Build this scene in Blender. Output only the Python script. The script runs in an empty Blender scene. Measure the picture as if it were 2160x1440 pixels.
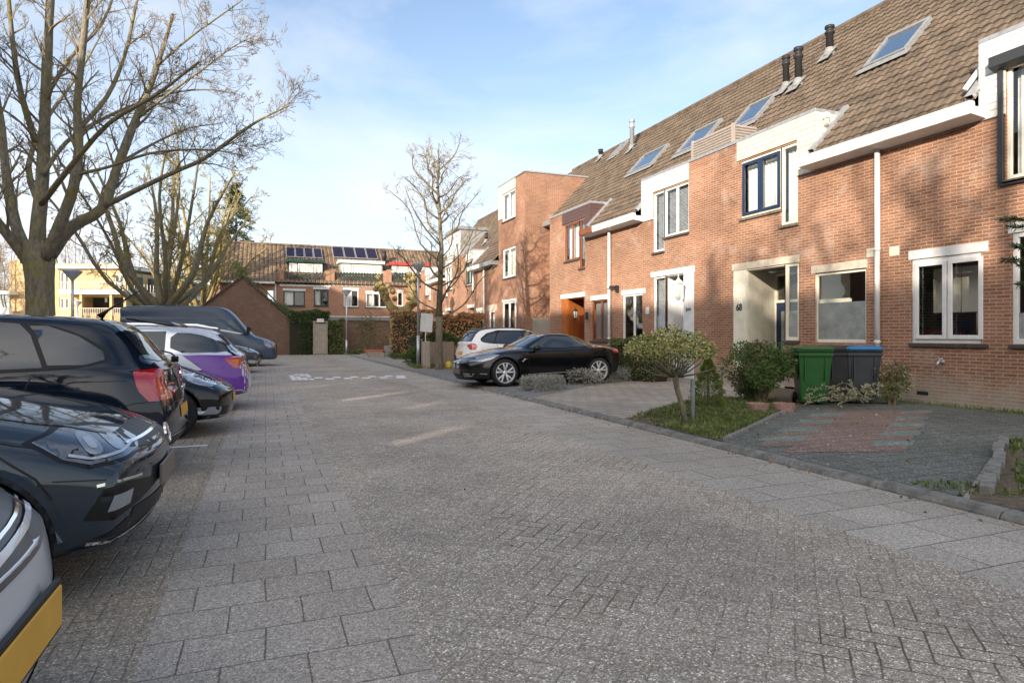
import bpy, bmesh, math, random
from mathutils import Vector, Matrix
from mathutils.bvhtree import BVHTree
sc = bpy.context.scene
R = math.radians
# ---------------------------------------------------------------- camera
FPX, HOR, U0, HC = 1340.0, 706.0, 1080.0, 1.33      # focal length, horizon and centre in photograph pixels; eye height
TH = math.atan(520/FPX); SN, CS = math.sin(TH), math.cos(TH)
cam = bpy.data.objects.new('camera', bpy.data.cameras.new('camera')); sc.collection.objects.link(cam)
cam.data.sensor_width = 36; cam.data.lens = FPX/2160*36; cam.data.shift_y = -(720-HOR)/2160
cam.location = (0, 0, HC); cam.rotation_euler = (math.pi/2, 0, -TH)
cam.data.clip_start = .05; cam.data.clip_end = 3000
sc.camera = cam
# ---------------------------------------------------------------- sky and sun
SUN_EL, SUN_TRAVEL = R(15.5), (0.735, 0.678)         # the sun stands low, behind and left of the camera
w = bpy.data.worlds.new('World'); sc.world = w; w.use_nodes = True
nt = w.node_tree; N = nt.nodes; Lk = nt.links; N.clear()
sky = N.new('ShaderNodeTexSky'); sky.sky_type = 'NISHITA'; sky.sun_disc = False
sky.sun_elevation = SUN_EL
sky.sun_rotation = math.atan2(-SUN_TRAVEL[0], -SUN_TRAVEL[1])
sky.air_density = 1.0; sky.dust_density = 0.6; sky.ozone_density = 2.2
tc = N.new('ShaderNodeTexCoord'); mp = N.new('ShaderNodeMapping'); mp.inputs['Scale'].default_value = (1.3, 1.3, 2.6)
mp.inputs['Rotation'].default_value = (0, .5, .35); mp.inputs['Location'].default_value = (.55, .2, .1)
nz = N.new('ShaderNodeTexNoise'); nz.inputs['Scale'].default_value = 1.25; nz.inputs['Detail'].default_value = 9; nz.inputs['Roughness'].default_value = .55; nz.inputs['Distortion'].default_value = .55
cr = N.new('ShaderNodeValToRGB'); cr.color_ramp.elements[0].position = .40; cr.color_ramp.elements[1].position = .70
sx = N.new('ShaderNodeSeparateXYZ'); mr = N.new('ShaderNodeMapRange')
mr.inputs['From Min'].default_value = 0.0; mr.inputs['From Max'].default_value = .62; mr.inputs['To Min'].default_value = .40; mr.inputs['To Max'].default_value = 0.0
ad = N.new('ShaderNodeMath'); ad.operation = 'ADD'; ad.use_clamp = True
mx = N.new('ShaderNodeMixRGB'); mx.inputs['Color2'].default_value = (3.75, 3.95, 4.25, 1)
bg = N.new('ShaderNodeBackground'); bg.inputs['Strength'].default_value = .15
ou = N.new('ShaderNodeOutputWorld')
ml = N.new('ShaderNodeMath'); ml.operation = 'MULTIPLY'; ml.inputs[1].default_value = .75
Lk.new(tc.outputs['Generated'], mp.inputs['Vector']); Lk.new(mp.outputs[0], nz.inputs['Vector']); Lk.new(nz.outputs['Fac'], cr.inputs[0])
Lk.new(tc.outputs['Generated'], sx.inputs[0]); Lk.new(sx.outputs['Z'], mr.inputs['Value'])
Lk.new(cr.outputs[0], ml.inputs[0]); Lk.new(ml.outputs[0], ad.inputs[0]); Lk.new(mr.outputs[0], ad.inputs[1])
Lk.new(ad.outputs[0], mx.inputs['Fac']); tn = N.new('ShaderNodeMixRGB'); tn.blend_type = 'MULTIPLY'; tn.inputs['Fac'].default_value = 1; tn.inputs['Color2'].default_value = (.97, .94, .93, 1)
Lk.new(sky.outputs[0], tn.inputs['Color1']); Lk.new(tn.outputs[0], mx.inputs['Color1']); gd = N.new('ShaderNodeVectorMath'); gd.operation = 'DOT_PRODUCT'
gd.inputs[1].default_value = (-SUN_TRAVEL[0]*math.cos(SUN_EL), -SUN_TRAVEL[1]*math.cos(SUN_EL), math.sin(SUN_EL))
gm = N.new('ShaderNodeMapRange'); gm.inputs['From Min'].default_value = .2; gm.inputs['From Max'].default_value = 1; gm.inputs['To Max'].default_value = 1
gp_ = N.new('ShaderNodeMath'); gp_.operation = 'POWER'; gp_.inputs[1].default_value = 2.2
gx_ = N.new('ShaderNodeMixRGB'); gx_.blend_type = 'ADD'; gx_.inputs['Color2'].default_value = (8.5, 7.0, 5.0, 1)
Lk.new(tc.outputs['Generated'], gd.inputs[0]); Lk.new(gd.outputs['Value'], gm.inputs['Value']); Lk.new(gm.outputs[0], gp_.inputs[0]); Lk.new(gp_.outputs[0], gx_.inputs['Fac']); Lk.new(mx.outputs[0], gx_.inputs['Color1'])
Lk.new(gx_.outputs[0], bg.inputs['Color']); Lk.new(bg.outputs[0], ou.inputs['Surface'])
sun = bpy.data.objects.new('sun', bpy.data.lights.new('sun', 'SUN')); sc.collection.objects.link(sun)
sun.data.energy = 4.3; sun.data.angle = R(.6); sun.data.color = (1, .86, .70)
_d = Vector((SUN_TRAVEL[0]*math.cos(SUN_EL), SUN_TRAVEL[1]*math.cos(SUN_EL), -math.sin(SUN_EL)))
sun.rotation_euler = _d.to_track_quat('-Z', 'Y').to_euler(); sun.location = (-30, -30, 30)
sc.view_settings.view_transform = 'Standard'; sc.view_settings.look = 'None'; sc.view_settings.gamma = 1
sc.view_settings.exposure = 0.93
# ---------------------------------------------------------------- from photograph pixels to metres
def kk(u):
    s = (u-U0)/FPX; return SN+CS*s, CS-SN*s
def G(u, v, z=0.0):
    d = FPX*(HC-z)/(v-HOR); a, b = kk(u); return (d*a, d*b)
def PX(u, v, X):
    a, b = kk(u); d = X/a; return (X, d*b, HC+(HOR-v)*d/FPX)
def PY(u, v, Y):
    a, b = kk(u); d = Y/b; return (d*a, Y, HC+(HOR-v)*d/FPX)
def PD(u, v, d):
    a, b = kk(u); return (d*a, d*b, HC+(HOR-v)*d/FPX)
# ---------------------------------------------------------------- materials
def mat(name, col, rough=.7, spec=.3, metal=0, noise=0, nscale=8, bump=0, bscale=None, coat=0, col2=None, trans=None, detail=6):
    m = bpy.data.materials.new(name); m.use_nodes = True; t = m.node_tree; b = t.nodes['Principled BSDF']
    b.inputs['Base Color'].default_value = (*col, 1); b.inputs['Roughness'].default_value = rough
    b.inputs['Specular IOR Level'].default_value = spec; b.inputs['Metallic'].default_value = metal
    b.inputs['Coat Weight'].default_value = coat; b.inputs['Coat Roughness'].default_value = .03
    if noise or col2 or bump:
        c = t.nodes.new('ShaderNodeTexCoord')
        n = t.nodes.new('ShaderNodeTexNoise'); n.inputs['Scale'].default_value = nscale; n.inputs['Detail'].default_value = detail; n.inputs['Roughness'].default_value = .65
        t.links.new(c.outputs['Object'], n.inputs['Vector'])
        if noise or col2:
            r = t.nodes.new('ShaderNodeValToRGB'); k = noise or .0
            r.color_ramp.elements[0].position = .32; r.color_ramp.elements[1].position = .68
            c2 = col2 or tuple(min(1, x*(1+k)) for x in col); c1 = tuple(x*(1-k) for x in col)
            r.color_ramp.elements[0].color = (*c1, 1); r.color_ramp.elements[1].color = (*c2, 1)
            t.links.new(n.outputs['Fac'], r.inputs[0]); t.links.new(r.outputs[0], b.inputs['Base Color'])
        if bump:
            n2 = n
            if bscale:
                n2 = t.nodes.new('ShaderNodeTexNoise'); n2.inputs['Scale'].default_value = bscale; n2.inputs['Detail'].default_value = 5
                t.links.new(c.outputs['Object'], n2.inputs['Vector'])
            bp = t.nodes.new('ShaderNodeBump'); bp.inputs['Strength'].default_value = min(1, bump); bp.inputs['Distance'].default_value = .02
            t.links.new(n2.outputs['Fac'], bp.inputs['Height']); t.links.new(bp.outputs[0], b.inputs['Normal'])
    return m
def nd(t, kind, **kw):
    n = t.nodes.new(kind)
    for k, v in kw.items():
        if k.startswith('_'): setattr(n, k[1:], v)
        else: n.inputs[k.replace('__', ' ')].default_value = v
    return n
def brick_mat(name, c1, c2, mortar, bw=.22, rh=.0625, ms=.010, stain=(.55, .6), rough=.85, whit=.0, bumpd=.006, offset=.5, freq=2, moss=0.0, speck=0.0, spscale=60, biasv=0.0, base_z=None, grime=.0):
    """masonry or paving in metres (UV map): bricks of two tones, mortar, broad weathering and fine grain"""
    m = bpy.data.materials.new(name); m.use_nodes = True; t = m.node_tree; b = t.nodes['Principled BSDF']; L = t.links.new
    b.inputs['Roughness'].default_value = rough; b.inputs['Specular IOR Level'].default_value = .25
    uv = nd(t, 'ShaderNodeTexCoord')
    wob = nd(t, 'ShaderNodeTexNoise', Scale=1.7, Detail=3.0); L(uv.outputs['UV'], wob.inputs['Vector'])
    ws = t.nodes.new('ShaderNodeVectorMath'); ws.operation = 'SCALE'; ws.inputs['Scale'].default_value = min(.03, rh*.5)
    wc = t.nodes.new('ShaderNodeVectorMath'); wc.operation = 'SUBTRACT'; wc.inputs[1].default_value = (.5, .5, .5)
    L(wob.outputs['Color'], wc.inputs[0]); L(wc.outputs[0], ws.inputs[0])
    wa = t.nodes.new('ShaderNodeVectorMath'); wa.operation = 'ADD'; L(uv.outputs['UV'], wa.inputs[0]); L(ws.outputs[0], wa.inputs[1])
    br = t.nodes.new('ShaderNodeTexBrick'); br.offset = offset; br.offset_frequency = freq
    br.inputs['Scale'].default_value = 1; br.inputs['Mortar Size'].default_value = ms; br.inputs['Mortar Smooth'].default_value = .25; br.inputs['Bias'].default_value = biasv
    br.inputs['Brick Width'].default_value = bw; br.inputs['Row Height'].default_value = rh
    br.inputs['Color1'].default_value = (*c1, 1); br.inputs['Color2'].default_value = (*c2, 1); br.inputs['Mortar'].default_value = (*mortar, 1)
    L(wa.outputs[0], br.inputs['Vector'])
    big = nd(t, 'ShaderNodeTexNoise', Scale=.55, Detail=7.0, Roughness=.62); L(uv.outputs['UV'], big.inputs['Vector'])
    r1 = nd(t, 'ShaderNodeValToRGB'); r1.color_ramp.elements[0].position = .36; r1.color_ramp.elements[1].position = .66
    r1.color_ramp.elements[0].color = (stain[0],)*3+(1,); r1.color_ramp.elements[1].color = (1+.0*stain[1],)*3+(1,)
    L(big.outputs['Fac'], r1.inputs[0])
    m1 = t.nodes.new('ShaderNodeMixRGB'); m1.blend_type = 'MULTIPLY'; m1.inputs['Fac'].default_value = stain[1]
    L(br.outputs['Color'], m1.inputs['Color1']); L(r1.outputs[0], m1.inputs['Color2'])
    fine = nd(t, 'ShaderNodeTexNoise', Scale=38.0, Detail=4.0, Roughness=.7); L(uv.outputs['UV'], fine.inputs['Vector'])
    r2 = nd(t, 'ShaderNodeValToRGB'); r2.color_ramp.elements[0].position = .3; r2.color_ramp.elements[1].position = .7
    r2.color_ramp.elements[0].color = (.62, .62, .62, 1); r2.color_ramp.elements[1].color = (1.25, 1.22, 1.2, 1); L(fine.outputs['Fac'], r2.inputs[0])
    m2 = t.nodes.new('ShaderNodeMixRGB'); m2.blend_type = 'MULTIPLY'; m2.inputs['Fac'].default_value = .8
    L(m1.outputs[0], m2.inputs['Color1']); L(r2.outputs[0], m2.inputs['Color2'])
    last = m2
    if whit:
        wn = nd(t, 'ShaderNodeTexNoise', Scale=1.1, Detail=9.0, Roughness=.72, Distortion=.4)
        mp_ = nd(t, 'ShaderNodeMapping'); mp_.inputs['Location'].default_value = (13, 7, 0); L(uv.outputs['UV'], mp_.inputs[0]); L(mp_.outputs[0], wn.inputs['Vector'])
        r3 = nd(t, 'ShaderNodeValToRGB'); r3.color_ramp.elements[0].position = .53; r3.color_ramp.elements[1].position = .74
        r3.color_ramp.elements[0].color = (0, 0, 0, 1); r3.color_ramp.elements[1].color = (whit, whit, whit, 1); L(wn.outputs['Fac'], r3.inputs[0])
        m3 = t.nodes.new('ShaderNodeMixRGB'); m3.inputs['Color2'].default_value = (.62, .54, .47, 1)
        L(r3.outputs[0], m3.inputs['Fac']); L(last.outputs[0], m3.inputs['Color1']); last = m3
    if speck:
        vo = t.nodes.new('ShaderNodeTexVoronoi'); vo.inputs['Scale'].default_value = spscale; L(uv.outputs['UV'], vo.inputs['Vector'])
        cs = nd(t, 'ShaderNodeSeparateColor'); L(vo.outputs['Color'], cs.inputs[0])
        r4 = nd(t, 'ShaderNodeValToRGB'); e = r4.color_ramp.elements
        e[0].position = 0; e[0].color = (.50, .50, .50, 1); e[1].position = 1; e[1].color = (1+speck*3.4,)*3+(1,)
        for p_, c_ in ((.35, .82), (.72, 1.08), (.90, 1+speck*.7)):
            q = e.new(p_); q.color = (c_, c_*.99, c_*.975, 1)
        L(cs.outputs[0], r4.inputs[0])
        m4 = t.nodes.new('ShaderNodeMixRGB'); m4.blend_type = 'MULTIPLY'; m4.inputs['Fac'].default_value = 1
        L(last.outputs[0], m4.inputs['Color1']); L(r4.outputs[0], m4.inputs['Color2']); last = m4
    if moss:
        mn = nd(t, 'ShaderNodeTexNoise', Scale=.9, Detail=5.0); L(uv.outputs['UV'], mn.inputs['Vector'])
        mn2 = nd(t, 'ShaderNodeTexNoise', Scale=17.0, Detail=4.0); L(uv.outputs['UV'], mn2.inputs['Vector'])
        mu = t.nodes.new('ShaderNodeMath'); mu.operation = 'ADD'; L(mn.outputs['Fac'], mu.inputs[0]); L(mn2.outputs['Fac'], mu.inputs[1])
        r5 = nd(t, 'ShaderNodeMapRange'); r5.inputs['From Min'].default_value = .98; r5.inputs['From Max'].default_value = 1.16; L(mu.outputs[0], r5.inputs['Value'])
        mm = t.nodes.new('ShaderNodeMath'); mm.operation = 'MULTIPLY'; L(r5.outputs[0], mm.inputs[0]); L(br.outputs['Fac'], mm.inputs[1])
        mk = t.nodes.new('ShaderNodeMath'); mk.operation = 'MULTIPLY'; mk.inputs[1].default_value = moss; L(mm.outputs[0], mk.inputs[0])
        m5 = t.nodes.new('ShaderNodeMixRGB'); m5.inputs['Color2'].default_value = (.10, .11, .035, 1)
        L(mk.outputs[0], m5.inputs['Fac']); L(last.outputs[0], m5.inputs['Color1']); last = m5
    if grime:
        ob = nd(t, 'ShaderNodeSeparateXYZ'); L(uv.outputs['UV'], ob.inputs[0])
        gn = nd(t, 'ShaderNodeTexNoise', Scale=3.0, Detail=6.0); L(uv.outputs['UV'], gn.inputs['Vector'])
        ga = t.nodes.new('ShaderNodeMath'); ga.operation = 'MULTIPLY_ADD'; ga.inputs[1].default_value = -.9; L(gn.outputs['Fac'], ga.inputs[0]); L(ob.outputs['Y'], ga.inputs[2])
        gr = nd(t, 'ShaderNodeMapRange'); gr.inputs['From Min'].default_value = .22; gr.inputs['From Max'].default_value = -.35; gr.inputs['To Max'].default_value = grime; L(ga.outputs[0], gr.inputs['Value'])
        m6 = t.nodes.new('ShaderNodeMixRGB'); m6.inputs['Color2'].default_value = (.40, .38, .32, 1)
        L(gr.outputs[0], m6.inputs['Fac']); L(last.outputs[0], m6.inputs['Color1']); last = m6
    L(last.outputs[0], b.inputs['Base Color'])
    hh = t.nodes.new('ShaderNodeMath'); hh.operation = 'MULTIPLY_ADD'; hh.inputs[1].default_value = -1.0; L(br.outputs['Fac'], hh.inputs[0])
    f3 = t.nodes.new('ShaderNodeMath'); f3.operation = 'MULTIPLY'; f3.inputs[1].default_value = .6; L(fine.outputs['Fac'], f3.inputs[0]); L(f3.outputs[0], hh.inputs[2])
    bp = t.nodes.new('ShaderNodeBump'); bp.inputs['Strength'].default_value = .7; bp.inputs['Distance'].default_value = bumpd
    L(hh.outputs[0], bp.inputs['Height']); L(bp.outputs[0], b.inputs['Normal'])
    return m
def glass_mat(name, tint=(.88, .91, .92), fac=.09, rough=.02):
    m = bpy.data.materials.new(name); m.use_nodes = True; t = m.node_tree; t.nodes.clear()
    o = t.nodes.new('ShaderNodeOutputMaterial'); tr = t.nodes.new('ShaderNodeBsdfTransparent'); tr.inputs[0].default_value = (*tint, 1)
    g = t.nodes.new('ShaderNodeBsdfGlossy'); g.inputs['Roughness'].default_value = rough; g.inputs[0].default_value = (1, 1, 1, 1)
    lw = t.nodes.new('ShaderNodeLayerWeight'); lw.inputs[0].default_value = .35
    a = t.nodes.new('ShaderNodeMath'); a.operation = 'ADD'; a.use_clamp = True; a.inputs[1].default_value = fac
    mxx = t.nodes.new('ShaderNodeMixShader')
    n = t.nodes.new('ShaderNodeTexNoise'); n.inputs['Scale'].default_value = 1.3; c = t.nodes.new('ShaderNodeTexCoord'); t.links.new(c.outputs['Object'], n.inputs['Vector'])
    bp = t.nodes.new('ShaderNodeBump'); bp.inputs['Strength'].default_value = .25; bp.inputs['Distance'].default_value = .012
    t.links.new(n.outputs['Fac'], bp.inputs['Height']); t.links.new(bp.outputs[0], g.inputs['Normal'])
    pw = t.nodes.new('ShaderNodeMath'); pw.operation = 'POWER'; pw.inputs[1].default_value = 3.0; pm = t.nodes.new('ShaderNodeMath'); pm.operation = 'MULTIPLY'; pm.inputs[1].default_value = .8
    lw.inputs[0].default_value = .5; t.links.new(lw.outputs['Facing'], pw.inputs[0]); t.links.new(pw.outputs[0], pm.inputs[0]); t.links.new(pm.outputs[0], a.inputs[0]); t.links.new(a.outputs[0], mxx.inputs[0]); t.links.new(tr.outputs[0], mxx.inputs[1]); t.links.new(g.outputs[0], mxx.inputs[2]); t.links.new(mxx.outputs[0], o.inputs[0])
    return m
# ---------------------------------------------------------------- mesh building
def root_loc(p):
    v = Vector((0, 0, 0))
    while p is not None: v += p.location; p = p.parent
    return v
class MB:
    def __init__(s, T=None): s.v = []; s.f = []; s.mi = []; s.T = T; s.m = 0; s.uv = {}
    def P(s, p): return s.T(*p) if s.T else tuple(p)
    def face(s, idx, uv=None):
        s.f.append(tuple(idx)); s.mi.append(s.m)
        if uv: s.uv[len(s.f)-1] = uv
    def poly(s, pts):
        n = len(s.v); s.v += [s.P(p) for p in pts]; s.face(range(n, n+len(pts)))
    def bx(s, a0, a1, b0, b1, c0, c1):
        n = len(s.v)
        s.v += [s.P(p) for p in ((a0,b0,c0),(a1,b0,c0),(a1,b1,c0),(a0,b1,c0),(a0,b0,c1),(a1,b0,c1),(a1,b1,c1),(a0,b1,c1))]
        for q in ((0,3,2,1),(4,5,6,7),(0,1,5,4),(1,2,6,5),(2,3,7,6),(3,0,4,7)): s.face([n+i for i in q])
    def prism(s, pts, axis, c0, c1):
        """closed outline (2-D) pushed along an axis: 0, 1 or 2"""
        def mk(p, c): q = list(p); q.insert(axis, c); return s.P(q)
        n = len(s.v); k = len(pts)
        s.v += [mk(p, c0) for p in pts]+[mk(p, c1) for p in pts]
        s.face(range(n+k-1, n-1, -1)); s.face(range(n+k, n+2*k))
        for i in range(k): j = (i+1) % k; s.face([n+i, n+j, n+k+j, n+k+i])
    def tube(s, path, rad, sides=6, cap=True):
        path = [Vector(s.P(p)) for p in path]; n0 = len(s.v); k = len(path)
        if not hasattr(rad, '__len__'): rad = [rad]*k
        prev = None
        for i, p in enumerate(path):
            d = (path[min(i+1, k-1)]-path[max(i-1, 0)])
            d = d.normalized() if d.length > 1e-9 else Vector((0, 0, 1))
            if prev is None:
                a = d.orthogonal().normalized()
            else:
                a = prev-d*prev.dot(d)
                a = a.normalized() if a.length > 1e-6 else d.orthogonal().normalized()
            prev = a; b = d.cross(a)
            for j in range(sides):
                t = 2*math.pi*j/sides; s.v.append(tuple(p+(a*math.cos(t)+b*math.sin(t))*rad[i]))
        for i in range(k-1):
            for j in range(sides):
                j2 = (j+1) % sides; s.face([n0+i*sides+j, n0+i*sides+j2, n0+(i+1)*sides+j2, n0+(i+1)*sides+j])
        if cap: s.face(range(n0+sides-1, n0-1, -1)); s.face(range(n0+(k-1)*sides, n0+k*sides))
    def lathe(s, prof, seg=20, c=(0, 0, 0), axis=2, closed=False):
        """profile of (radius, along-axis) turned about an axis through c"""
        n0 = len(s.v); k = len(prof)
        for r, h in prof:
            for j in range(seg):
                t = 2*math.pi*j/seg; q = [r*math.cos(t), r*math.sin(t)]; q.insert(axis, h)
                s.v.append(s.P((c[0]+q[0], c[1]+q[1], c[2]+q[2])))
        for i in range(k if closed else k-1):
            i2 = (i+1) % k
            for j in range(seg):
                j2 = (j+1) % seg; s.face([n0+i*seg+j, n0+i*seg+j2, n0+i2*seg+j2, n0+i2*seg+j])
        if not closed:
            if prof[0][0] > 1e-4: s.face(range(n0, n0+seg))
            if prof[-1][0] > 1e-4: s.face(range(n0+(k-1)*seg, n0+k*seg))
    def build(s, name, mats, parent=None, smooth=False, bevel=0, recalc=True, local=False, world_uv=True):
        me = bpy.data.meshes.new(name)
        off = Vector((0, 0, 0)) if (local or parent is None) else root_loc(parent)
        me.from_pydata([(x-off.x, y-off.y, z-off.z) for x, y, z in s.v], [], s.f)
        mats = mats if isinstance(mats, (list, tuple)) else [mats]
        for m in mats: me.materials.append(m)
        me.polygons.foreach_set('material_index', s.mi)
        me.update()
        uvl = me.uv_layers.new(name='UVMap').data
        V = s.v
        for p in me.polygons:
            n = p.normal; ax, ay, az = abs(n.x), abs(n.y), abs(n.z)
            cu = s.uv.get(p.index)
            for q, li in enumerate(p.loop_indices):
                if cu: uvl[li].uv = cu[q]; continue
                x, y, z = V[me.loops[li].vertex_index]
                uvl[li].uv = (y, z) if ax >= ay and ax > az else ((x, z) if ay > az else (x, y))
        if smooth: me.shade_smooth()
        if recalc:
            bm = bmesh.new(); bm.from_mesh(me); bmesh.ops.recalc_face_normals(bm, faces=bm.faces); bm.to_mesh(me); bm.free()
        o = bpy.data.objects.new(name, me); sc.collection.objects.link(o)
        if parent is not None: o.parent = parent
        if bevel:
            b = o.modifiers.new('bevel', 'BEVEL'); b.width = bevel; b.segments = 2; b.limit_method = 'ANGLE'; b.angle_limit = R(40)
            b.harden_normals = False
        return o
def tag(o, label=None, cat=None, group=None, kind=None):
    if label: o['label'] = label
    if cat: o['category'] = cat
    if group: o['group'] = group
    if kind: o['kind'] = kind
    return o
def empty(name, loc, label, cat, group=None, rz=0):
    o = bpy.data.objects.new(name, None); sc.collection.objects.link(o); o.location = loc; o.rotation_euler = (0, 0, rz)
    o.empty_display_size = .2
    return tag(o, label, cat, group)
def structure(name, mb, m, label=None, **k):
    o = mb.build(name, m, **k); o['kind'] = 'structure'
    if label: o['label'] = label
    return o
def copy_tree(o, parent=None):
    c = o.copy(); sc.collection.objects.link(c); c.parent = parent
    for ch in list(o.children): copy_tree(ch, c)
    return c
def text_mesh(name, body, size, m, parent, loc, rot, depth=.004, align='CENTER', sx=1.0, bold=0.0):
    cu = bpy.data.curves.new(name, 'FONT'); cu.body = body; cu.size = size; cu.extrude = depth; cu.align_x = align; cu.offset = bold
    tmp = bpy.data.objects.new(name, cu); sc.collection.objects.link(tmp)
    dg = bpy.context.evaluated_depsgraph_get(); me = bpy.data.meshes.new_from_object(tmp.evaluated_get(dg)); me.name = name
    bpy.data.objects.remove(tmp); bpy.data.curves.remove(cu)
    me.materials.clear(); me.materials.append(m)
    o = bpy.data.objects.new(name, me); sc.collection.objects.link(o); o.parent = parent
    o.location = Vector(loc)-(root_loc(parent) if parent else Vector((0, 0, 0))); o.rotation_euler = rot; o.scale = (sx, 1, 1)
    return o
def grid_wall(mb, a0, a1, z0, z1, holes, out=0, depth=.12):
    """a wall face on the plane out=const with real openings and their reveals; holes = (a0, a1, z0, z1[, depth])"""
    A = sorted({a0, a1, *[h[0] for h in holes], *[h[1] for h in holes]}); Z = sorted({z0, z1, *[h[2] for h in holes], *[h[3] for h in holes]})
    A = [a for a in A if a0 <= a <= a1]; Z = [z for z in Z if z0 <= z <= z1]
    for i in range(len(A)-1):
        for j in range(len(Z)-1):
            ca, cz = (A[i]+A[i+1])/2, (Z[j]+Z[j+1])/2
            if any(h[0] < ca < h[1] and h[2] < cz < h[3] for h in holes): continue
            mb.poly([(A[i], out, Z[j]), (A[i+1], out, Z[j]), (A[i+1], out, Z[j+1]), (A[i], out, Z[j+1])])
    for h in holes:
        d = h[4] if len(h) > 4 else depth; p, q, r, s = h[:4]
        mb.poly([(p, out, r), (p, out, s), (p, out-d, s), (p, out-d, r)]); mb.poly([(q, out, r), (q, out, s), (q, out-d, s), (q, out-d, r)])
        mb.poly([(p, out, s), (q, out, s), (q, out-d, s), (p, out-d, s)]); mb.poly([(p, out, r), (q, out, r), (q, out-d, r), (p, out-d, r)])
# ================================================================ MATERIALS OF THE PLACE
def herring_mat(name, cA, cB, joint, wdt=.105, rot=45, speck=.42, moss=.9):
    m = bpy.data.materials.new(name); m.use_nodes = True; t = m.node_tree; b = t.nodes['Principled BSDF']; L = t.links.new
    b.inputs['Roughness'].default_value = .82; b.inputs['Specular IOR Level'].default_value = .3
    def M(op, a, b_=None, c=None):
        n = t.nodes.new('ShaderNodeMath'); n.operation = op
        for i, x in enumerate((a, b_, c)):
            if x is None: continue
            if isinstance(x, (int, float)): n.inputs[i].default_value = x
            else: L(x, n.inputs[i])
        return n.outputs[0]
    uv = nd(t, 'ShaderNodeTexCoord'); mp_ = nd(t, 'ShaderNodeMapping'); mp_.inputs['Rotation'].default_value = (0, 0, R(rot)); mp_.inputs['Location'].default_value = (80, 80, 0)
    wob = nd(t, 'ShaderNodeTexNoise', Scale=6.0, Detail=2.0); L(uv.outputs['UV'], wob.inputs['Vector'])
    wc = t.nodes.new('ShaderNodeVectorMath'); wc.operation = 'MULTIPLY_ADD'; wc.inputs[1].default_value = (.018,)*3; L(wob.outputs['Color'], wc.inputs[0]); L(uv.outputs['UV'], wc.inputs[2])
    L(wc.outputs[0], mp_.inputs[0]); sp = nd(t, 'ShaderNodeSeparateXYZ'); L(mp_.outputs[0], sp.inputs[0])
    x = M('DIVIDE', sp.outputs[0], wdt); y = M('DIVIDE', sp.outputs[1], wdt)
    i, j = M('FLOOR', x), M('FLOOR', y); fx, fy = M('SUBTRACT', x, i), M('SUBTRACT', y, j)
    k = M('FLOORED_MODULO', M('SUBTRACT', i, j), 4.0)
    def eq(v): return M('COMPARE', k, float(v), .5)
    e0, e1, e2, e3 = eq(0), eq(1), eq(2), eq(3)
    dl = M('ADD', fx, e1); dr = M('ADD', M('SUBTRACT', 1.0, fx), e0); db = M('ADD', fy, e2); dt = M('ADD', M('SUBTRACT', 1.0, fy), e3)
    dist = M('MINIMUM', M('MINIMUM', dl, dr), M('MINIMUM', db, dt))
    r0 = nd(t, 'ShaderNodeMapRange'); r0.inputs['From Min'].default_value = .012; r0.inputs['From Max'].default_value = .06; r0.inputs['To Min'].default_value = 1; r0.inputs['To Max'].default_value = 0; L(dist, r0.inputs['Value'])
    jf = r0.outputs[0]
    cb = nd(t, 'ShaderNodeCombineXYZ'); L(M('SUBTRACT', i, e1), cb.inputs[0]); L(M('SUBTRACT', j, e2), cb.inputs[1])
    wn = nd(t, 'ShaderNodeTexWhiteNoise'); L(cb.outputs[0], wn.inputs['Vector'])
    c0 = t.nodes.new('ShaderNodeMixRGB'); c0.inputs['Color1'].default_value = (*cA, 1); c0.inputs['Color2'].default_value = (*cB, 1); L(wn.outputs['Value'], c0.inputs['Fac'])
    big = nd(t, 'ShaderNodeTexNoise', Scale=.45, Detail=8.0, Roughness=.65); L(uv.outputs['UV'], big.inputs['Vector'])
    rb = nd(t, 'ShaderNodeValToRGB'); rb.color_ramp.elements[0].position = .35; rb.color_ramp.elements[0].color = (.70, .70, .70, 1); rb.color_ramp.elements[1].position = .65; rb.color_ramp.elements[1].color = (1.12, 1.1, 1.07, 1); L(big.outputs['Fac'], rb.inputs[0])
    c1 = t.nodes.new('ShaderNodeMixRGB'); c1.blend_type = 'MULTIPLY'; c1.inputs['Fac'].default_value = 1; L(c0.outputs[0], c1.inputs['Color1']); L(rb.outputs[0], c1.inputs['Color2'])
    last = c1
    for scale_, amt in ((125, 1.15), (300, .7)):
        vo = t.nodes.new('ShaderNodeTexVoronoi'); vo.inputs['Scale'].default_value = scale_; L(uv.outputs['UV'], vo.inputs['Vector'])
        cs = nd(t, 'ShaderNodeSeparateColor'); L(vo.outputs['Color'], cs.inputs[0])
        r4 = nd(t, 'ShaderNodeValToRGB'); e = r4.color_ramp.elements
        e[0].position = 0; e[0].color = (1-.42*amt,)*3+(1,); e[1].position = 1; e[1].color = (1+speck*4*amt,)*3+(1,)
        for p_, c_ in ((.35, 1-.2*amt), (.75, 1+.08*amt), (.93, 1+speck*amt)):
            q = e.new(p_); q.color = (c_, c_*.985, c_*.96, 1)
        L(cs.outputs[0], r4.inputs[0])
        m4 = t.nodes.new('ShaderNodeMixRGB'); m4.blend_type = 'MULTIPLY'; m4.inputs['Fac'].default_value = 1; L(last.outputs[0], m4.inputs['Color1']); L(r4.outputs[0], m4.inputs['Color2']); last = m4
    jm = t.nodes.new('ShaderNodeMixRGB'); jm.inputs['Color2'].default_value = (*joint, 1); L(M('MULTIPLY', jf, M('MULTIPLY_ADD', big.outputs['Fac'], 3.0, -1.28)), jm.inputs['Fac']); jm.use_clamp = True; L(last.outputs[0], jm.inputs['Color1'])
    mo = nd(t, 'ShaderNodeTexNoise', Scale=.8, Detail=6.0); L(uv.outputs['UV'], mo.inputs['Vector'])
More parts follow.
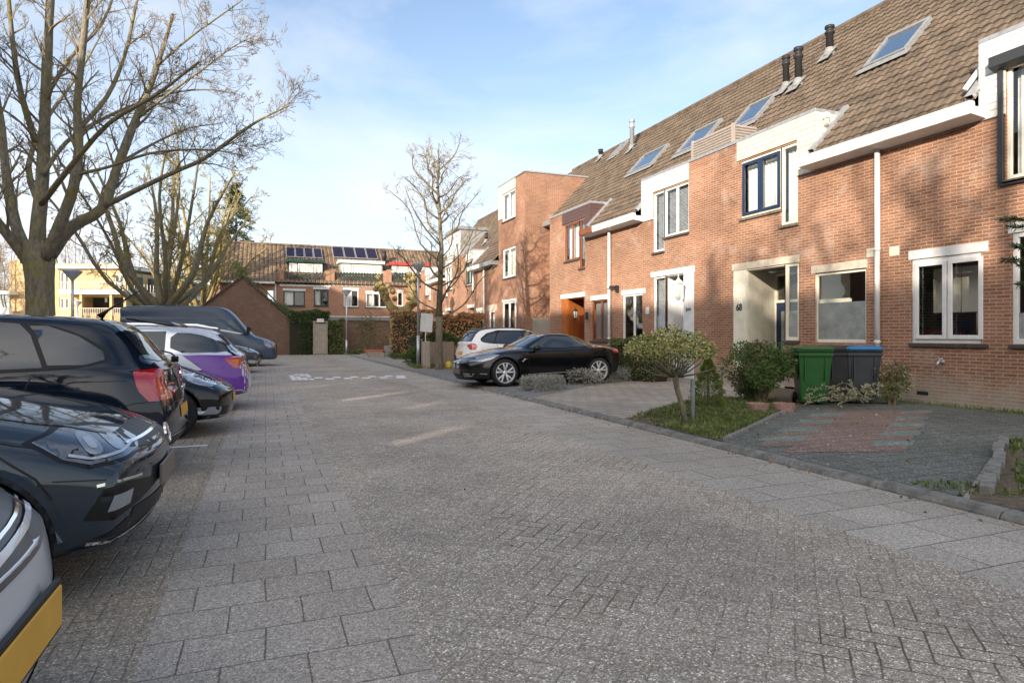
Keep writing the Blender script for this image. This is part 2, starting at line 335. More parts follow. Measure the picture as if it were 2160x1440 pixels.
    mr_ = nd(t, 'ShaderNodeMapRange'); mr_.inputs['From Min'].default_value = .5; mr_.inputs['From Max'].default_value = .62; mr_.inputs['To Max'].default_value = moss; L(mo.outputs['Fac'], mr_.inputs['Value'])
    mm = t.nodes.new('ShaderNodeMixRGB'); mm.inputs['Color2'].default_value = (.085, .085, .03, 1); L(M('MULTIPLY', mr_.outputs[0], jf), mm.inputs['Fac']); L(jm.outputs[0], mm.inputs['Color1'])
    L(mm.outputs[0], b.inputs['Base Color'])
    fine = nd(t, 'ShaderNodeTexNoise', Scale=120.0, Detail=3.0); L(uv.outputs['UV'], fine.inputs['Vector'])
    h = M('MULTIPLY_ADD', jf, -1.0, M('MULTIPLY', fine.outputs['Fac'], .5))
    bp = t.nodes.new('ShaderNodeBump'); bp.inputs['Strength'].default_value = .8; bp.inputs['Distance'].default_value = .006; L(h, bp.inputs['Height']); L(bp.outputs[0], b.inputs['Normal'])
    return m
BRICK = brick_mat('red brick masonry', (.31, .14, .085), (.44, .215, .135), (.52, .40, .29), stain=(.62, .85), whit=.42, ms=.010, grime=.75)
BRICK_DARK = brick_mat('dark brown brick masonry', (.185, .105, .078), (.245, .145, .108), (.22, .175, .14), stain=(.6, .7), ms=.008)
BRICK_TOWER = brick_mat('tower brick masonry', (.31, .14, .085), (.40, .185, .11), (.42, .33, .25), stain=(.55, .8), whit=.35, ms=.009)
BRICK_FAR = brick_mat('brown brick masonry of the far row', (.40, .20, .125), (.48, .25, .16), (.42, .33, .25), stain=(.7, .7), ms=.008)
YELLOW_BRICK = brick_mat('pale yellow brick masonry', (.50, .36, .18), (.57, .42, .22), (.48, .40, .28), stain=(.8, .5), ms=.008)
ROAD = herring_mat('herringbone road clinkers', (.42, .375, .325), (.48, .435, .38), (.22, .195, .16))
PARK = herring_mat('parking clinkers', (.39, .34, .28), (.46, .405, .34), (.20, .17, .135), rot=0, speck=.28)
SLAB = brick_mat('grey concrete slabs', (.47, .42, .36), (.54, .49, .43), (.22, .195, .16), bw=.33, rh=.31, ms=.0045, stain=(.72, .8), speck=.22, spscale=170, bumpd=.006, moss=.0)
SLAB_R = brick_mat('grey pavement slabs', (.46, .425, .37), (.53, .495, .44), (.15, .14, .12), bw=.60, rh=.40, ms=.005, stain=(.72, .8), speck=.22, spscale=170, bumpd=.006)
DRIVE = brick_mat('beige driveway pavers', (.42, .39, .34), (.50, .465, .41), (.18, .165, .13), bw=.30, rh=.30, ms=.009, stain=(.7, .8), speck=.15, spscale=120, moss=.6)
GREY_PAVE = brick_mat('grey driveway pavers', (.26, .265, .275), (.32, .325, .335), (.12, .12, .11), bw=.21, rh=.105, ms=.006, stain=(.75, .8), speck=.2, spscale=140, moss=.3)
TEAL_PAVE = brick_mat('grey green gravel pavers', (.155, .175, .16), (.20, .215, .20), (.07, .07, .055), bw=.30, rh=.20, ms=.007, stain=(.7, .8), speck=.4, spscale=85, moss=.8)
RED_PAVE = brick_mat('red gravel pavers', (.25, .185, .16), (.30, .22, .19), (.13, .10, .08), bw=.30, rh=.20, ms=.007, stain=(.75, .8), speck=.35, spscale=85, moss=.5)
TEAL2 = brick_mat('green gravel pavers', (.21, .265, .24), (.26, .315, .285), (.09, .10, .08), bw=.30, rh=.20, ms=.004, stain=(.75, .8), speck=.3, spscale=85, moss=.5)
DARK_PAVE = brick_mat('dark grey pavers', (.13, .135, .14), (.17, .175, .18), (.05, .05, .045), bw=.21, rh=.105, ms=.006, speck=.2, spscale=140, moss=.6)
EARTH = mat('bare earth', (.13, .10, .072), rough=.95, noise=.5, nscale=14, bump=.8, bscale=40, col2=(.20, .16, .11))
GRASSG = mat('short grass ground', (.09, .11, .04), rough=.95, noise=.45, nscale=6, bump=.8, bscale=50)
KERB = mat('worn concrete kerb', (.17, .17, .155), rough=.85, noise=.3, nscale=9, bump=.5, bscale=60, col2=(.29, .285, .26))
WHITE_SLAB = mat('white road slabs', (.80, .80, .78), rough=.8, noise=.2, nscale=10, bump=.3, bscale=60)
TILE = mat('weathered brown roof tiles', (.095, .074, .056), rough=.85, noise=.3, nscale=2.6, bump=.5, bscale=30, col2=(.175, .135, .10), detail=12)
TILE_FAR = mat('brown pantiles of the far row', (.16, .115, .085), rough=.85, noise=.3, nscale=1.5, bump=.3, bscale=30, col2=(.26, .19, .13))
WHITE = mat('white paint', (.70, .70, .69), rough=.45, noise=.06, nscale=5)
CREAM = mat('cream paint', (.78, .74, .62), rough=.5, noise=.07, nscale=4)
def boards_mat(name, col, pitch=.125, vertical=False, rough=.5, dark=.35):
    m = bpy.data.materials.new(name); m.use_nodes = True; t = m.node_tree; b = t.nodes['Principled BSDF']; L = t.links.new
    b.inputs['Roughness'].default_value = rough
    c = nd(t, 'ShaderNodeTexCoord'); s = nd(t, 'ShaderNodeSeparateXYZ'); L(c.outputs['UV'], s.inputs[0])
    d = nd(t, 'ShaderNodeMath', _operation='DIVIDE'); L(s.outputs[0 if vertical else 1], d.inputs[0]); d.inputs[1].default_value = pitch
    f = nd(t, 'ShaderNodeMath', _operation='FRACT'); L(d.outputs[0], f.inputs[0])
    r = nd(t, 'ShaderNodeMapRange'); r.inputs['From Min'].default_value = .0; r.inputs['From Max'].default_value = .09; L(f.outputs[0], r.inputs['Value'])
    n = nd(t, 'ShaderNodeTexNoise', Scale=4.0, Detail=6.0); L(c.outputs['UV'], n.inputs['Vector'])
    nr = nd(t, 'ShaderNodeValToRGB'); nr.color_ramp.elements[0].color = tuple(x*.86 for x in col)+(1,); nr.color_ramp.elements[1].color = (*col, 1); nr.color_ramp.elements[0].position = .35; nr.color_ramp.elements[1].position = .6
    L(n.outputs['Fac'], nr.inputs[0])
    x = nd(t, 'ShaderNodeMixRGB'); x.inputs['Color1'].default_value = tuple(q*dark for q in col)+(1,); L(r.outputs[0], x.inputs['Fac']); L(nr.outputs[0], x.inputs['Color2']); L(x.outputs[0], b.inputs['Base Color'])
    bp = nd(t, 'ShaderNodeBump'); bp.inputs['Strength'].default_value = .9; bp.inputs['Distance'].default_value = .01; L(r.outputs[0], bp.inputs['Height']); L(bp.outputs[0], b.inputs['Normal'])
    return m
CLAD_W = boards_mat('white boards', (.68, .68, .66)); CLAD_C = boards_mat('cream boards', (.66, .62, .52))
CLAD_B = boards_mat('dark brown boards', (.10, .055, .05)); BOARDS_V = boards_mat('cream upright boards', (.82, .78, .64), pitch=.09, vertical=True)
BOARDS_VW = boards_mat('white upright boards', (.80, .81, .82), pitch=.09, vertical=True)
ORANGE_WOOD = boards_mat('varnished orange wood', (.42, .125, .025), pitch=.10, vertical=True, rough=.35)
BROWN_WOOD = mat('red brown window wood', (.20, .065, .03), rough=.4, noise=.25, nscale=12)
BLUE_PAINT = mat('navy blue paint', (.018, .035, .085), rough=.3); DARKGREEN = mat('dark green paint', (.02, .045, .04), rough=.4)
LINTEL = mat('bare concrete lintel', (.50, .45, .37), rough=.85, noise=.2, nscale=6, bump=.3, bscale=40)
SILL = mat('dark glazed sill', (.075, .065, .06), rough=.5, noise=.3, nscale=8); SILL_M = mat('mossy stone sill', (.17, .145, .11), rough=.8, noise=.4, nscale=12)
ZINC = mat('zinc and lead', (.36, .38, .40), rough=.5, metal=.4, noise=.2, nscale=8); LEAD = mat('dull lead flashing', (.22, .23, .24), rough=.65, noise=.2, nscale=10)
BLACK = mat('matt black plastic', (.025, .025, .027), rough=.5); ANTHR = mat('anthracite metal', (.04, .045, .05), rough=.4)
GLASS = glass_mat('window glass'); FROST = mat('frosted glass', (.30, .32, .30), rough=.22, spec=.6, noise=.25, nscale=3, bump=.7, bscale=45)
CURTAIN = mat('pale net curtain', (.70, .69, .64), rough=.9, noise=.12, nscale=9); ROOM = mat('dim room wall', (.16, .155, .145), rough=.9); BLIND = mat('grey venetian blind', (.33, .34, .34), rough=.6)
SKYGLASS = mat('roof window glass', (.06, .10, .17), rough=.04, spec=1.0)
SOLAR = mat('solar cells', (.02, .016, .032), rough=.35, spec=.3)
STEEL = mat('galvanised steel', (.50, .52, .54), rough=.38, metal=.7, noise=.15, nscale=7)
OLDWOOD = boards_mat('grey weathered boards', (.38, .33, .27), pitch=.14, vertical=True, rough=.85, dark=.25)
BRASS = mat('dark lantern metal', (.06, .06, .055), rough=.4, metal=.6); LGLASS = mat('lantern glass', (.55, .58, .55), rough=.15, spec=.8)
# ================================================================ GROUND
def sheet(name, pts, z, m):
    mb = MB(); mb.poly([(p[0], p[1], z) for p in pts]); o = mb.build(name, m, recalc=False)
    if o.data.polygons[0].normal.z < 0: o.data.flip_normals()
    o['kind'] = 'structure'; return o
def rect(x0, x1, y0, y1): return [(x0, y0), (x1, y0), (x1, y1), (x0, y1)]
sheet('ground', rect(-500, 500, -300, 700), -.03, GRASSG)
KX = 5.0                                                           # kerb line
XR0, XR1 = .62, 3.65                                               # herringbone carriageway
sheet('parking_area', rect(-7, -.48, -12, 44), 0.0, PARK)
sheet('road', rect(XR0, XR1, -12, 44), 0.0, ROAD)
mb = MB(); mb.poly([(-.48, -12, 0), (XR0, -12, 0), (XR0, 44, 0), (-.48, 44, 0)])
o = structure('slab_path', mb, SLAB)
sheet('pavement', rect(XR1, KX-.07, -12, 44), 0.0, SLAB_R)
sheet('car_park_ground', rect(-40, -7, -12, 80), -.01, PARK)
sheet('square', rect(-7, 30, 44, 52), 0.0, PARK)
ZD = .06                                                           # level of the front gardens
mb = MB(); mb.bx(KX+.07, 11.6, -12, 46, -.2, ZD-.006); structure('front_gardens', mb, DRIVE)
# rounded kerb stones, 1 m each
mb = MB()
yy = -6.0
rnd = random.Random(3)
while yy < 44:
    j = rnd.uniform(-.004, .004); h = .072+rnd.uniform(-.004, .004)
    mb.prism([(KX-.07+j, -.1), (KX+.072+j, -.1), (KX+.072+j, h-.01), (KX-.01+j, h-.012), (KX-.04+j, h-.022), (KX-.07+j, h-.06)], 1, yy+.004, yy+.996); yy += 1.0
structure('kerb', mb, KERB, bevel=.008)
def gp(pts, z=ZD): return [G(u, v, z) for u, v in pts]
e_a = G(1512, 932, ZD); e_b = G(1676, 861, ZD)
sheet('grass_bed', [(KX+.07, G(1285, 884, ZD)[1]), (KX+.07, e_a[1]), e_b, (11.49, e_b[1]+1.2), (11.49, 12.2), (9.2, 10.3)], ZD+.004, EARTH)
drv = [(KX+.07, e_a[1]), (KX+.07, 3.35), G(2112, 929, ZD), (11.49, 5.0), (11.49, e_b[1]+1.2), e_b]
sheet('paved_drive', drv, ZD, TEAL_PAVE)
sheet('garden_bed', [(KX+.07, 3.30), (KX+.07, 2.0), (11.49, 2.0), (11.49, 4.9), G(2118, 929, ZD)], ZD+.004, EARTH)
sheet('dark_path', [(KX+.07, 2.95), (KX+.07, .5), (9.5, .5), (9.5, 2.2)], ZD+.009, DARK_PAVE)
# red band across the drive with stepped edges, green stones in the steps
a1 = Vector(G(1600, 985, ZD)); a2 = Vector(G(1795, 866, ZD)); ax = (a2-a1).normalized(); pr = Vector((CS, -SN*.9)).normalized()
n = 12; st = (a2-a1).length/n
mbr = MB(); mbt = MB()
for i in range(2, n):
    p = a1+ax*st*i; q = p+ax*st; wd = .95; off = .0 if i % 2 else .42
    l0, r0 = -.42+off, wd+(-.05 if i % 2 else .40)
    mbr.poly([(p.x+pr.x*l0, p.y+pr.y*l0, ZD+.004), (p.x+pr.x*r0, p.y+pr.y*r0, ZD+.004), (q.x+pr.x*r0, q.y+pr.y*r0, ZD+.004), (q.x+pr.x*l0, q.y+pr.y*l0, ZD+.004)])
    if i % 2 == 0 and (p.x+pr.x*(l0-.55)) > KX+.12:
        mbt.poly([(p.x+pr.x*(l0-.55), p.y+pr.y*(l0-.55), ZD+.003), (p.x+pr.x*l0, p.y+pr.y*l0, ZD+.003), (q.x+pr.x*l0, q.y+pr.y*l0, ZD+.003), (q.x+pr.x*(l0-.55), q.y+pr.y*(l0-.55), ZD+.003)])
    if i % 2 == 1:
        mbt.poly([(p.x+pr.x*r0, p.y+pr.y*r0, ZD+.003), (p.x+pr.x*(r0+.5), p.y+pr.y*(r0+.5), ZD+.003), (q.x+pr.x*(r0+.5), q.y+pr.y*(r0+.5), ZD+.003), (q.x+pr.x*r0, q.y+pr.y*r0, ZD+.003)])
structure('red_paving', mbr, RED_PAVE); structure('green_paving', mbt, TEAL2)
# drive of the next house (grey pavers) with the sports car and the white hatchback
k0, k1 = G(1105, 838, ZD), G(905, 783, ZD)
sheet('car_drive', [(KX+.07, G(1100, 838, ZD)[1]), (KX+.07, 23.0), (11.49, 26.5), (11.49, 17.6)], ZD+.0005, GREY_PAVE)
# low concrete edgings along the drive
def edging(name, p, q, w_=.07, h=.05, parts=1, m=KERB, label=''):
    mb = MB(); P0 = Vector(p); Q = Vector(q); d = (Q-P0); L = d.length; d.normalize(); nn = Vector((-d.y, d.x))*w_/2
    r_ = random.Random(len(name)+int(L*10))
    for i in range(parts):
        a = P0+d*(L*i/parts+.01); b = P0+d*(L*(i+1)/parts-.01); o_ = nn*r_.uniform(-.6, .6)
        pts = [a+nn+o_, b+nn+o_, b-nn+o_, a-nn+o_]
        n0 = len(mb.v); hh = h+r_.uniform(-.008, .008)
        mb.v += [(c.x, c.y, ZD-.05) for c in pts]+[(c.x, c.y, ZD+hh) for c in pts]
        for f in ((0,3,2,1),(4,5,6,7),(0,1,5,4),(1,2,6,5),(2,3,7,6),(3,0,4,7)): mb.face([n0+i_ for i_ in f])
    return structure(name, mb, m, bevel=.006)
edging('garden_edging', (KX+.12, e_a[1]), e_b, parts=4)
edging('garden_edging', (KX+.35, 3.32), G(2112, 929, ZD), parts=5, w_=.1, h=.07)
# white slabs of the road hump
mb = MB()
def ws(x, y, sx_, sy_): mb.poly([(x, y, .004), (x+sx_, y, .004), (x+sx_, y+sy_, .004), (x, y+sy_, .004)])
yb = 19.6
for i in range(9):
    ws(1.42+i*.27, yb+(0 if i % 2 else .62), .235, .55)
for i in range(4):
    for j in range(5):
        if (i+j) % 5 != 4: ws(.72+i*.165, yb+.02+j*.62, .145, .55)
for j in range(3): ws(3.75+.1*j, yb-.3+j*.5, .28, .42)
structure('road_marking', mb, WHITE_SLAB)
mb = MB()
for (x, y) in ((-3.4, 3.18), (-2.9, 5.75), (-2.4, 8.4)): 
    mb.poly([(x, y, .004), (x+1.75, y, .004), (x+1.75, y+.1, .004), (x, y+.1, .004)])
structure('bay_line', mb, WHITE_SLAB)
# ================================================================ HOUSES
FX = 11.5
def fy(u, X=FX): a, b = kk(u); return X/a*b
def fz(u, v, X=FX): return PX(u, v, X)[2]
TRX = lambda a, o, z: (FX-o, a, z)            # along the street, outward from the facade, up
def make_plane(kind, val):
    return (lambda a, o, z: (val-o, a, z)) if kind == 'X' else (lambda a, o, z: (a, val-o, z))
def window(T, parent, a0, a1, z0, z1, m, out=-.06, fw=.06, mull=(), name='window', curtain=None, sill=None, glass=None, frost=None, sash=None, sashm=None, bars=(), blind=False, depth=.06):
    """frame with mullions (one mesh), pane behind, optional curtain and sill as sub-parts"""
    b = MB(T)
    b.bx(a0, a0+fw, out-depth, out, z0, z1); b.bx(a1-fw, a1, out-depth, out, z0, z1)
    b.bx(a0+fw, a1-fw, out-depth, out, z0, z0+fw*1.15); b.bx(a0+fw, a1-fw, out-depth, out, z1-fw, z1)
    for mx_ in mull: b.bx(mx_-fw*.6, mx_+fw*.6, out-depth, out-.004, z0+fw, z1-fw)
    for bz in bars: b.bx(a0+fw, a1-fw, out-depth, out-.008, bz-fw*.4, bz+fw*.4)
    f = b.build(name, m, parent, bevel=.006)
    g = MB(T); g.poly([(a0+fw*.5, out-.04, z0+fw*.5), (a1-fw*.5, out-.04, z0+fw*.5), (a1-fw*.5, out-.04, z1-fw*.5), (a0+fw*.5, out-.04, z1-fw*.5)]); g.build('pane', glass or GLASS, f, recalc=False)
    if frost:
        g = MB(T); g.bx(a0+fw*.6, a1-fw*.6, out-.034, out-.028, z0+fw*.6, frost); g.build('frosted_film', FROST, f)
    if sash:
        sb = MB(T); sf = .075
        cuts = [sash[0], *[x for x in sash[2:]], sash[1]]
        for i in range(len(cuts)-1):
            p, q = cuts[i]+.012, cuts[i+1]-.012
            sb.bx(p, p+sf, out, out+.035, z0+fw, z1-fw); sb.bx(q-sf, q, out, out+.035, z0+fw, z1-fw)
            sb.bx(p+sf, q-sf, out, out+.035, z0+fw, z0+fw+sf); sb.bx(p+sf, q-sf, out, out+.035, z1-fw-sf, z1-fw)
        sb.build('sash', sashm or m, f, bevel=.006)
    if curtain:
        c = MB(T); n_ = 60
        for (p, q) in curtain:
            pts = []
            for i in range(n_+1):
                x = p+(q-p)*i/n_; pts.append((x, out-.20+.02*math.sin(x*55)+.008*math.sin(x*131)))
            for i in range(n_):
                c.poly([(pts[i][0], pts[i][1], z0-.02), (pts[i+1][0], pts[i+1][1], z0-.02), (pts[i+1][0], pts[i+1][1], z1+.02), (pts[i][0], pts[i][1], z1+.02)])
        c.build('curtain', CURTAIN, f, smooth=True, recalc=False)
    if blind:
        c = MB(T); z = z1-.08
        while z > z0+.06:
            c.poly([(a0+fw, out-.14, z), (a1-fw, out-.14, z), (a1-fw, out-.125, z-.035), (a0+fw, out-.125, z-.035)]); z -= .042
        c.build('venetian_blind', BLIND, f, recalc=False)
    if sill:
        s_ = MB(T); so, sh = .06, .07
        s_.bx(a0-.03, a1+.03, out+.002, so, z0-sh, z0-.004); s_.build('sill', sill, f, bevel=.006)
    return f
def tile_roof(T, a0, a1, o0, z0, do, dz, length, holes=(), tw=.20, crs=.30, amp=.017, cell=6):
    """wavy interlocking tiles laid in courses up a slope; holes = (a0, a1, s0, s1) in slope metres"""
    b = MB(T); L = math.hypot(do, dz); eo, ez = do/L, dz/L; no, nz_ = ez, -eo
    if nz_ < 0: no, nz_ = -no, -nz_
    n = int(round((a1-a0)/tw*cell)); cs = int(math.ceil(length/crs)); rr = random.Random(int(a0*100))
    def prof(x):
        t = (x/tw) % 1.0
        return amp*(math.sin(t*2*math.pi)*.62+.38*math.sin(t*4*math.pi+.6))
    for c in range(cs):
        s0 = c*crs; s1 = min(length, s0+crs+.03); jz = rr.uniform(-.003, .003)
        row = []
        for i in range(n+1):
            a = a0+(a1-a0)*i/n
            hgt = prof(a)+jz
            p0 = (a, o0+eo*s0+no*(.045+hgt), z0+ez*s0+nz_*(.045+hgt)); p1 = (a, o0+eo*s1+no*(.012+hgt), z0+ez*s1+nz_*(.012+hgt)); pb = (a, o0+eo*s0+no*(.012+hgt), z0+ez*s0+nz_*(.012+hgt))
            row.append((p0, p1, pb))
        for i in range(n):
            am = a0+(a1-a0)*(i+.5)/n; smid = (s0+s1)/2
            if any(h[0] <= am <= h[1] and h[2] <= smid <= h[3] for h in holes): continue
            A, B = row[i], row[i+1]
            b.poly([A[0], B[0], B[1], A[1]]); b.poly([A[0], B[0], B[2], A[2]])
    return b
OE, ZE = .30, 5.22               # eave: projection and height of the tile edge
XRG, ZRG = 16.3, 10.62           # ridge
SLO = (XRG-(FX-OE), ZRG-ZE); SLEN = math.hypot(*SLO)
def slope_s(z): return (z-ZE)/SLO[1]*SLEN
def slope_pt(a, s, lift=0):      # point on the tile plane: along, slope metres, lift off the plane
    ex, ez = SLO[0]/SLEN, SLO[1]/SLEN
    return (FX-OE+ex*s-ez*lift, a, ZE+ez*s+ex*lift)
ZP = 6.38                        # top of the raised fronts
def a_of_zs(z): return (z-ZE)/SLO[1]*SLO[0]-OE   # inward depth where the tiles reach height z
def row_house(name, label, base, dr, eave_t, spec):
    """a terrace house: base = party wall at the downpipe, dr = +1/-1 along the street"""
    W = 5.3; a0, a1 = sorted((base, base+dr*W)); ae = base+dr*eave_t
    h = empty(name, (FX, (a0+a1)/2, 0), label, 'house', 'red brick terrace houses along the right of the street')
    A = lambda t: base+dr*t
    T = TRX
    # front wall, low part under the eaves and raised part
    for part, (p, q), zt in (('low', sorted((base, ae)), ZE-.02), ('high', sorted((ae, base+dr*W)), ZP-.05)):
        pass
    b = MB(T)
    holes = spec['holes']
    p, q = sorted((base, ae)); grid_wall(b, p, q, -.1, ZE-.02, [h_ for h_ in holes if p <= (h_[0]+h_[1])/2 <= q])
    p, q = sorted((ae, base+dr*W)); grid_wall(b, p, q, -.1, ZP-.05, [h_ for h_ in holes if p <= (h_[0]+h_[1])/2 <= q])
    di = a_of_zs(ZP)
    # cheek of the raised front, side and rear walls
    b.poly([(ae, 0, ZE-.25), (ae, 0, ZP-.05), (ae, -di, ZP-.05)])
    for e in (a0, a1):
        b.poly([(e, -.001, -.1), (e, -.001, ZE-.1), (e, -(XRG-FX), ZRG-.12), (e, -2*(XRG-FX), ZE-.1), (e, -2*(XRG-FX), -.1)])
    b.poly([(a0, -2*(XRG-FX), -.1), (a1, -2*(XRG-FX), -.1), (a1, -2*(XRG-FX), ZE-.1), (a0, -2*(XRG-FX), ZE-.1)])
    b.build('wall', BRICK, h, recalc=False)
    # dim rooms behind the windows
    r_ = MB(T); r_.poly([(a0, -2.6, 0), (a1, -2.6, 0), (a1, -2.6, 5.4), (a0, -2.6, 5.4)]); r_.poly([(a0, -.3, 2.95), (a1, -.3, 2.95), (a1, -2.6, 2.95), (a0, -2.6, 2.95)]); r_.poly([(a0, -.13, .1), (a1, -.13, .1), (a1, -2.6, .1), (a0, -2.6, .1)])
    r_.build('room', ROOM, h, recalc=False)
    # tiled roof, front slope cut for the raised front, plain rear slope
    sd = slope_s(ZP)
    hs = [(*sorted((ae, base+dr*W)), -1, sd)]+[(*sorted((x[0], x[1])), x[2], x[3]) for x in spec.get('roofwin', [])]
    rf = tile_roof(T, a0, a1, OE, ZE, -SLO[0], SLO[1], SLEN, holes=hs)
    rf.poly([(a0, -(XRG-FX), ZRG), (a1, -(XRG-FX), ZRG), (a1, -2*(XRG-FX)-.3, ZE), (a0, -2*(XRG-FX)-.3, ZE)])
    roof = rf.build('roof', TILE, h, recalc=False)
    rg = MB(T); y = a0; 
    while y < a1-.05:
        rg.tube([(y, -(XRG-FX), ZRG+.0), (y+.40, -(XRG-FX), ZRG+.02)], [.13, .115], 8); y += .38
    rg.build('ridge_tiles', TILE, roof, smooth=False)
    # gutter box under the eaves with soffit
    p, q = sorted((base, ae)); gq = MB(T)
    p2, q2 = (p, q+.10) if dr > 0 else (p-.10, q)
    gq.prism([(.0, ZE-.20), (OE+.12, ZE-.16), (OE+.14, ZE+.06), (OE+.02, ZE+.06), (OE+.01, ZE-.02), (0, ZE-.02)], 0, p2, q2)
    gt = gq.build('gutter', spec.get('gutter', WHITE), h, bevel=.01)
    # sloping lead verge beside the raised front
    vg = MB(); sa = ae-dr*.07
    vg.poly([slope_pt(sa-.07, .2, .10), slope_pt(sa+.07, .2, .10), slope_pt(sa+.07, sd+.15, .10), slope_pt(sa-.07, sd+.15, .10)])
    vg.poly([slope_pt(sa-.07, .2, .10), slope_pt(sa-.07, sd+.15, .10), slope_pt(sa-.07, sd+.15, 0), slope_pt(sa-.07, .2, 0)])
    vg.poly([slope_pt(sa+.07, .2, .10), slope_pt(sa+.07, sd+.15, .10), slope_pt(sa+.07, sd+.15, 0), slope_pt(sa+.07, .2, 0)])
    vg.build('verge', ZINC, h, recalc=False)
    # flat roof over the raised front
    p, q = sorted((ae, base+dr*W)); fr = MB(T)
    fr.bx(p-(.03 if dr > 0 else 0), q+(.03 if dr < 0 else 0), -di-.1, .035, ZP-.05, ZP+.03); fr.build('flat_roof', ZINC, h, bevel=.008)
    # boarding round the upper windows and on the cheek
    ct0, ct1 = spec['clad']; p, q = sorted((A(ct0), A(ct1))); cl = MB(T); cz = spec['clad_z']
    wn, ww = spec['narrow'], spec['wide']
    cl.bx(p, q, .001, .03, cz, ZP-.052)
    s0, s1 = sorted((A(ct0), A(wn[0]))); cl.bx(s0, s1, .001, .03, ZE-.22, cz)
    cl.build('boarding', spec['cladm'], h)
    ck = MB(T)
    e = ae-dr*.025
    n0 = len(ck.v); ck.v += [T(*x) for x in ((e, .03, ZE-.1), (e, .03, ZP-.052), (e, -di, ZP-.052), (ae, .03, ZE-.1), (ae, .03, ZP-.052), (ae, -di, ZP-.052))]
    for f in ((0, 1, 2), (3, 5, 4), (0, 3, 4, 1), (1, 4, 5, 2), (2, 5, 3, 0)): ck.face([n0+i for i in f])
    ck.build('dormer_cheek', spec['cladm'], h)
    # soldier course on the brick part of the raised front
    s0, s1 = sorted((A(ct1)+dr*.01, base+dr*W)); so = MB(T); x = s0
    while x < s1-.04: so.bx(x+.004, x+.056, .001, .005, ZP-.285, ZP-.06); x += .0663
    so.build('soldier_course', BRICK_TOWER, h)
    return h, A, roof
def roof_window(parent, a0, a1, s0, s1, m=LEAD):
    """tilted roof light: frame standing off the tiles, glass as sub-part"""
    b = MB(); f = .07; H = .14
    def bar(p, q, r, s):
        n0 = len(b.v); b.v += [slope_pt(*x) for x in ((p, r, -.02), (q, r, -.02), (q, s, -.02), (p, s, -.02), (p, r, H), (q, r, H), (q, s, H), (p, s, H))]
        for g in ((0,3,2,1),(4,5,6,7),(0,1,5,4),(1,2,6,5),(2,3,7,6),(3,0,4,7)): b.face([n0+i for i in g])
    bar(a0, a0+f, s0, s1); bar(a1-f, a1, s0, s1); bar(a0+f, a1-f, s0, s0+f); bar(a0+f, a1-f, s1-f*1.6, s1)
    o = b.build('roof_window', m, parent, bevel=.008)
    g = MB(); g.poly([slope_pt(a0+f, s0+f, H*.62), slope_pt(a1-f, s0+f, H*.62), slope_pt(a1-f, s1-f*1.6, H*.62), slope_pt(a0+f, s1-f*1.6, H*.62)])
    g.build('pane', SKYGLASS, o, recalc=False)
    fl = MB(); fl.poly([slope_pt(a0-.12, s0-.18, .085), slope_pt(a1+.12, s0-.18, .085), slope_pt(a1+.12, s0, .10), slope_pt(a0-.12, s0, .10)])
    fl.build('flashing', LEAD, o, recalc=False)
    return o
def up_windows(h, A, narrow, wide, wz, nz_, m, sashm=None, sillm=SILL, blind=False, curt=True, nmull=1, dr=1):
    p, q = sorted((A(wide[0]), A(wide[1]))); mid = (p+q)/2
    ms = [mid] if nmull == 1 else []
    window(TRX, h, p, q, wz[0], wz[1], m, mull=ms, curtain=[(p+.05, q-.05)] if curt else None, sill=sillm, sash=(p+.03, q-.03, mid) if sashm else None, sashm=sashm, blind=blind, out=-.03)
    p, q = sorted((A(narrow[0]), A(narrow[1])))
    window(TRX, h, p, q, nz_, wz[1], m, curtain=[(p+.04, q-.04)] if curt else None, sill=sillm, out=-.03, blind=blind)
def lintel(h, a0, a1, z0, z1, m, out=.012, d=.13):
    b = MB(TRX); b.bx(a0, a1, -d, out, z0, z1); b.build('lintel', m, h, bevel=.006)
def S(*x): return sorted(x)
ZW0, ZW1, ZN = 4.62, 6.0, 4.15       # upper window heights, checked below against the picture
ZW0 = fz(1644, 440)-.02; ZW1 = fz(1565, 337)-.05; ZN = fz(1683, 469)
BA = fy(1858)                        # party wall with the near downpipe
W = 5.3; BB = BA+2*W                 # party wall with the far downpipe
t68 = lambda u: fy(u)-BA
t66 = lambda u: BB-fy(u)
t64 = lambda u: fy(u)-BB
tA = lambda u: BA-fy(u)
# ---------------------------------------------------------------- house 68
def entry(h, T, base_a, A, sp):
    pass
zl0, zl1 = fz(1685, 553), fz(1685, 540)
Aw = lambda t: BA+t
wB = (t68(1827), t68(1716)); wBz = (fz(1716, 722), fz(1716, 577))
by = (t68(1685), t68(1655)); pan = (t68(1574), t68(1547)); byz = fz(1685, 718)
wide68 = (t68(1647), t68(1563)); nar68 = (t68(1683), t68(1647)); clad68 = (t68(1719), t68(1556)); eave68 = t68(1720)
holes = [(*S(Aw(wB[0]), Aw(wB[1])), *wBz), (*S(Aw(by[0]), Aw(by[1])), byz, zl0, .10), (*S(Aw(by[1]), Aw(pan[1])), ZD, zl0, .02),
         (*S(Aw(wide68[0]), Aw(wide68[1])), ZW0, ZW1), (*S(Aw(nar68[0]), Aw(nar68[1])), ZN, ZW1)]
rw68 = (fy(1995, 14.0), fy(1880, 14.0))
h68, A68, roof68 = row_house('terrace_house', 'brick house number 68 with cream boards, navy upper window and open porch', BA, 1, eave68,
    dict(holes=holes, clad=clad68, clad_z=ZW1+.04, narrow=nar68, wide=wide68, cladm=CLAD_C))
up_windows(h68, A68, nar68, wide68, (ZW0, ZW1), ZN, CREAM, sashm=BLUE_PAINT, sillm=SILL_M)
window(TRX, h68, Aw(wB[0]), Aw(wB[1]), *wBz, CREAM, out=-.05, frost=fz(1716, 640))
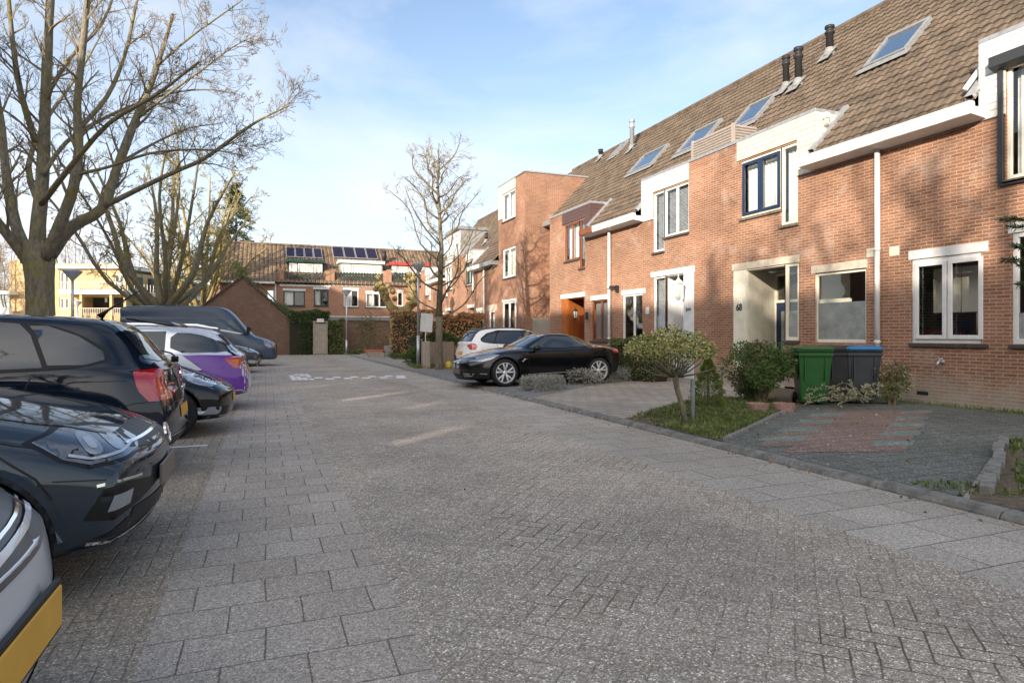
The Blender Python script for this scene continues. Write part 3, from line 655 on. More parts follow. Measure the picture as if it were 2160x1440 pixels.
lintel(h68, Aw(wB[0])-.03, Aw(wB[1])+.06, wBz[1], wBz[1]+.17, LINTEL)
window(TRX, h68, Aw(by[0]), Aw(by[1]), byz, zl0, CREAM, out=-.03, fw=.07, frost=fz(1685, 660), sill=SILL)
lintel(h68, Aw(by[0])-.02, Aw(pan[1])+.04, zl0, zl1+.03, LINTEL, out=.02)
def porch(h, A, by, pan, ztop, bm_, doorm, frame, numbers=None, lamp=True, depth=1.25, door_split=True, side=1):
    """recessed porch: flush boarded panel, slanting boarded wall, door at the back, ceiling"""
    T = TRX
    b = MB(T); p, q = sorted((A(pan[0]), A(pan[1]))); b.bx(p, q, -.07, .0, ZD, ztop); b.build('boarded_panel', bm_, h)
    # slanting wall from the panel inwards to the door
    x0, x1 = A(pan[0]), A(pan[0])+side*.95
    b = MB(T); n0 = len(b.v); ins = (A(pan[0]), -.07); inn = (A(by[1])+side*((A(pan[0])-A(by[1]))*side)*.98+side*.0, -depth)
    inn = (A(pan[0])+.72*abs(1) , -depth) if False else (A(pan[0])+.30, -depth)
    b.poly([(ins[0], ins[1], ZD), (inn[0], inn[1], ZD), (inn[0], inn[1], ztop), (ins[0], ins[1], ztop)])
    b.poly([(ins[0]+.02, ins[1], ZD), (inn[0]+.02, inn[1], ZD), (inn[0]+.02, inn[1], ztop), (ins[0]+.02, ins[1], ztop)])
    for i_ in (0, 1): b.uv[i_] = [(0, ZD), (1.35, ZD), (1.35, ztop), (0, ztop)]
    b.build('slanting_wall', bm_, h, recalc=False)
    # ceiling and floor, reveal of the near side
    lo, hi = sorted((A(by[0]), inn[0]))
    b = MB(T); b.bx(lo, hi, -depth-.05, -.02, ztop-.03, ztop-.002); b.build('porch_ceiling', CREAM, h)
    b = MB(T); b.bx(lo, hi, -depth-.05, -.0, ZD-.02, ZD+.05); b.build('threshold', LINTEL, h)
    # the back: door frame, door with a tall pane, transom light
    dw0, dw1 = inn[0]-.98, inn[0]-.04
    zt = ZD+2.12
    b = MB(T)
    b.bx(dw0-.07, dw0, -depth-.06, -depth+.02, ZD+.05, ztop-.03); b.bx(dw1, dw1+.07, -depth-.06, -depth+.02, ZD+.05, ztop-.03); b.bx(dw0, dw1, -depth-.06, -depth+.02, zt, zt+.07); b.bx(dw0, dw1, -depth-.06, -depth+.02, ztop-.11, ztop-.031)
    b.build('door_frame', frame, h)
    b = MB(T); b.bx(dw0, dw1, -depth-.03, -depth-.02, zt+.07, ztop-.11); b.build('fanlight', GLASS, h)
    b = MB(T); b.bx(lo-.3, dw0-.07, -depth-.06, -depth, ZD, ztop); b.bx(dw1+.07, dw1+.4, -depth-.06, -depth, ZD, ztop); b.build('back_wall', frame, h)
    b = MB(T)
    b.bx(dw0+.01, dw0+.14, -depth-.03, -depth+.015, ZD+.06, zt-.01); b.bx(dw1-.14, dw1-.01, -depth-.03, -depth+.015, ZD+.06, zt-.01)
    b.bx(dw0+.14, dw1-.14, -depth-.03, -depth+.015, ZD+.06, ZD+.45); b.bx(dw0+.14, dw1-.14, -depth-.03, -depth+.015, zt-.22, zt-.01); b.bx(dw0+.14, dw1-.14, -depth-.03, -depth+.01, ZD+.62, ZD+.70)
    d_ = b.build('front_door', doorm, h, bevel=.006)
    b = MB(T); b.bx(dw0+.13, dw1-.13, -depth-.02, -depth-.012, ZD+.44, zt-.2); b.build('door_pane', FROST, d_)
    b = MB(T); b.tube([(dw0+.07, -depth+.015, ZD+1.0), (dw0+.07, -depth+.07, ZD+1.0), (dw0+.19, -depth+.07, ZD+1.0)], .012, 6); b.build('handle', STEEL, d_)
    return inn
porch(h68, Aw, by, pan, zl0, BOARDS_V, BLUE_PAINT, CREAM)
text_mesh('house_number', '68', .25, BLACK, h68, (FX-.006, (Aw(pan[0])+Aw(pan[1]))/2+.02, fz(1557, 655)), (math.pi/2, 0, -math.pi/2), sx=.85, bold=.004)
b = MB(TRX); b.lathe([(0, zl0-.10), (.08, zl0-.095), (.11, zl0-.06), (.11, zl0-.03)], 16, (Aw((by[1]+pan[0])/2)+.35, -.6, 0)); b.build('porch_light', LGLASS, h68, smooth=True)
# ---------------------------------------------------------------- house to the right (near)
kA = (tA(1923), tA(2082)); kA = S(*kA); kz = (fz(2081, 725), fz(1923, 548))
AA = lambda t: BA-t
narA = (t68(1683)+.15, t68(1647)+.15); narA = (tA(2122), tA(2122)+.62); wideA = (narA[1], narA[1]+1.35); cladA = (tA(2070), wideA[1]+.03); eaveA = tA(2070)
rA = (tA(2135), tA(2135)+.55); zrA = fz(2135, 492)
holes = [(*S(AA(kA[0]), AA(kA[1])), *kz), (*S(AA(rA[0]), AA(rA[1])), kz[0], zrA), (*S(AA(narA[0]), AA(narA[1])), fz(2122, 380), ZW1), (*S(AA(wideA[0]), AA(wideA[1])), ZW0, ZW1)]
hA, A_A, roofA = row_house('terrace_house', 'brick house at the right edge with white two-pane window and dark roller shutter', BA, -1, eaveA,
    dict(holes=holes, clad=cladA, clad_z=ZW1+.04, narrow=narA, wide=wideA, cladm=CLAD_W))
up_windows(hA, A_A, narA, wideA, (ZW0, ZW1), fz(2122, 380), CREAM, sillm=SILL_M)
p, q = S(AA(kA[0]), AA(kA[1])); md = (p+q)/2
fw_ = window(TRX, hA, p, q, *kz, WHITE, out=-.02, fw=.075, mull=[md], sill=SILL, sash=(p+.05, q-.05, md))
lintel(hA, p-.02, q+.06, kz[1], kz[1]+.17, WHITE)
# kitchen wall units glimpsed inside
b = MB(TRX); b.bx(q-.55, q-.03, -.9, -.55, 1.75, 2.6); b.bx(q-1.1, q-.57, -.9, -.55, 1.75, 2.6); b.build('wall_cupboard', CREAM, hA, bevel=.01)
b = MB(TRX); b.bx(p-.3, q+.3, -.75, -.35, .9, 1.15); b.build('worktop', WHITE, hA, bevel=.01)
p, q = S(AA(rA[0]), AA(rA[1]))
window(TRX, hA, p, q, kz[0], zrA, WHITE, out=-.02, fw=.075, sill=SILL, frost=fz(2135, 660))
lintel(hA, p-.02, q+.06, zrA, zrA+.17, WHITE)
# roller shutter: box and guide rails over the upper window
p, q = S(AA(narA[0])+.02, AA(wideA[1]))
b = MB(TRX); b.prism([(.03, ZW1-.08), (.20, ZW1-.02), (.20, ZW1+.16), (.03, ZW1+.2)], 0, p-.02, q+.14); sh = b.build('roller_shutter', ANTHR, hA, bevel=.012)
b = MB(TRX); b.bx(q-.0, q+.07, .0, .07, fz(2122, 384), ZW1-.03); b.bx(p-.05, p+.02, .0, .07, fz(2122, 384), ZW1-.03); b.bx(p-.05, q+.07, .0, .06, fz(2122, 384)-.06, fz(2122, 384)); b.build('shutter_guide', ANTHR, sh)
# air brick, vents
b = MB(TRX); a_, z_ = fy(1946), fz(1946, 829); b.bx(a_-.11, a_+.11, -.02, .003, z_-.035, z_+.035); b.build('air_brick', BLACK, hA)
for (u, v, hh_) in ((1838, 533, h68), (1887, 530, hA)):
    a_, z_ = fy(u), fz(u, v); b = MB(TRX); b.bx(a_-.10, a_+.10, 0, .012, z_-.09, z_+.09)
    for k_ in range(6): b.bx(a_-.08, a_+.08, .012, .022, z_-.075+k_*.026, z_-.062+k_*.026)
    b.build('wall_vent', CREAM, hh_)
# bit of white pipe and bent lead on the eave near the boarding
b = MB(); s_ = AA(eaveA)+.16
b.tube([slope_pt(s_, .35, .16), slope_pt(s_-.02, 1.25, .18)], .045, 10); b.build('overflow_pipe', WHITE, hA, smooth=True)
# ---------------------------------------------------------------- house 66 (white boards)
B66 = lambda t: BB-t
w66 = S(t66(1313), t66(1360)); w66z = (fz(1313, 719), fz(1313, 623))
by66 = S(t66(1378), t66(1403)); pan66 = S(t66(1442), t66(1464)); zl66 = fz(1378, 585)
nar66 = S(t66(1378), t66(1401)); wid66 = S(t66(1401), t66(1453)); eave66 = t66(1355); cl66 = (t66(1355), wid66[1])
zbot = fz(1382, 727)
holes = [(*S(B66(w66[0]), B66(w66[1])), *w66z), (*S(B66(by66[0]), B66(by66[1])), ZD, zl66, .1), (*S(B66(by66[1]), B66(pan66[1])), ZD, zl66, .02),
         (*S(B66(wid66[0]), B66(wid66[1])), ZW0, ZW1), (*S(B66(nar66[0]), B66(nar66[1])), ZN, ZW1)]
h66, A66, roof66 = row_house('terrace_house', 'brick house with white boards round the upper window and a white framed porch', BB, -1, eave66,
    dict(holes=holes, clad=cl66, clad_z=ZW1+.04, narrow=nar66, wide=wid66, cladm=CLAD_W))
up_windows(h66, A66, nar66, wid66, (ZW0, ZW1), ZN, WHITE, blind=True, curt=False)
p, q = S(B66(w66[0]), B66(w66[1])); window(TRX, h66, p, q, *w66z, WHITE, out=-.03, mull=[(p+q)/2], sill=SILL)
lintel(h66, p-.03, q+.08, w66z[1], w66z[1]+.16, WHITE)
p, q = S(B66(by66[0]), B66(by66[1])); window(TRX, h66, p, q, zbot, zl66, WHITE, out=-.03, blind=True)
b = MB(TRX); b.bx(p, q, -.09, -.02, ZD, zbot); b.build('boarded_panel', BOARDS_VW, h66)
lintel(h66, B66(pan66[1])-.03, B66(by66[0])+.12, zl66, zl66+.17, WHITE, out=.02)
# white panel, recess with the door set back
b = MB(TRX); p, q = S(B66(pan66[0]), B66(pan66[1])); b.bx(p, q, -.07, .004, ZD, zl66); b.build('boarded_panel', BOARDS_VW, h66)
lo, hi = B66(pan66[0]), B66(by66[1]); dp = 1.0
b = MB(TRX); b.poly([(lo, -.07, ZD), (lo, -dp, ZD), (lo, -dp, zl66), (lo, -.07, zl66)]); b.poly([(hi, -.1, ZD), (hi, -dp, ZD), (hi, -dp, zl66), (hi, -.1, zl66)])
b.build('porch_side', BOARDS_VW, h66, recalc=False)
b = MB(TRX); b.bx(lo, hi, -dp-.05, -.03, zl66-.03, zl66-.003); b.build('porch_ceiling', WHITE, h66)
b = MB(TRX); b.bx(lo, lo+.07, -dp, -dp+.06, ZD, zl66-.03); b.bx(hi-.07, hi, -dp, -dp+.06, ZD, zl66-.03); b.bx(lo+.07, hi-.07, -dp, -dp+.06, ZD+2.1, ZD+2.17); b.build('door_frame', WHITE, h66)
b = MB(TRX); b.bx(lo+.07, lo+.2, -dp, -dp+.04, ZD, ZD+2.1); b.bx(hi-.2, hi-.07, -dp, -dp+.04, ZD, ZD+2.1); b.bx(lo+.2, hi-.2, -dp, -dp+.04, ZD, ZD+.8); b.bx(lo+.2, hi-.2, -dp, -dp+.04, ZD+1.9, ZD+2.1); d66 = b.build('front_door', WHITE, h66)
b = MB(TRX); b.bx(lo+.2, hi-.2, -dp+.01, -dp+.02, ZD+.8, ZD+1.9); b.build('door_pane', GLASS, d66)
b = MB(TRX); b.bx(lo+.07, hi-.07, -dp+.01, -dp+.02, ZD+2.17, zl66-.03); b.build('fanlight', GLASS, h66)
text_mesh('name_plate', 'Joris', .14, ANTHR, h66, (FX-.012, B66((pan66[0]+pan66[1])/2), fz(1453, 655)), (math.pi/2, 0, -math.pi/2), sx=.9)
b = MB(TRX); a_, z_ = fy(1366), fz(1366, 655); b.bx(a_-.09, a_+.09, 0, .02, z_-.11, z_+.11); b.build('number_plate', WHITE, h66, bevel=.005)
# ---------------------------------------------------------------- house 64 (orange wood porch, dark boards)
B64 = lambda t: BB+t
w64 = S(t64(1285), t64(1247)); w64z = (fz(1247, 718), fz(1247, 634))
or64 = S(t64(1233), t64(1184)); zl64 = fz(1235, 625)
nar64 = S(t64(1234), t64(1222)); wid64 = S(t64(1222), t64(1191)); eave64 = t64(1246); cl64 = (eave64, t64(1187))
holes = [(*S(B64(w64[0]), B64(w64[1])), *w64z), (*S(B64(or64[0]), B64(or64[1])), ZD, zl64, .02), (*S(B64(wid64[0]), B64(wid64[1])), ZW0, ZW1), (*S(B64(nar64[0]), B64(nar64[1])), ZN, ZW1)]
h64, A64, roof64 = row_house('terrace_house', 'brick end house with varnished orange wood porch and dark brown boards above', BB, 1, eave64,
    dict(holes=holes, clad=cl64, clad_z=ZW1+.04, narrow=nar64, wide=wid64, cladm=CLAD_B, gutter=WHITE))
up_windows(h64, A64, nar64, wid64, (ZW0, ZW1), ZN, BROWN_WOOD, sillm=SILL)
window(TRX, h64, B64(w64[0]), B64(w64[1]), *w64z, BROWN_WOOD, out=-.05, mull=[B64((w64[0]+w64[1])/2)], blind=True, sill=SILL)
lintel(h64, B64(w64[0])-.03, B64(w64[1])+.06, w64z[1], w64z[1]+.17, CREAM)
lintel(h64, B64(or64[0])-.03, B64(or64[1])+.05, zl64, zl64+.18, CREAM, out=.02)
fr_ = B64(or64[1])-(fy(1184)-fy(1196))
b = MB(TRX); b.bx(fr_, B64(or64[1]), -.08, .0, ZD, zl64); b.build('boarded_panel', ORANGE_WOOD, h64)
b = MB(TRX)
e0 = (fr_, -.08); e1 = (fr_+.35, -1.15)
b.poly([(*e0, ZD), (*e1, ZD), (*e1, zl64), (*e0, zl64)]); b.uv[0] = [(0, ZD), (1.2, ZD), (1.2, zl64), (0, zl64)]
b.build('slanting_wall', ORANGE_WOOD, h64, recalc=False)
b = MB(TRX); b.bx(B64(or64[0]), e1[0]-.05, -1.2, -1.14, ZD, zl64); b.build('front_door', BROWN_WOOD, h64)
b = MB(TRX); b.bx(B64(or64[0]), e1[0], -1.2, -.03, zl64-.03, zl64-.002); b.build('porch_ceiling', BROWN_WOOD, h64)
b = MB(TRX); b.bx(B64(or64[0])-.002, B64(or64[0])+.10, -.12, -.02, ZD, zl64-.03); b.build('door_post', ANTHR, h64)
# white end cap of the gutter over the orange house is bare wood on its far half
b = MB(TRX); b.bx(B64(eave64)-.9, B64(eave64)+.11, OE+.142, OE+.16, ZE-.15, ZE+.05); b.build('gutter_board', BROWN_WOOD, h64)
# ---------------------------------------------------------------- roof windows, flues
def add_rw(parent, u0, v0, u1, v1, w_=.95):
    """from the lower-left and the upper-right corner as seen"""
    pass
def on_slope(u, v):
    a, b_ = kk(u); c = (HOR-v)/FPX
    # point d*(a,b_,c)+(0,0,HC) on the tile plane
    k = SLO[1]/SLO[0]
    d = (ZE-HC-k*(FX-OE))/(c-k*a)
    X = d*a; return d*b_, (X-(FX-OE))/SLO[0]*SLEN
def rw_from(parent, low_near, low_far, top_near):
    y1, s1 = on_slope(*low_near); y2, s2 = on_slope(*low_far); y3, s3 = on_slope(*top_near)
    roof_window(parent, min(y1, y2), max(y1, y2), (s1+s2)/2, s3)
rw_from(roof68, (1918, 112), (1822, 150), (1975, 42)) if False else None
for par, ln, lf, tn in ((roof68, (1915, 112), (1824, 152), (1975, 40)), (roof66, (1592, 262), (1545, 276), (1637, 204)), (roof66, (1478, 312), (1430, 328), (1516, 260)), (roof64, (1375, 352), (1328, 370), (1410, 309)), (roof64, (1300, 330), (1288, 336), (1314, 306))):
    rw_from(par, ln, lf, tn)
def flue(parent, u, v, hgt, r, m, cap=True, base=LEAD, name='flue'):
    y, s = on_slope(u, v); x, _, z = slope_pt(y, s)
    b = MB(); b.lathe([(r, z-.25), (r, z+hgt*.72), (r*1.35, z+hgt*.74), (r*1.35, z+hgt*.80), (r, z+hgt*.82), (r, z+hgt*.9), (r*1.35, z+hgt*.92), (r*1.3, z+hgt)], 14, (x, y, 0))
    o = b.build(name, m, parent, smooth=True)
    b = MB(); w_ = r*2.1
    b.poly([slope_pt(y-w_, s-.35, .10), slope_pt(y+w_, s-.35, .10), slope_pt(y+w_, s+.25, .11), slope_pt(y-w_, s+.25, .11)])
    b.lathe([(r*1.9, z-.02), (r*1.15, z+.22)], 14, (x, y, 0)); b.build('flashing', LEAD, o, recalc=False)
    return o
flue(roof68, 1750, 118, .85, .10, BLACK); flue(roof68, 1684, 182, 1.1, .10, BLACK); flue(roof68, 1658, 190, 1.0, .09, BLACK)
flue(roof66, 1333, 316, 1.35, .10, ZINC); flue(roof64, 1267, 336, .5, .10, BLACK)
# louvred ventilation box standing on the flat roof between 66 and 68
vy0, vy1 = fy(1553, 12.0), fy(1468, 12.0)
v_ = MB(); X0, X1 = 11.9, 12.7; z0v, z1v = ZP+.03, fz(1505, 280, 11.9)
hv = MB()
for k_ in range(8):
    z = z0v+.04+k_*(z1v-z0v-.06)/8
    hv.poly([(X0, vy0, z), (X0, vy1, z), (X0-.035, vy1, z+.03), (X0-.035, vy0, z+.03)]); hv.poly([(X0-.035, vy0, z+.03), (X0-.035, vy1, z+.03), (X0, vy1, z+.075), (X0, vy0, z+.075)])
    hv.poly([(X0, vy0, z), (X1, vy0, z), (X1, vy0-.035, z+.03), (X0, vy0-.035, z+.03)]); hv.poly([(X0, vy0-.035, z+.03), (X1, vy0-.035, z+.03), (X1, vy0, z+.075), (X0, vy0, z+.075)])
hv.bx(X0+.01, X1, vy0+.01, vy1, z0v, z1v); hv.bx(X0-.04, X0+.04, vy0-.04, vy0+.04, z0v, z1v+.02); hv.bx(X0-.04, X0+.03, vy1-.03, vy1+.04, z0v, z1v+.02)
vb = hv.build('ventilation_box', mat('grey brown louvres', (.33, .29, .26), rough=.6, noise=.1), None)
tag(vb, 'grey louvred ventilation box on the flat roof between cream and white boards', 'vent')
# ---------------------------------------------------------------- downpipes, tap, lanterns
def downpipe(u, z1, label, joints=(3.0, 1.15), X=FX, m=WHITE):
    y = fy(u, X); b = MB(); b.tube([(X-.10, y, .75), (X-.10, y, z1)], .052, 14)
    o = b.build('downpipe', m, None, smooth=True); tag(o, label, 'downpipe')
    c = MB()
    for z in joints: c.lathe([(.058, z), (.060, z+.07)], 14, (X-.10, y, 0))
    c.build('socket', m, o, smooth=True)
    c = MB()
    for z in (2.0, 3.9): c.bx(X-.06, X, y-.015, y+.015, z, z+.03)
    c.build('bracket', STEEL, o)
    c = MB(); c.tube([(X-.10, y, .0), (X-.10, y, .78)], .058, 14); c.build('foot_pipe', mat('grey green pipe', (.42, .47, .45), rough=.5, noise=.2), o, smooth=True)
    return o
downpipe(1858, ZE-.15, 'thick white downpipe between the two beige wall vents'); downpipe(1290, ZE-.15, 'white downpipe between the red brown window and the white window')
b = MB(TRX); a_, z_ = fy(1989), fz(1989, 763)
b.tube([(a_, 0, z_), (a_, .13, z_), (a_+.02, .15, z_-.10)], [.02, .022, .017], 8); b.tube([(a_-.06, .09, z_+.06), (a_+.06, .09, z_+.06)], .013, 6); b.tube([(a_, .09, z_), (a_, .09, z_+.06)], .012, 6)
b.lathe([(.035, 0), (.035, .012)], 12, (a_, 0, z_), axis=1); tp = b.build('garden_tap', STEEL, None, smooth=True); tag(tp, 'chrome garden tap on the brick wall under the white window', 'tap')
def lantern(name, x, y, z, s, m, lab, arm, hook=True):
    o_ = empty(name, (x, y, z), lab, 'lantern')
    b = MB(); b.lathe([(.012*s, .30*s), (.02*s, .27*s), (.13*s, .17*s), (.14*s, .155*s), (.11*s, .15*s)], 6, (x, y, z)); b.lathe([(.05*s, -.15*s), (.075*s, -.13*s), (.03*s, -.2*s)], 6, (x, y, z))
    for k_ in range(6):
        t = 2*math.pi*k_/6; b.tube([(x+.072*s*math.cos(t), y+.072*s*math.sin(t), z-.14*s), (x+.112*s*math.cos(t), y+.112*s*math.sin(t), z+.155*s)], .008*s, 4)
    b.build('lantern_cage', m, o_)
    b = MB(); b.lathe([(.065*s, -.14*s), (.103*s, .15*s)], 6, (x, y, z)); b.build('lantern_glass', LGLASS, o_)
    b = MB(); b.tube(arm, .012*s, 6); b.build('bracket', m, o_)
    return o_
x, y, z = PX(1431, 614, FX-.32)
lantern('wall_lantern', x, y, z, 1.35, WHITE, 'white six-sided lantern hanging in front of the white porch panel', [(x, y, z+.38), (x, y, z+.55), (FX, y, z+.55)])
x, y, z = PX(1214, 664, FX+.2)
lantern('wall_lantern', x, y, z, .95, BRASS, 'small dark round lantern on the orange wooden porch wall', [(x, y, z+.27), (x+.03, y+.09, z+.3)])
b = MB(TRX); a_, z_ = fy(1304), fz(1304, 608); b.bx(a_-.07, a_+.05, .0, .1, z_-.13, z_+.1); b.tube([(a_+.03, .1, z_+.04), (a_+.22, .22, z_+.06)], .045, 8); cm_ = b.build('security_camera', BLACK, None); tag(cm_, 'small black box with a white tipped camera beside the far downpipe', 'camera')
b = MB(TRX); b.lathe([(.05, 0), (.05, .09)], 10, (a_+.26, .22, z_+.06-.0), axis=0); b.build('camera_head', WHITE, cm_, smooth=True)
b = MB(TRX); a_, z_ = fy(1239), fz(1239, 664); b.bx(a_-.06, a_+.06, 0, .06, z_-.17, z_+.1); lb = b.build('letter_box', BLACK, None, bevel=.01); tag(lb, 'small black letter box on the brick between orange porch and window', 'letter box')
for (u, v, lab) in ((1752, 245, 'small floodlight under the flat roof edge of the cream boarded dormer'), (1262, 442, 'small white floodlight on the dark brown boarded dormer')):
    x, y, z = PX(u-8, v, FX+.25); b = MB(); b.bx(x-.1, x+.02, y-.08, y+.08, z-.06, z+.06); b.tube([(x, y, z-.05), (x-.05, y-.04, z-.2)], .05, 8); fl_ = b.build('floodlight', CREAM, None, bevel=.01); tag(fl_, lab, 'floodlight')
# ================================================================ TOWER HOUSE, SECOND ROW
YT0, YT1 = 27.9, fy(1052); XB = 15.0; ZT = PX(1108, 362, FX)[2]
th = empty('tower_house', (FX, YT0, 0), 'three storey flat roofed brick tower house beyond the orange porch house', 'house')
b = MB(TRX)
uw = lambda u: fy(u)
tw = [(uw(1087), uw(1060), PX(1087, 457, FX)[2], PX(1087, 396, FX)[2]), (uw(1088), uw(1061), PX(1088, 582, FX)[2], PX(1088, 518, FX)[2]), (uw(1087), uw(1060), ZD, PX(1088, 634, FX)[2])]
grid_wall(b, YT0, YT1, -.1, ZT, tw)
b.poly([(YT0, 0, -.1), (YT0, 0, ZT), (YT0, -(XB-FX), ZT), (YT0, -(XB-FX), -.1)])
b.poly([(YT1, 0, -.1), (YT1, 0, ZT), (YT1, -(XB-FX), ZT), (YT1, -(XB-FX), -.1)])
grid_wall(b, YT1, 33.7, -.1, ZE-.02, [(uw(1044), uw(1032), .9, PX(1040, 655, FX)[2])])
b.build('wall', BRICK_TOWER, th, recalc=False)
# set-back piece between the end house and the tower, under the same roof
b = MB(TRX); b.poly([(BB+W, -1.3, -.1), (BB+W, -1.3, ZE+1.2), (YT0, -1.3, ZE+1.2), (YT0, -1.3, -.1)]); b.poly([(BB+W, -1.3, -.1), (BB+W, -1.3, 6.4), (BB+W, -4.8, 10.5), (BB+W, -4.8, -.1)]); b.build('set_back_wall', BRICK_TOWER, th, recalc=False)
s_ = slope_s(ZE+1.5)
rf = tile_roof(TRX, BB+W, 32.2, OE-SLO[0]/SLEN*s_, ZE+SLO[1]/SLEN*s_, -SLO[0], SLO[1], SLEN-s_, holes=[(YT0, YT1, -1, SLEN*.52-s_+.3)])
rf.poly([(32.2, -(XRG-FX), ZRG), (BB+W, -(XRG-FX), ZRG), (BB+W, -2*(XRG-FX)-.3, ZE), (32.2, -2*(XRG-FX)-.3, ZE)])
rf.poly([(32.2, 0, ZE), (32.2, -(XRG-FX), ZRG-.05), (32.2, -2*(XRG-FX), ZE)])
r1 = rf.build('roof', TILE, th, recalc=False)
rf = tile_roof(TRX, YT1, 33.7, OE, ZE, -SLO[0], SLO[1], SLEN); rf.poly([(YT1, -(XRG-FX), ZRG), (33.7, -(XRG-FX), ZRG), (33.7, -2*(XRG-FX)-.3, ZE), (YT1, -2*(XRG-FX)-.3, ZE)]); rf.build('roof', TILE, th, recalc=False)
b = MB(TRX); y = BB+W
while y < 32.1: b.tube([(y, -(XRG-FX), ZRG), (y+.4, -(XRG-FX), ZRG+.02)], [.13, .115], 8); y += .38
b.build('ridge_tiles', TILE, r1)
b = MB(TRX); ge = slope_s(ZE+1.5)
b.bx(BB+W+.02, YT0-.02, -1.35+.0, -.9, ZE+1.28, ZE+1.5); b.build('gutter', LEAD, th); b = MB(TRX); b.bx(YT1+.05, 33.7, 0, .42, ZE-.17, ZE+.05); b.build('gutter', LEAD, th)
b = MB(TRX); b.bx(YT0-.04, YT1+.04, -(XB-FX), .05, ZT, ZT+.07); b.build('roof_edge', ZINC, th)
b = MB(TRX); b.bx(uw(1087)-.03, YT1-.002, .001, .03, tw[0][3], ZT-.003); b.bx(uw(1060), YT1-.002, .001, .03, tw[0][2]+.2, tw[0][3]); b.build('boarding', CLAD_C, th)
for i, q in enumerate(tw):
    window(TRX, th, q[0], q[1], q[2], q[3], WHITE, out=-.02, fw=.09, mull=[(q[0]+q[1])/2] if i < 2 else [q[0]+.9], sill=SILL if i < 2 else None, curtain=[(q[0]+.1, q[1]-.1)] if i < 2 else None)
b = MB(TRX); q = tw[2]; b.bx(q[0]-.12, q[0]-.002, 0, .03, ZD, q[3]+.12); b.bx(q[0], q[1], .001, .03, q[3]+.003, q[3]+.12); b.build('door_surround', WHITE, th)
window(TRX, th, uw(1044), uw(1032), .9, PX(1040, 655, FX)[2], WHITE, out=-.02, fw=.08, curtain=[(uw(1044), uw(1032))]); lintel(th, uw(1048), uw(1029), PX(1040, 655, FX)[2], PX(1040, 646, FX)[2]+.1, LINTEL)
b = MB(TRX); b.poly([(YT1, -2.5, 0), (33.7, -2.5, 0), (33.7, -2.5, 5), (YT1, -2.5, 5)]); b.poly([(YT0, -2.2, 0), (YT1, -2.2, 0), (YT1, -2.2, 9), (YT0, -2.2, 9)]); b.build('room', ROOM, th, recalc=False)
def generic_holes(A):
    return [(*S(A(.45), A(1.65)), 1.2, 2.7), (*S(A(2.2), A(3.4)), ZD, 2.95, .5), (*S(A(2.6), A(3.8)), ZW0, ZW1), (*S(A(2.15), A(2.6)), ZN, ZW1)]
def second_row(base, dr, label, wm, cm, sm=None):
    A = lambda t: base+dr*t
    h, _, rf = row_house('terrace_house', label, base, dr, 2.1, dict(holes=generic_holes(A), clad=(2.1, 3.85), clad_z=ZW1+.04, narrow=(2.15, 2.6), wide=(2.6, 3.8), cladm=cm))
    up_windows(h, A, (2.15, 2.6), (2.6, 3.8), (ZW0, ZW1), ZN, wm, sashm=sm, sillm=SILL)
    window(TRX, h, *S(A(.45), A(1.65)), 1.2, 2.7, WHITE, out=-.03, mull=[A(1.05)], sill=SILL, curtain=[S(A(.5), A(1.6))]); lintel(h, *S(A(.4), A(1.7)), 2.7, 2.88, WHITE)
    lintel(h, *S(A(2.1), A(3.5)), 2.95, 3.15, WHITE)
    b = MB(TRX); p, q = S(A(2.2), A(3.4)); b.bx(p, q, -.55, -.5, ZD, 2.95); b.build('front_door', WHITE, h)
    return h, A, rf
r2b, A2b, rf2b = second_row(33.7, 1, 'brick house with dark framed upper window beyond the tower house', WHITE, CLAD_W, DARKGREEN)
r2c, A2c, rf2c = second_row(44.3, -1, 'far brick house carrying a tall white box dormer on its roof', WHITE, CLAD_W)
r2d, A2d, rf2d = second_row(44.3, 1, 'farthest brick house of the right hand row, beside the red dormer', WHITE, CLAD_W)
yd0, yd1 = 41.2, 44.4
b = MB(TRX); b.bx(yd0, yd1, -3.2, -.75, 6.0, 8.45); dm = b.build('box_dormer', CLAD_W, r2c)
b = MB(TRX); b.bx(yd0-.12, yd1+.12, -3.4, -.55, 8.45, 8.65); b.build('dormer_roof', LEAD, dm)
for k_ in range(3): window(TRX, dm, yd0+.15+k_*1.0, yd0+1.1+k_*1.0, 6.9, 8.2, WHITE, out=-.68, curtain=None)
b = MB(TRX); b.bx(yd0-.015, yd0-.002, -3.2, -.75, 6.1, 8.44); b.build('dormer_cheek', mat('grey zinc cheek', (.25, .255, .26), rough=.6), dm)
downpipe(1024, ZE-.15, 'white downpipe at the small window left of the tower')
flue(rf2b, 1026, 512, .6, .1, BLACK); 
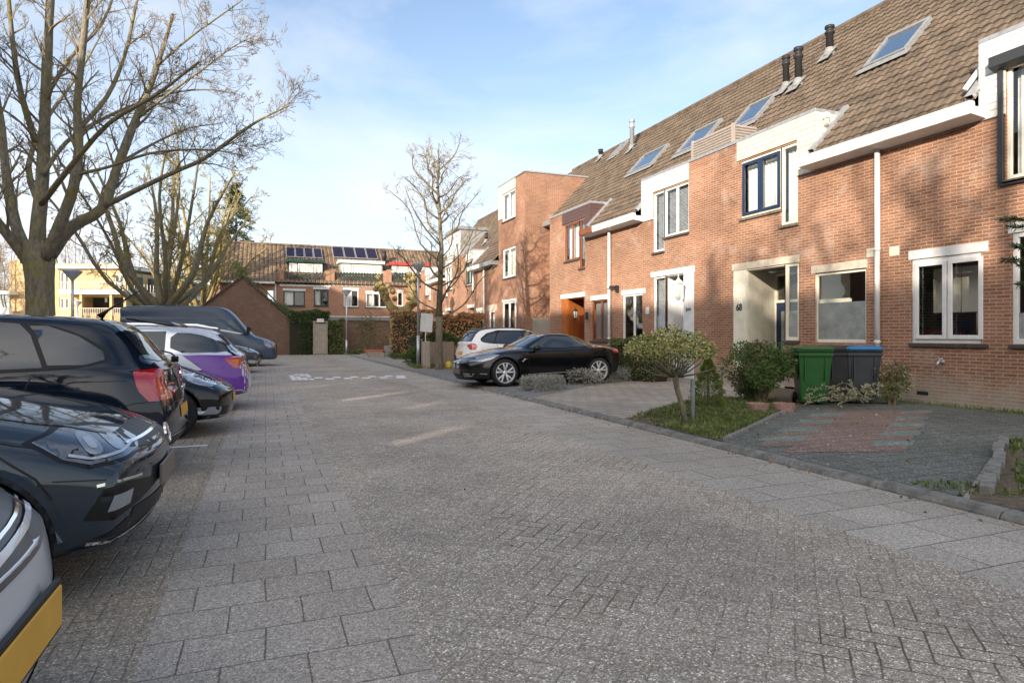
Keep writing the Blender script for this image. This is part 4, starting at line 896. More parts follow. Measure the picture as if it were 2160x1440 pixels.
# ================================================================ FAR ROW
FY = 50.0
TRY = lambda a, o, z: (a, FY-o, z)
def fxz(u, v, Y=FY): p = PY(u, v, Y); return p[0], p[2]
ZE2 = fxz(446, 592)[1]; RY = 54.6; ZR2 = PY(700, 522, RY)[2]
def far_house(x0, x1, label, name='terrace_house', pantile=True, holes=(), low_eave=True, top=None):
    h = empty(name, ((x0+x1)/2, FY, 0), label, 'house', 'brown brick houses across the end of the street')
    b = MB(TRY); zt = ZE2-.02 if low_eave else top
    grid_wall(b, x0, x1, -.1, zt, list(holes), depth=.1)
    for e in (x0, x1): b.poly([(e, -.01, -.1), (e, -.01, ZE2-.1), (e, -(RY-FY), ZR2-.12), (e, -2*(RY-FY), ZE2-.1), (e, -2*(RY-FY), -.1)])
    b.build('wall', BRICK_FAR, h, recalc=False)
    dz = ZR2-ZE2; do = RY-FY+.3
    t_ = tile_roof(TRY, x0, x1, .3, ZE2, -do, dz, math.hypot(do, dz), tw=.30, crs=.36, amp=.06, cell=4)
    t_.poly([(x0, -(RY-FY), ZR2), (x1, -(RY-FY), ZR2), (x1, -2*(RY-FY), ZE2), (x0, -2*(RY-FY), ZE2)])
    rf = t_.build('roof', TILE_FAR, h, recalc=False)
    b = MB(TRY); b.bx(x0, x1, -(RY-FY)-.12, -(RY-FY)+.12, ZR2, ZR2+.12); b.build('ridge_tiles', TILE_FAR, rf)
    return h, rf
X0f = fxz(443, 600)[0]; X1f = fxz(590, 600)[0]; X2f = fxz(697, 600)[0]; X3f = fxz(818, 600)[0]; X4f = 14.2
hl, rl = far_house(X0f, X1f, 'brown brick house with plain pantiled roof behind the dark gable wall', holes=[(fxz(563, 620)[0], fxz(578, 620)[0], fxz(563, 645)[1], fxz(563, 611)[1])])
b = MB(TRY); b.bx(X0f, X1f-.35, 0, .42, ZE2-.12, ZE2+.03); b.build('gutter', WHITE, hl)
window(TRY, hl, fxz(563, 620)[0], fxz(578, 620)[0], fxz(563, 645)[1], fxz(563, 611)[1], WHITE, out=-.03)
def dormer_house(x0, x1, label, wins, dm, rail, railm, dcol, roofc, dtopv, uleft, uright, panes, curtain=True):
    hz = [(fxz(a, 600)[0], fxz(b_, 600)[0], fxz(a, v1)[1], fxz(a, v0)[1]) for a, b_, v0, v1, *_ in wins]
    zt = fxz((uleft+uright)/2, 601)[1]
    h, rf = far_house(x0, x1, label, holes=hz, low_eave=False, top=zt)
    for (a, b_, z0, z1), wq in zip(hz, wins):
        window(TRY, h, a, b_, z0, z1, wq[4], out=-.02, fw=.07, mull=[a+(b_-a)*t for t in wq[5]], curtain=[(a+.1, a+(b_-a)*.45)] if curtain else None, sashm=None)
        b = MB(TRY); b.bx(a-.05, b_+.05, .001, .03, z1+.003, z1+.17); b.build('lintel', WHITE, h)
        b = MB(TRY); b.bx(a-.05, b_+.05, .001, .04, z0-.08, z0-.004); b.build('sill', SILL, h)
    # box dormer behind a roof terrace
    YD = FY+1.0; q0 = PY(uleft, dtopv, YD); q1 = PY(uright, dtopv, YD); zt2 = q0[2]
    T = make_plane('Y', YD)
    b = MB(T); b.bx(q0[0], q1[0], -3.6, -.02, zt-.2, zt2-.25)
    d = b.build('box_dormer', dcol, h)
    b = MB(T); b.bx(q0[0]-.15, q1[0]+.15, -3.8, .25, zt2-.24, zt2); b.build('dormer_roof', roofc, d)
    n_ = len(panes)
    for (pa, pb) in panes:
        xa, xb = q0[0]+(q1[0]-q0[0])*pa, q0[0]+(q1[0]-q0[0])*pb
        f_ = window(T, d, xa, xb, zt+.1, zt2-.3, WHITE, out=.05, fw=.09)
        if curtain:
            c_ = MB(T); c_.bx(xa+.08, xb-.08, -.015, -.006, zt+.15, zt2-.35); c_.build('curtain', CURTAIN, f_)
    # terrace rail
    b = MB(TRY); xa, xb = q0[0]-.1, q1[0]+.1; zr = zt+.95
    if rail == 'h':
        for k_ in range(7): b.bx(xa, xb, -.06, -.03, zt+.06+k_*.135, zt+.12+k_*.135)
        for k_ in range(5): x = xa+(xb-xa)*k_/4; b.bx(x-.03, x+.03, -.08, -.061, zt, zr)
    else:
        k_ = xa
        while k_ < xb: b.bx(k_, k_+.13, -.06, -.035, zt+.04, zr); k_ += .22
        b.bx(xa, xb, -.09, -.061, zt+.78, zt+.9); b.bx(xa, xb, -.09, -.061, zt+.1, zt+.22)
    b.build('balcony_rail', railm, h)
    b = MB(TRY); b.bx(x0, x1, .001, .05, zt-.12, zt+.02); b.build('terrace_edge', WHITE, h)
    b = MB(TRY); b.poly([(x0, -.02, zt-.1), (x1, -.02, zt-.1), (x1, -2.2, zt-.1), (x0, -2.2, zt-.1)]); b.build('terrace_floor', LEAD, h, recalc=False)
    for (pa_, pb_) in ((x1-.35, x1+.02), (x0-.0, x0+.30)): b = MB(TRY); b.bx(pa_, pb_, -1.4, -.01, zt, zt+1.15); b.build('terrace_pier', BRICK_FAR, h)
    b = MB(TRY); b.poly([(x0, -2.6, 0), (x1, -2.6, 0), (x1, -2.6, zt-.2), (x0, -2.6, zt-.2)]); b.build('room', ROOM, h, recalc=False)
    return h, rf
RAILG = mat('dark green rail', (.03, .05, .045), rough=.5)
h2, r2_ = dormer_house(X1f, X2f, 'brown brick house with dark green dormer and slatted balcony rail', [(598, 643, 613, 645, DARKGREEN, (.5,)), (662, 693, 610, 645, DARKGREEN, (.5,))], 0, 'h', RAILG, DARKGREEN, DARKGREEN, 546, 608, 682, [(.03, .25), (.27, .49), (.51, .72), (.74, .97)])
h3, r3_ = dormer_house(X2f, X3f, 'brown brick house with grey green dormer and picket balcony rail', [(725, 756, 611, 647, WHITE, (.5,)), (772, 815, 618, 648, WHITE, (.33, .66))], 0, 'v', RAILG, mat('grey green boards', (.33, .39, .38), rough=.6), mat('pale dormer edge', (.55, .6, .6), rough=.6), 548, 718, 807, [(.04, .24), (.26, .76), (.78, .97)])
h4, r4_ = dormer_house(X3f, X4f, 'brown brick house with red edged white dormer at the row end', [(838, 850, 616, 646, WHITE, ())], 0, 'v', RAILG, WHITE, mat('red dormer edge', (.42, .06, .05), rough=.5), 553, 828, 905, [(.05, .35), (.37, .65), (.67, .95)], curtain=False)
def solar(x0u, x1u, v0, v1, label, par):
    dz = ZR2-ZE2; do = RY-FY+.3; Lh = math.hypot(do, dz)
    def sp(x, s, l): return (x, FY-.3+do/Lh*s-dz/Lh*l, ZE2+dz/Lh*s+do/Lh*l)
    xa, xb = PY(x0u, 530, 53.2)[0], PY(x1u, 530, 53.2)[0]
    g_ = empty('solar_array', sp((xa+xb)/2, 3.6, .1), label, 'solar panels')
    # heights on the slope from the picture rows
    def s_of(u, v):
        a, b_ = kk(u); c = (HOR-v)/FPX; k = dz/do; d = (ZE2-HC-k*(FY-.3))/(c-k*b_); return (d*b_-(FY-.3))/do*Lh
    s0, s1 = s_of(x0u, v1), s_of(x0u, v0)
    for i in range(4):
        p = xa+(xb-xa)*i/4+.02; q = xa+(xb-xa)*(i+1)/4-.02
        b = MB(); n0 = 0
        b.v += [sp(*t) for t in ((p, s0, .13), (q, s0, .13), (q, s1, .13), (p, s1, .13), (p, s0, .18), (q, s0, .18), (q, s1, .18), (p, s1, .18))]
        for f in ((0,3,2,1),(4,5,6,7),(0,1,5,4),(1,2,6,5),(2,3,7,6),(3,0,4,7)): b.face(f)
        pn = b.build('solar_panel', mat('panel frame', (.55, .56, .58), rough=.4, metal=.6) if i == 0 else bpy.data.materials['panel frame'], g_)
        b = MB(); b.poly([sp(p+.04, s0+.04, .184), sp(q-.04, s0+.04, .184), sp(q-.04, s1-.04, .184), sp(p+.04, s1-.04, .184)]); b.build('cells', SOLAR, pn, recalc=False)
solar(603, 680, 525, 545, 'row of four solar panels above the dark green dormer', r2_); solar(702, 797, 524, 546, 'row of four solar panels above the grey green dormer', r3_)
x_, z_ = fxz(810, 545, 52.5); b = MB(); b.lathe([(.13, z_-1.2), (.13, z_-.1), (.2, z_-.08), (.2, z_+.6)], 10, (x_, 52.5, 0)); f_ = b.build('flue', BLACK, h3, smooth=True)
b = MB(TRY); px_ = fxz(581, 600)[0]; b.tube([(px_, .08, .1), (px_, .08, ZE2-.1)], .06, 8); o = b.build('downpipe', WHITE, None, smooth=True); tag(o, 'white downpipe on the far brown house behind the gable wall', 'downpipe')
# garages in front of the far row
YG = 46.3
gx0, gx1 = PY(695, 700, YG)[0], PY(823, 700, YG)[0]+1.5; gz = PY(760, 676, YG)[2]
g = empty('garage_block', ((gx0+gx1)/2, YG, 0), 'long low brick garage block with dark fascia in front of the far houses', 'garage')
b = MB(); b.bx(gx0, gx1, YG, YG+3.4, -.1, gz); b.build('wall', BRICK_DARK, g)
b = MB(); b.bx(gx0-.1, gx1, YG-.1, YG+3.4, gz+.002, gz+.28); b.build('fascia', LEAD, g)
b = MB(); b.bx(gx0-.1, gx1, YG-.12, YG-.101, gz+.24, gz+.31); b.build('roof_trim', WHITE, g)
# dark gable wall
YW = 44.6
def wp(u, v, Y=YW): q = PY(u, v, Y); return (q[0], q[2])
ap = wp(509.5, 583); rt = wp(631, 690); 
lt = (ap[0]-(rt[0]-ap[0])*1.35, ap[1]-(ap[1]-rt[1])*1.35+.35)
gw = empty('gabled_shed', (ap[0], YW, 0), 'tall dark brick gable wall beside the ivy gate', 'building')
b = MB(); b.prism([(rt[0], -.1), (rt[0], rt[1]), ap, lt, (lt[0], -.1)], 1, YW, YW+4.5); b.build('wall', BRICK_DARK, gw)
b = MB()
for (p, q) in ((ap, rt), (lt, ap)):
    d = Vector((q[0]-p[0], q[1]-p[1])).normalized(); n = Vector((-d.y, d.x))*.09
    if n.y < 0: n = -n
    b.prism([(p[0], p[1]+.002), (q[0]+d.x*.1, q[1]+.002), (q[0]+d.x*.1+n.x, q[1]+n.y), (p[0]+n.x, p[1]+n.y)], 1, YW-.12, YW+4.6)
b.build('roof', mat('dark verge', (.07, .06, .055), rough=.8, noise=.3), gw)
# gate with wooden posts
gp0, gp1 = PY(660.5, 700, YW)[0], PY(688, 700, YW)[0]; gzt = PY(675, 682, YW)[2]
gt = empty('garden_gate', ((gp0+gp1)/2, YW, 0), 'grey brown plank gate in the ivy arch', 'gate')
b = MB(); b.bx(gp0+.04, gp1-.04, YW-.58, YW-.53, .05, gzt); b.build('gate_leaf', OLDWOOD, gt)
b = MB(); b.bx(gp0-.04, gp0+.03, YW-.6, YW-.5, 0, gzt+.05); b.bx(gp1-.03, gp1+.04, YW-.6, YW-.5, 0, gzt+.05); b.bx(gp0-.04, gp1+.04, YW-.6, YW-.5, gzt+.051, gzt+.15); b.build('gate_frame', OLDWOOD, gt)
b = MB(); b.bx(gp0+.12, gp0+.17, YW-.62, YW-.58, 1.0, 1.15); b.build('handle', STEEL, gt)
b = MB(); b.bx(gp0+.2, gp1-.2, YW-.75, YW-.6, gzt+.05, gzt+.3); gl = b.build('gate_lamp', WHITE, None, bevel=.03); tag(gl, 'white bulkhead lamp above the plank gate', 'lamp')
# fence between the end house and the tower
yf = BB+W+.6
b = MB(); zf = PX(1130, 672, FX+.5)[2]; x0_ = FX-.25
fe = empty('board_fence', (FX+.4, BB+W+1.2, 0), 'tall grey weathered board fence between the orange porch house and the tower', 'fence')
y = BB+W+.02; rr = random.Random(5)
while y < YT0-.05:
    b.bx(FX+.35+rr.uniform(-.004, .004), FX+.375, y, y+.135, ZD, zf+rr.uniform(-.04, .02)); y += .142
b.build('boards', OLDWOOD, fe)
b = MB(); b.bx(FX+.376, FX+.42, BB+W+.02, YT0-.05, .5, .6); b.bx(FX+.376, FX+.42, BB+W+.02, YT0-.05, 1.7, 1.8); b.build('rail', OLDWOOD, fe)
# ================================================================ PALE YELLOW APARTMENTS, far left
DA = 62.0
def pa(u, v, d=DA): return PD(u, v, d)
fwd = Vector((SN, CS)); rgt = Vector((CS, -SN))
TA = lambda a, o, z: (fwd.x*(DA-o)+rgt.x*a, fwd.y*(DA-o)+rgt.y*a, z)
au = lambda u: (u-U0)/FPX*DA
az = lambda v: HC+(HOR-v)/FPX*DA
ab = empty('apartment_building', TA(au(150), 0, 0), 'pale yellow brick apartment building with white balconies behind the big tree', 'building')
b = MB(TA)
wl = [(au(125), au(145), az(614), az(572)), (au(125), au(145), az(652), az(627)), (au(240), au(262), az(615), az(578)), (au(175), au(262), az(660), az(626), 1.5)]
grid_wall(b, au(40), au(265), -.5, az(556), wl, depth=.3)
b.poly([(au(40), 0, -.5), (au(40), 0, az(556)), (au(40), -14, az(556)), (au(40), -14, -.5)])
b.poly([(au(265), 0, -.5), (au(265), 0, az(572)), (au(318), -16, az(572)-.4), (au(318), -16, -.5)]); b.poly([(au(40), 0, az(556)), (au(240), 0, az(556)), (au(300), -14, az(556)), (au(40), -14, az(556))])
b.bx(au(18), au(40), -3, -.1, -.5, az(548))
b.build('wall', YELLOW_BRICK, ab, recalc=False)
b = MB(TA)
b.prism([(au(120), .5), (au(262), .5), (au(345), -19), (au(345), -20), (au(120), -1)], 2, az(567), az(561)); b.build('roof_edge', WHITE, ab)
b = MB(TA)
b.prism([(au(150), 1.7), (au(283), 1.7), (au(340), -16), (au(330), -17), (au(262), -.02), (au(150), -.02)], 2, az(622), az(614)); b.build('balcony_slab', WHITE, ab)
b = MB(TA); b.bx(au(18)-.8, au(40), .0, 1.2, az(622), az(615)); b.build('side_balcony', WHITE, ab); b = MB(TA); b.bx(au(18)-.9, au(40), .8, 1.3, az(673), az(650)); b.build('side_balcony', WHITE, ab)
for (z0, z1) in ((az(614), az(598)), (az(667), az(652))):
    b = MB(TA); x = au(152)
    while x < au(282): b.bx(x, x+.035, 1.62, 1.66, z0, z1); x += .17
    b.bx(au(150), au(283), 1.6, 1.68, z1, z1+.05)
    for k_ in range(40):
        t = k_/40; xx = au(283)+(au(338)-au(283))*t; oo = 1.6-17.5*t; b.bx(xx-.02, xx+.02, oo-.02, oo+.02, z0, z1)
    b.build('balcony_rail', mat('pale rail', (.55, .50, .42), rough=.5) if 'pale rail' not in bpy.data.materials else bpy.data.materials['pale rail'], ab)
b = MB(TA)
for u in (172, 192, 254, 283): b.bx(au(u)-.12, au(u)+.12, 1.2, 1.5, -.5, az(622))
b.build('balcony_post', YELLOW_BRICK, ab)
for q in wl[:3]: window(TA, ab, *q[:4], WHITE, out=-.08, fw=.12, mull=[(q[0]+q[1])/2], curtain=[(q[0]+.2, (q[0]+q[1])/2)])
b = MB(TA); b.bx(au(41), au(264), -4, -3.5, -.5, az(575)); b.build('room', ROOM, ab)
for k_ in range(7):
    t = .06+k_*.13; xx = au(265)+(au(318)-au(265))*t; oo = -16*t
    for (z0, z1) in ((az(612), az(582)), (az(660), az(630))):
        b = MB(TA); b.bx(xx, xx+.35, oo-1.1, oo+.05, z0, z1); b.build('window', ANTHR, ab)
# ================================================================ ROWS OUTSIDE THE PICTURE THAT CAST THE STREET'S SHADE
def shade_row(x0, x1, y0, y1, ze, zr, label):
    h = empty('terrace_row', ((x0+x1)/2, (y0+y1)/2, 0), label, 'house')
    b = MB(); xm = (x0+x1)/2
    hs = []
    y = y0+1
    T = lambda a, o, z: (x1+o, a, z)
    bb = MB(T)
    while y < y1-3:
        hs += [(y, y+1.6, 1.0, 2.5), (y, y+1.6, 4.0, 5.4), (y+2.6, y+3.6, .1, 2.4)]; y += 5.4
    grid_wall(bb, y0, y1, -.1, ze, hs)
    bb.poly([(y0, 0, -.1), (y0, 0, ze), (y0, (x0-x1)/2, zr), (y0, x0-x1, ze), (y0, x0-x1, -.1)]); bb.poly([(y1, 0, -.1), (y1, 0, ze), (y1, (x0-x1)/2, zr), (y1, x0-x1, ze), (y1, x0-x1, -.1)])
    bb.poly([(y0, x0-x1, -.1), (y1, x0-x1, -.1), (y1, x0-x1, ze), (y0, x0-x1, ze)])
    bb.build('wall', BRICK_TOWER, h, recalc=False)
    r = MB(); r.poly([(x1+.3, y0-.2, ze-.1), (x1+.3, y1+.2, ze-.1), (xm, y1+.2, zr), (xm, y0-.2, zr)]); r.poly([(x0-.3, y0-.2, ze-.1), (x0-.3, y1+.2, ze-.1), (xm, y1+.2, zr), (xm, y0-.2, zr)]); r.build('roof', TILE_FAR, h, recalc=False)
    gl = MB(T)
    for q in hs: gl.bx(q[0], q[1], -.1, -.08, q[2], q[3])
    gl.build('panes', GLASS, h); gl = MB(T); gl.poly([(y0, -1.5, 0), (y1, -1.5, 0), (y1, -1.5, ze), (y0, -1.5, ze)]); gl.build('room', ROOM, h, recalc=False)
    return h
SHX, SHZ = -19.5, 13.6
def streak_slot_block(x0, x1, y0, y1, ze, zr, label, gaps):  # unseen block added for shade; its slots follow the sun to throw streaks
    h = empty('streak_slot_block', ((x0+x1)/2, (y0+y1)/2, 0), label, 'building')
    k = SUN_TRAVEL[1]/SUN_TRAVEL[0]; tz = math.tan(SUN_EL)/SUN_TRAVEL[0]; dx = x1-x0
    f = [(a-w_/2, a+w_/2, z0, z1) for a, w_, z0, z1 in gaps]; bk = [(p-k*dx-.05, q-k*dx+.05, r+tz*dx-.1, s_+tz*dx+.1) for p, q, r, s_ in f]
    b = MB(lambda a, o, z: (x1+o, a, z)); grid_wall(b, y0, y1, -.1, ze, f, depth=.2); b.build('front_wall', BRICK_TOWER, h, recalc=False)
    b = MB(lambda a, o, z: (x0-o, a, z)); grid_wall(b, y0, y1, -.1, ze, bk, depth=.2); b.build('rear_wall', BRICK_TOWER, h, recalc=False)
    b = MB(); xm = (x0+x1)/2
    for y in (y0, y1): b.poly([(x0, y, -.1), (x1, y, -.1), (x1, y, ze), (xm, y, zr), (x0, y, ze)])
    b.build('end_wall', BRICK_TOWER, h, recalc=False)
    b = MB(); b.poly([(x1+.3, y0-.2, ze-.1), (x1+.3, y1+.2, ze-.1), (xm, y1+.2, zr), (xm, y0-.2, zr)]); b.poly([(x0-.3, y0-.2, ze-.1), (x0-.3, y1+.2, ze-.1), (xm, y1+.2, zr), (xm, y0-.2, zr)]); b.build('roof', TILE_FAR, h, recalc=False)
    wn = MB(lambda a, o, z: (x1+o, a, z)); y = y0+2
    while y < y1-3: wn.bx(y, y+1.8, .0, .03, 1.0, 2.5); wn.bx(y, y+1.8, .0, .03, 8.0, 9.4); y += 4.2
    wn.build('windows', CARG if False else SKYGLASS, h)
k_ = SUN_TRAVEL[1]/SUN_TRAVEL[0]
gps = [(yg-(.5+15.5)*k_, w_, z0, z1) for yg, w_, z0, z1 in ((6.85, .6, 5.4, 7.0), (9.65, .65, 5.4, 7.1), (12.35, .65, 5.4, 7.1), (15.3, .45, 5.4, 6.9), (16.5, .4, 5.4, 6.9), (18.6, .4, 5.4, 6.9), (20.6, .5, 5.4, 6.9), (23.4, .5, 5.4, 6.8), (27.0, .6, 5.4, 6.9))]  # added wall slots, each aimed at one sun streak on the ground
streak_slot_block(-18.5, -15.5, -40, 34, 11.2, SHZ-.55, 'long unseen brick block across the car park, with slots added to throw sun streaks on the road', gps)
# ================================================================ CARS
def pchip(pts):
    xs = [p[0] for p in pts]; ys = [p[1] for p in pts]; n = len(xs)
    if n == 1: return lambda x: ys[0]
    h = [xs[i+1]-xs[i] for i in range(n-1)]; d = [(ys[i+1]-ys[i])/h[i] for i in range(n-1)]
    m = [d[0]]+[0 if d[i-1]*d[i] <= 0 else 2*d[i-1]*d[i]/(d[i-1]+d[i]) for i in range(1, n-1)]+[d[-1]]
    def f(x):
        if x <= xs[0]: return ys[0]
        if x >= xs[-1]: return ys[-1]
        i = 0
        while x > xs[i+1]: i += 1
        t = (x-xs[i])/h[i]; t2 = t*t; t3 = t2*t
        return (2*t3-3*t2+1)*ys[i]+(t3-2*t2+t)*h[i]*m[i]+(-2*t3+3*t2)*ys[i+1]+(t3-t2)*h[i]*m[i+1]
    return f
def paint(name, col, flake=.0, rough=.28):
    m = mat(name, col, rough=.35, spec=.3, coat=.8, metal=flake*.4)
    return m
CARGLASS = mat('car glass', (.03, .04, .05), rough=.015, spec=1.0); TRIM = mat('black car trim', (.012, .012, .013), rough=.45)
TYRE = mat('tyre rubber', (.022, .022, .023), rough=.8, noise=.2, nscale=20, bump=.4, bscale=90); ALLOY = mat('silver alloy', (.72, .73, .75), rough=.35, metal=.5)
DARKALLOY = mat('dark alloy', (.12, .125, .13), rough=.3, metal=.8)
REDL = mat('red lamp glass', (.45, .008, .012), rough=.06, spec=.9, coat=1); CHROME = mat('chrome', (.8, .8, .8), rough=.08, metal=1); SILVERP = mat('silver metallic paint', (.62, .65, .69), rough=.35, metal=.35, coat=.8)
CLEARL = mat('clear lamp', (.30, .33, .37), rough=.10, metal=.4, spec=1, coat=1); LAMPD = mat('dark lamp interior', (.05, .06, .08), rough=.12, spec=1, coat=1); LAMPW = mat('white lamp reflector', (.5, .52, .55), rough=.1, metal=.3)
PLATEY = mat('yellow number plate', (.72, .38, .035), rough=.4, noise=.06, nscale=6); PLATED = mat('dull number plate', (.16, .13, .11), rough=.4); ORANGEL = mat('amber lamp', (.6, .2, .02), rough=.1)
def cage(sp):
    """closed body surface from profile curves, evaluated with subdivision; x forward, z up"""
    L = sp['L']; top, belt, wd, rw, bot = (pchip(sp[k]) for k in ('top', 'belt', 'wid', 'roofw', 'bot'))
    fz_, rz_ = pchip(sp['front']), pchip(sp['rear']); af, ar = sp.get('af', .16), sp.get('ar', .10)
    NX = sp.get('nx', 30); side = []
    rows = []
    for i in range(NX+1):
        t = i/NX; t = .5-.5*math.cos(math.pi*t)*(.75)-.5*(1-.75)*(1-2*t) if True else t
        xn = -L/2+L*t
        zb, zt = bot(xn), top(xn); zl = min(belt(xn), zt-.035); w = wd(xn); wr = min(rw(xn), w-.02)
        H = zl-zb
        S_ = [(w-.09, zb), (w-.022, zb+H*.10), (w-.004, zb+H*.30), (w, zb+H*.55), (w-.004, zb+H*.80), (w-.022, zb+H*.955), (w-.05, zl+.006)]
        g = zt-zl
        if g > .12:
            wb = w-.075
            G_ = [(wb+(wr-wb)*f-.0+.02*math.sin(f*math.pi), zl+(g-.055)*f+.0) for f in (.10, .5, .90)]+[(wr-.035, zt-.028)]
        else:
            G_ = [(w-.075-(.05*f), zl+g*(.25+.5*f)) for f in (.1, .4, .7)]+[(w-.17, zl+g*.82)]
            k = max(0, (g-.035)/.085)
            wb = w-.075; G2 = [(wb+(wr-wb)*f+.02*math.sin(f*math.pi), zl+(g-.055)*f) for f in (.10, .5, .90)]+[(wr-.035, zt-.028)]
            G_ = [(a[0]*(1-k)+b_[0]*k, a[1]*(1-k)+b_[1]*k) for a, b_ in zip(G_, G2)]
        col = S_+G_
        we = col[-1][0]; ct = .0
        topc = [(we*f, zt-.028*(abs(f)**3)*1.0 + 0) for f in (.72, .4, 0)] if g > .12 else [(we*f, zt-(zt-col[-1][1])*(abs(f)**2)) for f in (.72, .4, 0)]
        half = col+topc                     # right half, bottom edge to centre
        rows.append((t, half))
    nS = len(rows[0][1])
    V = []; F = []; idx = {}
    def lim(y, z, w_):
        q = min(1, abs(y)/w_)
        return L/2-fz_(z)-af*q**3, -L/2+rz_(z)+ar*q**3.2
    def addv(t, y, z):
        wm = sp['wid_max']; xf, xr = lim(y, z, wm); V.append((xr+(xf-xr)*t, y, z)); return len(V)-1
    ring = []
    for i, (t, half) in enumerate(rows):
        r = [addv(t, -y, z) for y, z in half]+[addv(t, y, z) for y, z in reversed(half[:-1])]
        # floor
        w0, z0 = half[0]; r += [addv(t, w0*f, z0) for f in (.5, 0, -.5)]
        ring.append(r)
    n = len(ring[0])
    for i in range(NX):
        for j in range(n):
            j2 = (j+1) % n; F.append((ring[i][j], ring[i+1][j], ring[i+1][j2], ring[i][j2]))
    # end caps: ladders of quads across
    for i, flip in ((0, 1), (NX, 0)):
        t, half = rows[i]; r = ring[i]; nh = len(half)
        L_ = r[:nh-1]; Rr = list(reversed(r[nh:2*nh-1]))
        # columns at fractions; bottom row uses the floor verts, top rows are folded in with a fan on the crown
        fr = (-1, -.5, 0, .5, 1)
        ncol = nh-4+1   # rows up to the roof edge (exclude three crown points)
        grid = []
        for a in range(ncol+0):
            y, z = half[a]
            if a == 0: row = [L_[0], r[-1], r[-2], r[-3], Rr[0]]
            else: row = [L_[a]]+[addv(t, y*f, z) for f in (-.5, 0, .5)]+[Rr[a]]
            grid.append(row)
        for a in range(ncol-1):
            for c in range(4):
                q = (grid[a][c], grid[a][c+1], grid[a+1][c+1], grid[a+1][c]); F.append(q if flip else q[::-1])
        # crown strip: last grid row to the centre top
        last = grid[-1]; crown = [L_[ncol-1]]+[r[k] for k in range(ncol, nh-1)]+[r[nh-1]]+[r[k] for k in range(nh, 2*nh-1-ncol)]+[Rr[ncol-1]]
        q = tuple(last)+tuple(reversed(crown[1:-1])); F.append(q if flip else q[::-1])
    me = bpy.data.meshes.new('body'); me.from_pydata(V, [], F); me.update()
    bm = bmesh.new(); bm.from_mesh(me); bmesh.ops.recalc_face_normals(bm, faces=bm.faces); bm.to_mesh(me); bm.free()
    return me
def applied(o):
    dg = bpy.context.evaluated_depsgraph_get(); me = bpy.data.meshes.new_from_object(o.evaluated_get(dg)); me.name = o.name
    return me
def chaikin(p, n=2):
    for _ in range(n):
        q = []
        for i in range(len(p)):
            a, b_ = p[i], p[(i+1) % len(p)]
            q += [(a[0]*.75+b_[0]*.25, a[1]*.75+b_[1]*.25), (a[0]*.25+b_[0]*.75, a[1]*.25+b_[1]*.75)]
        p = q
    return p
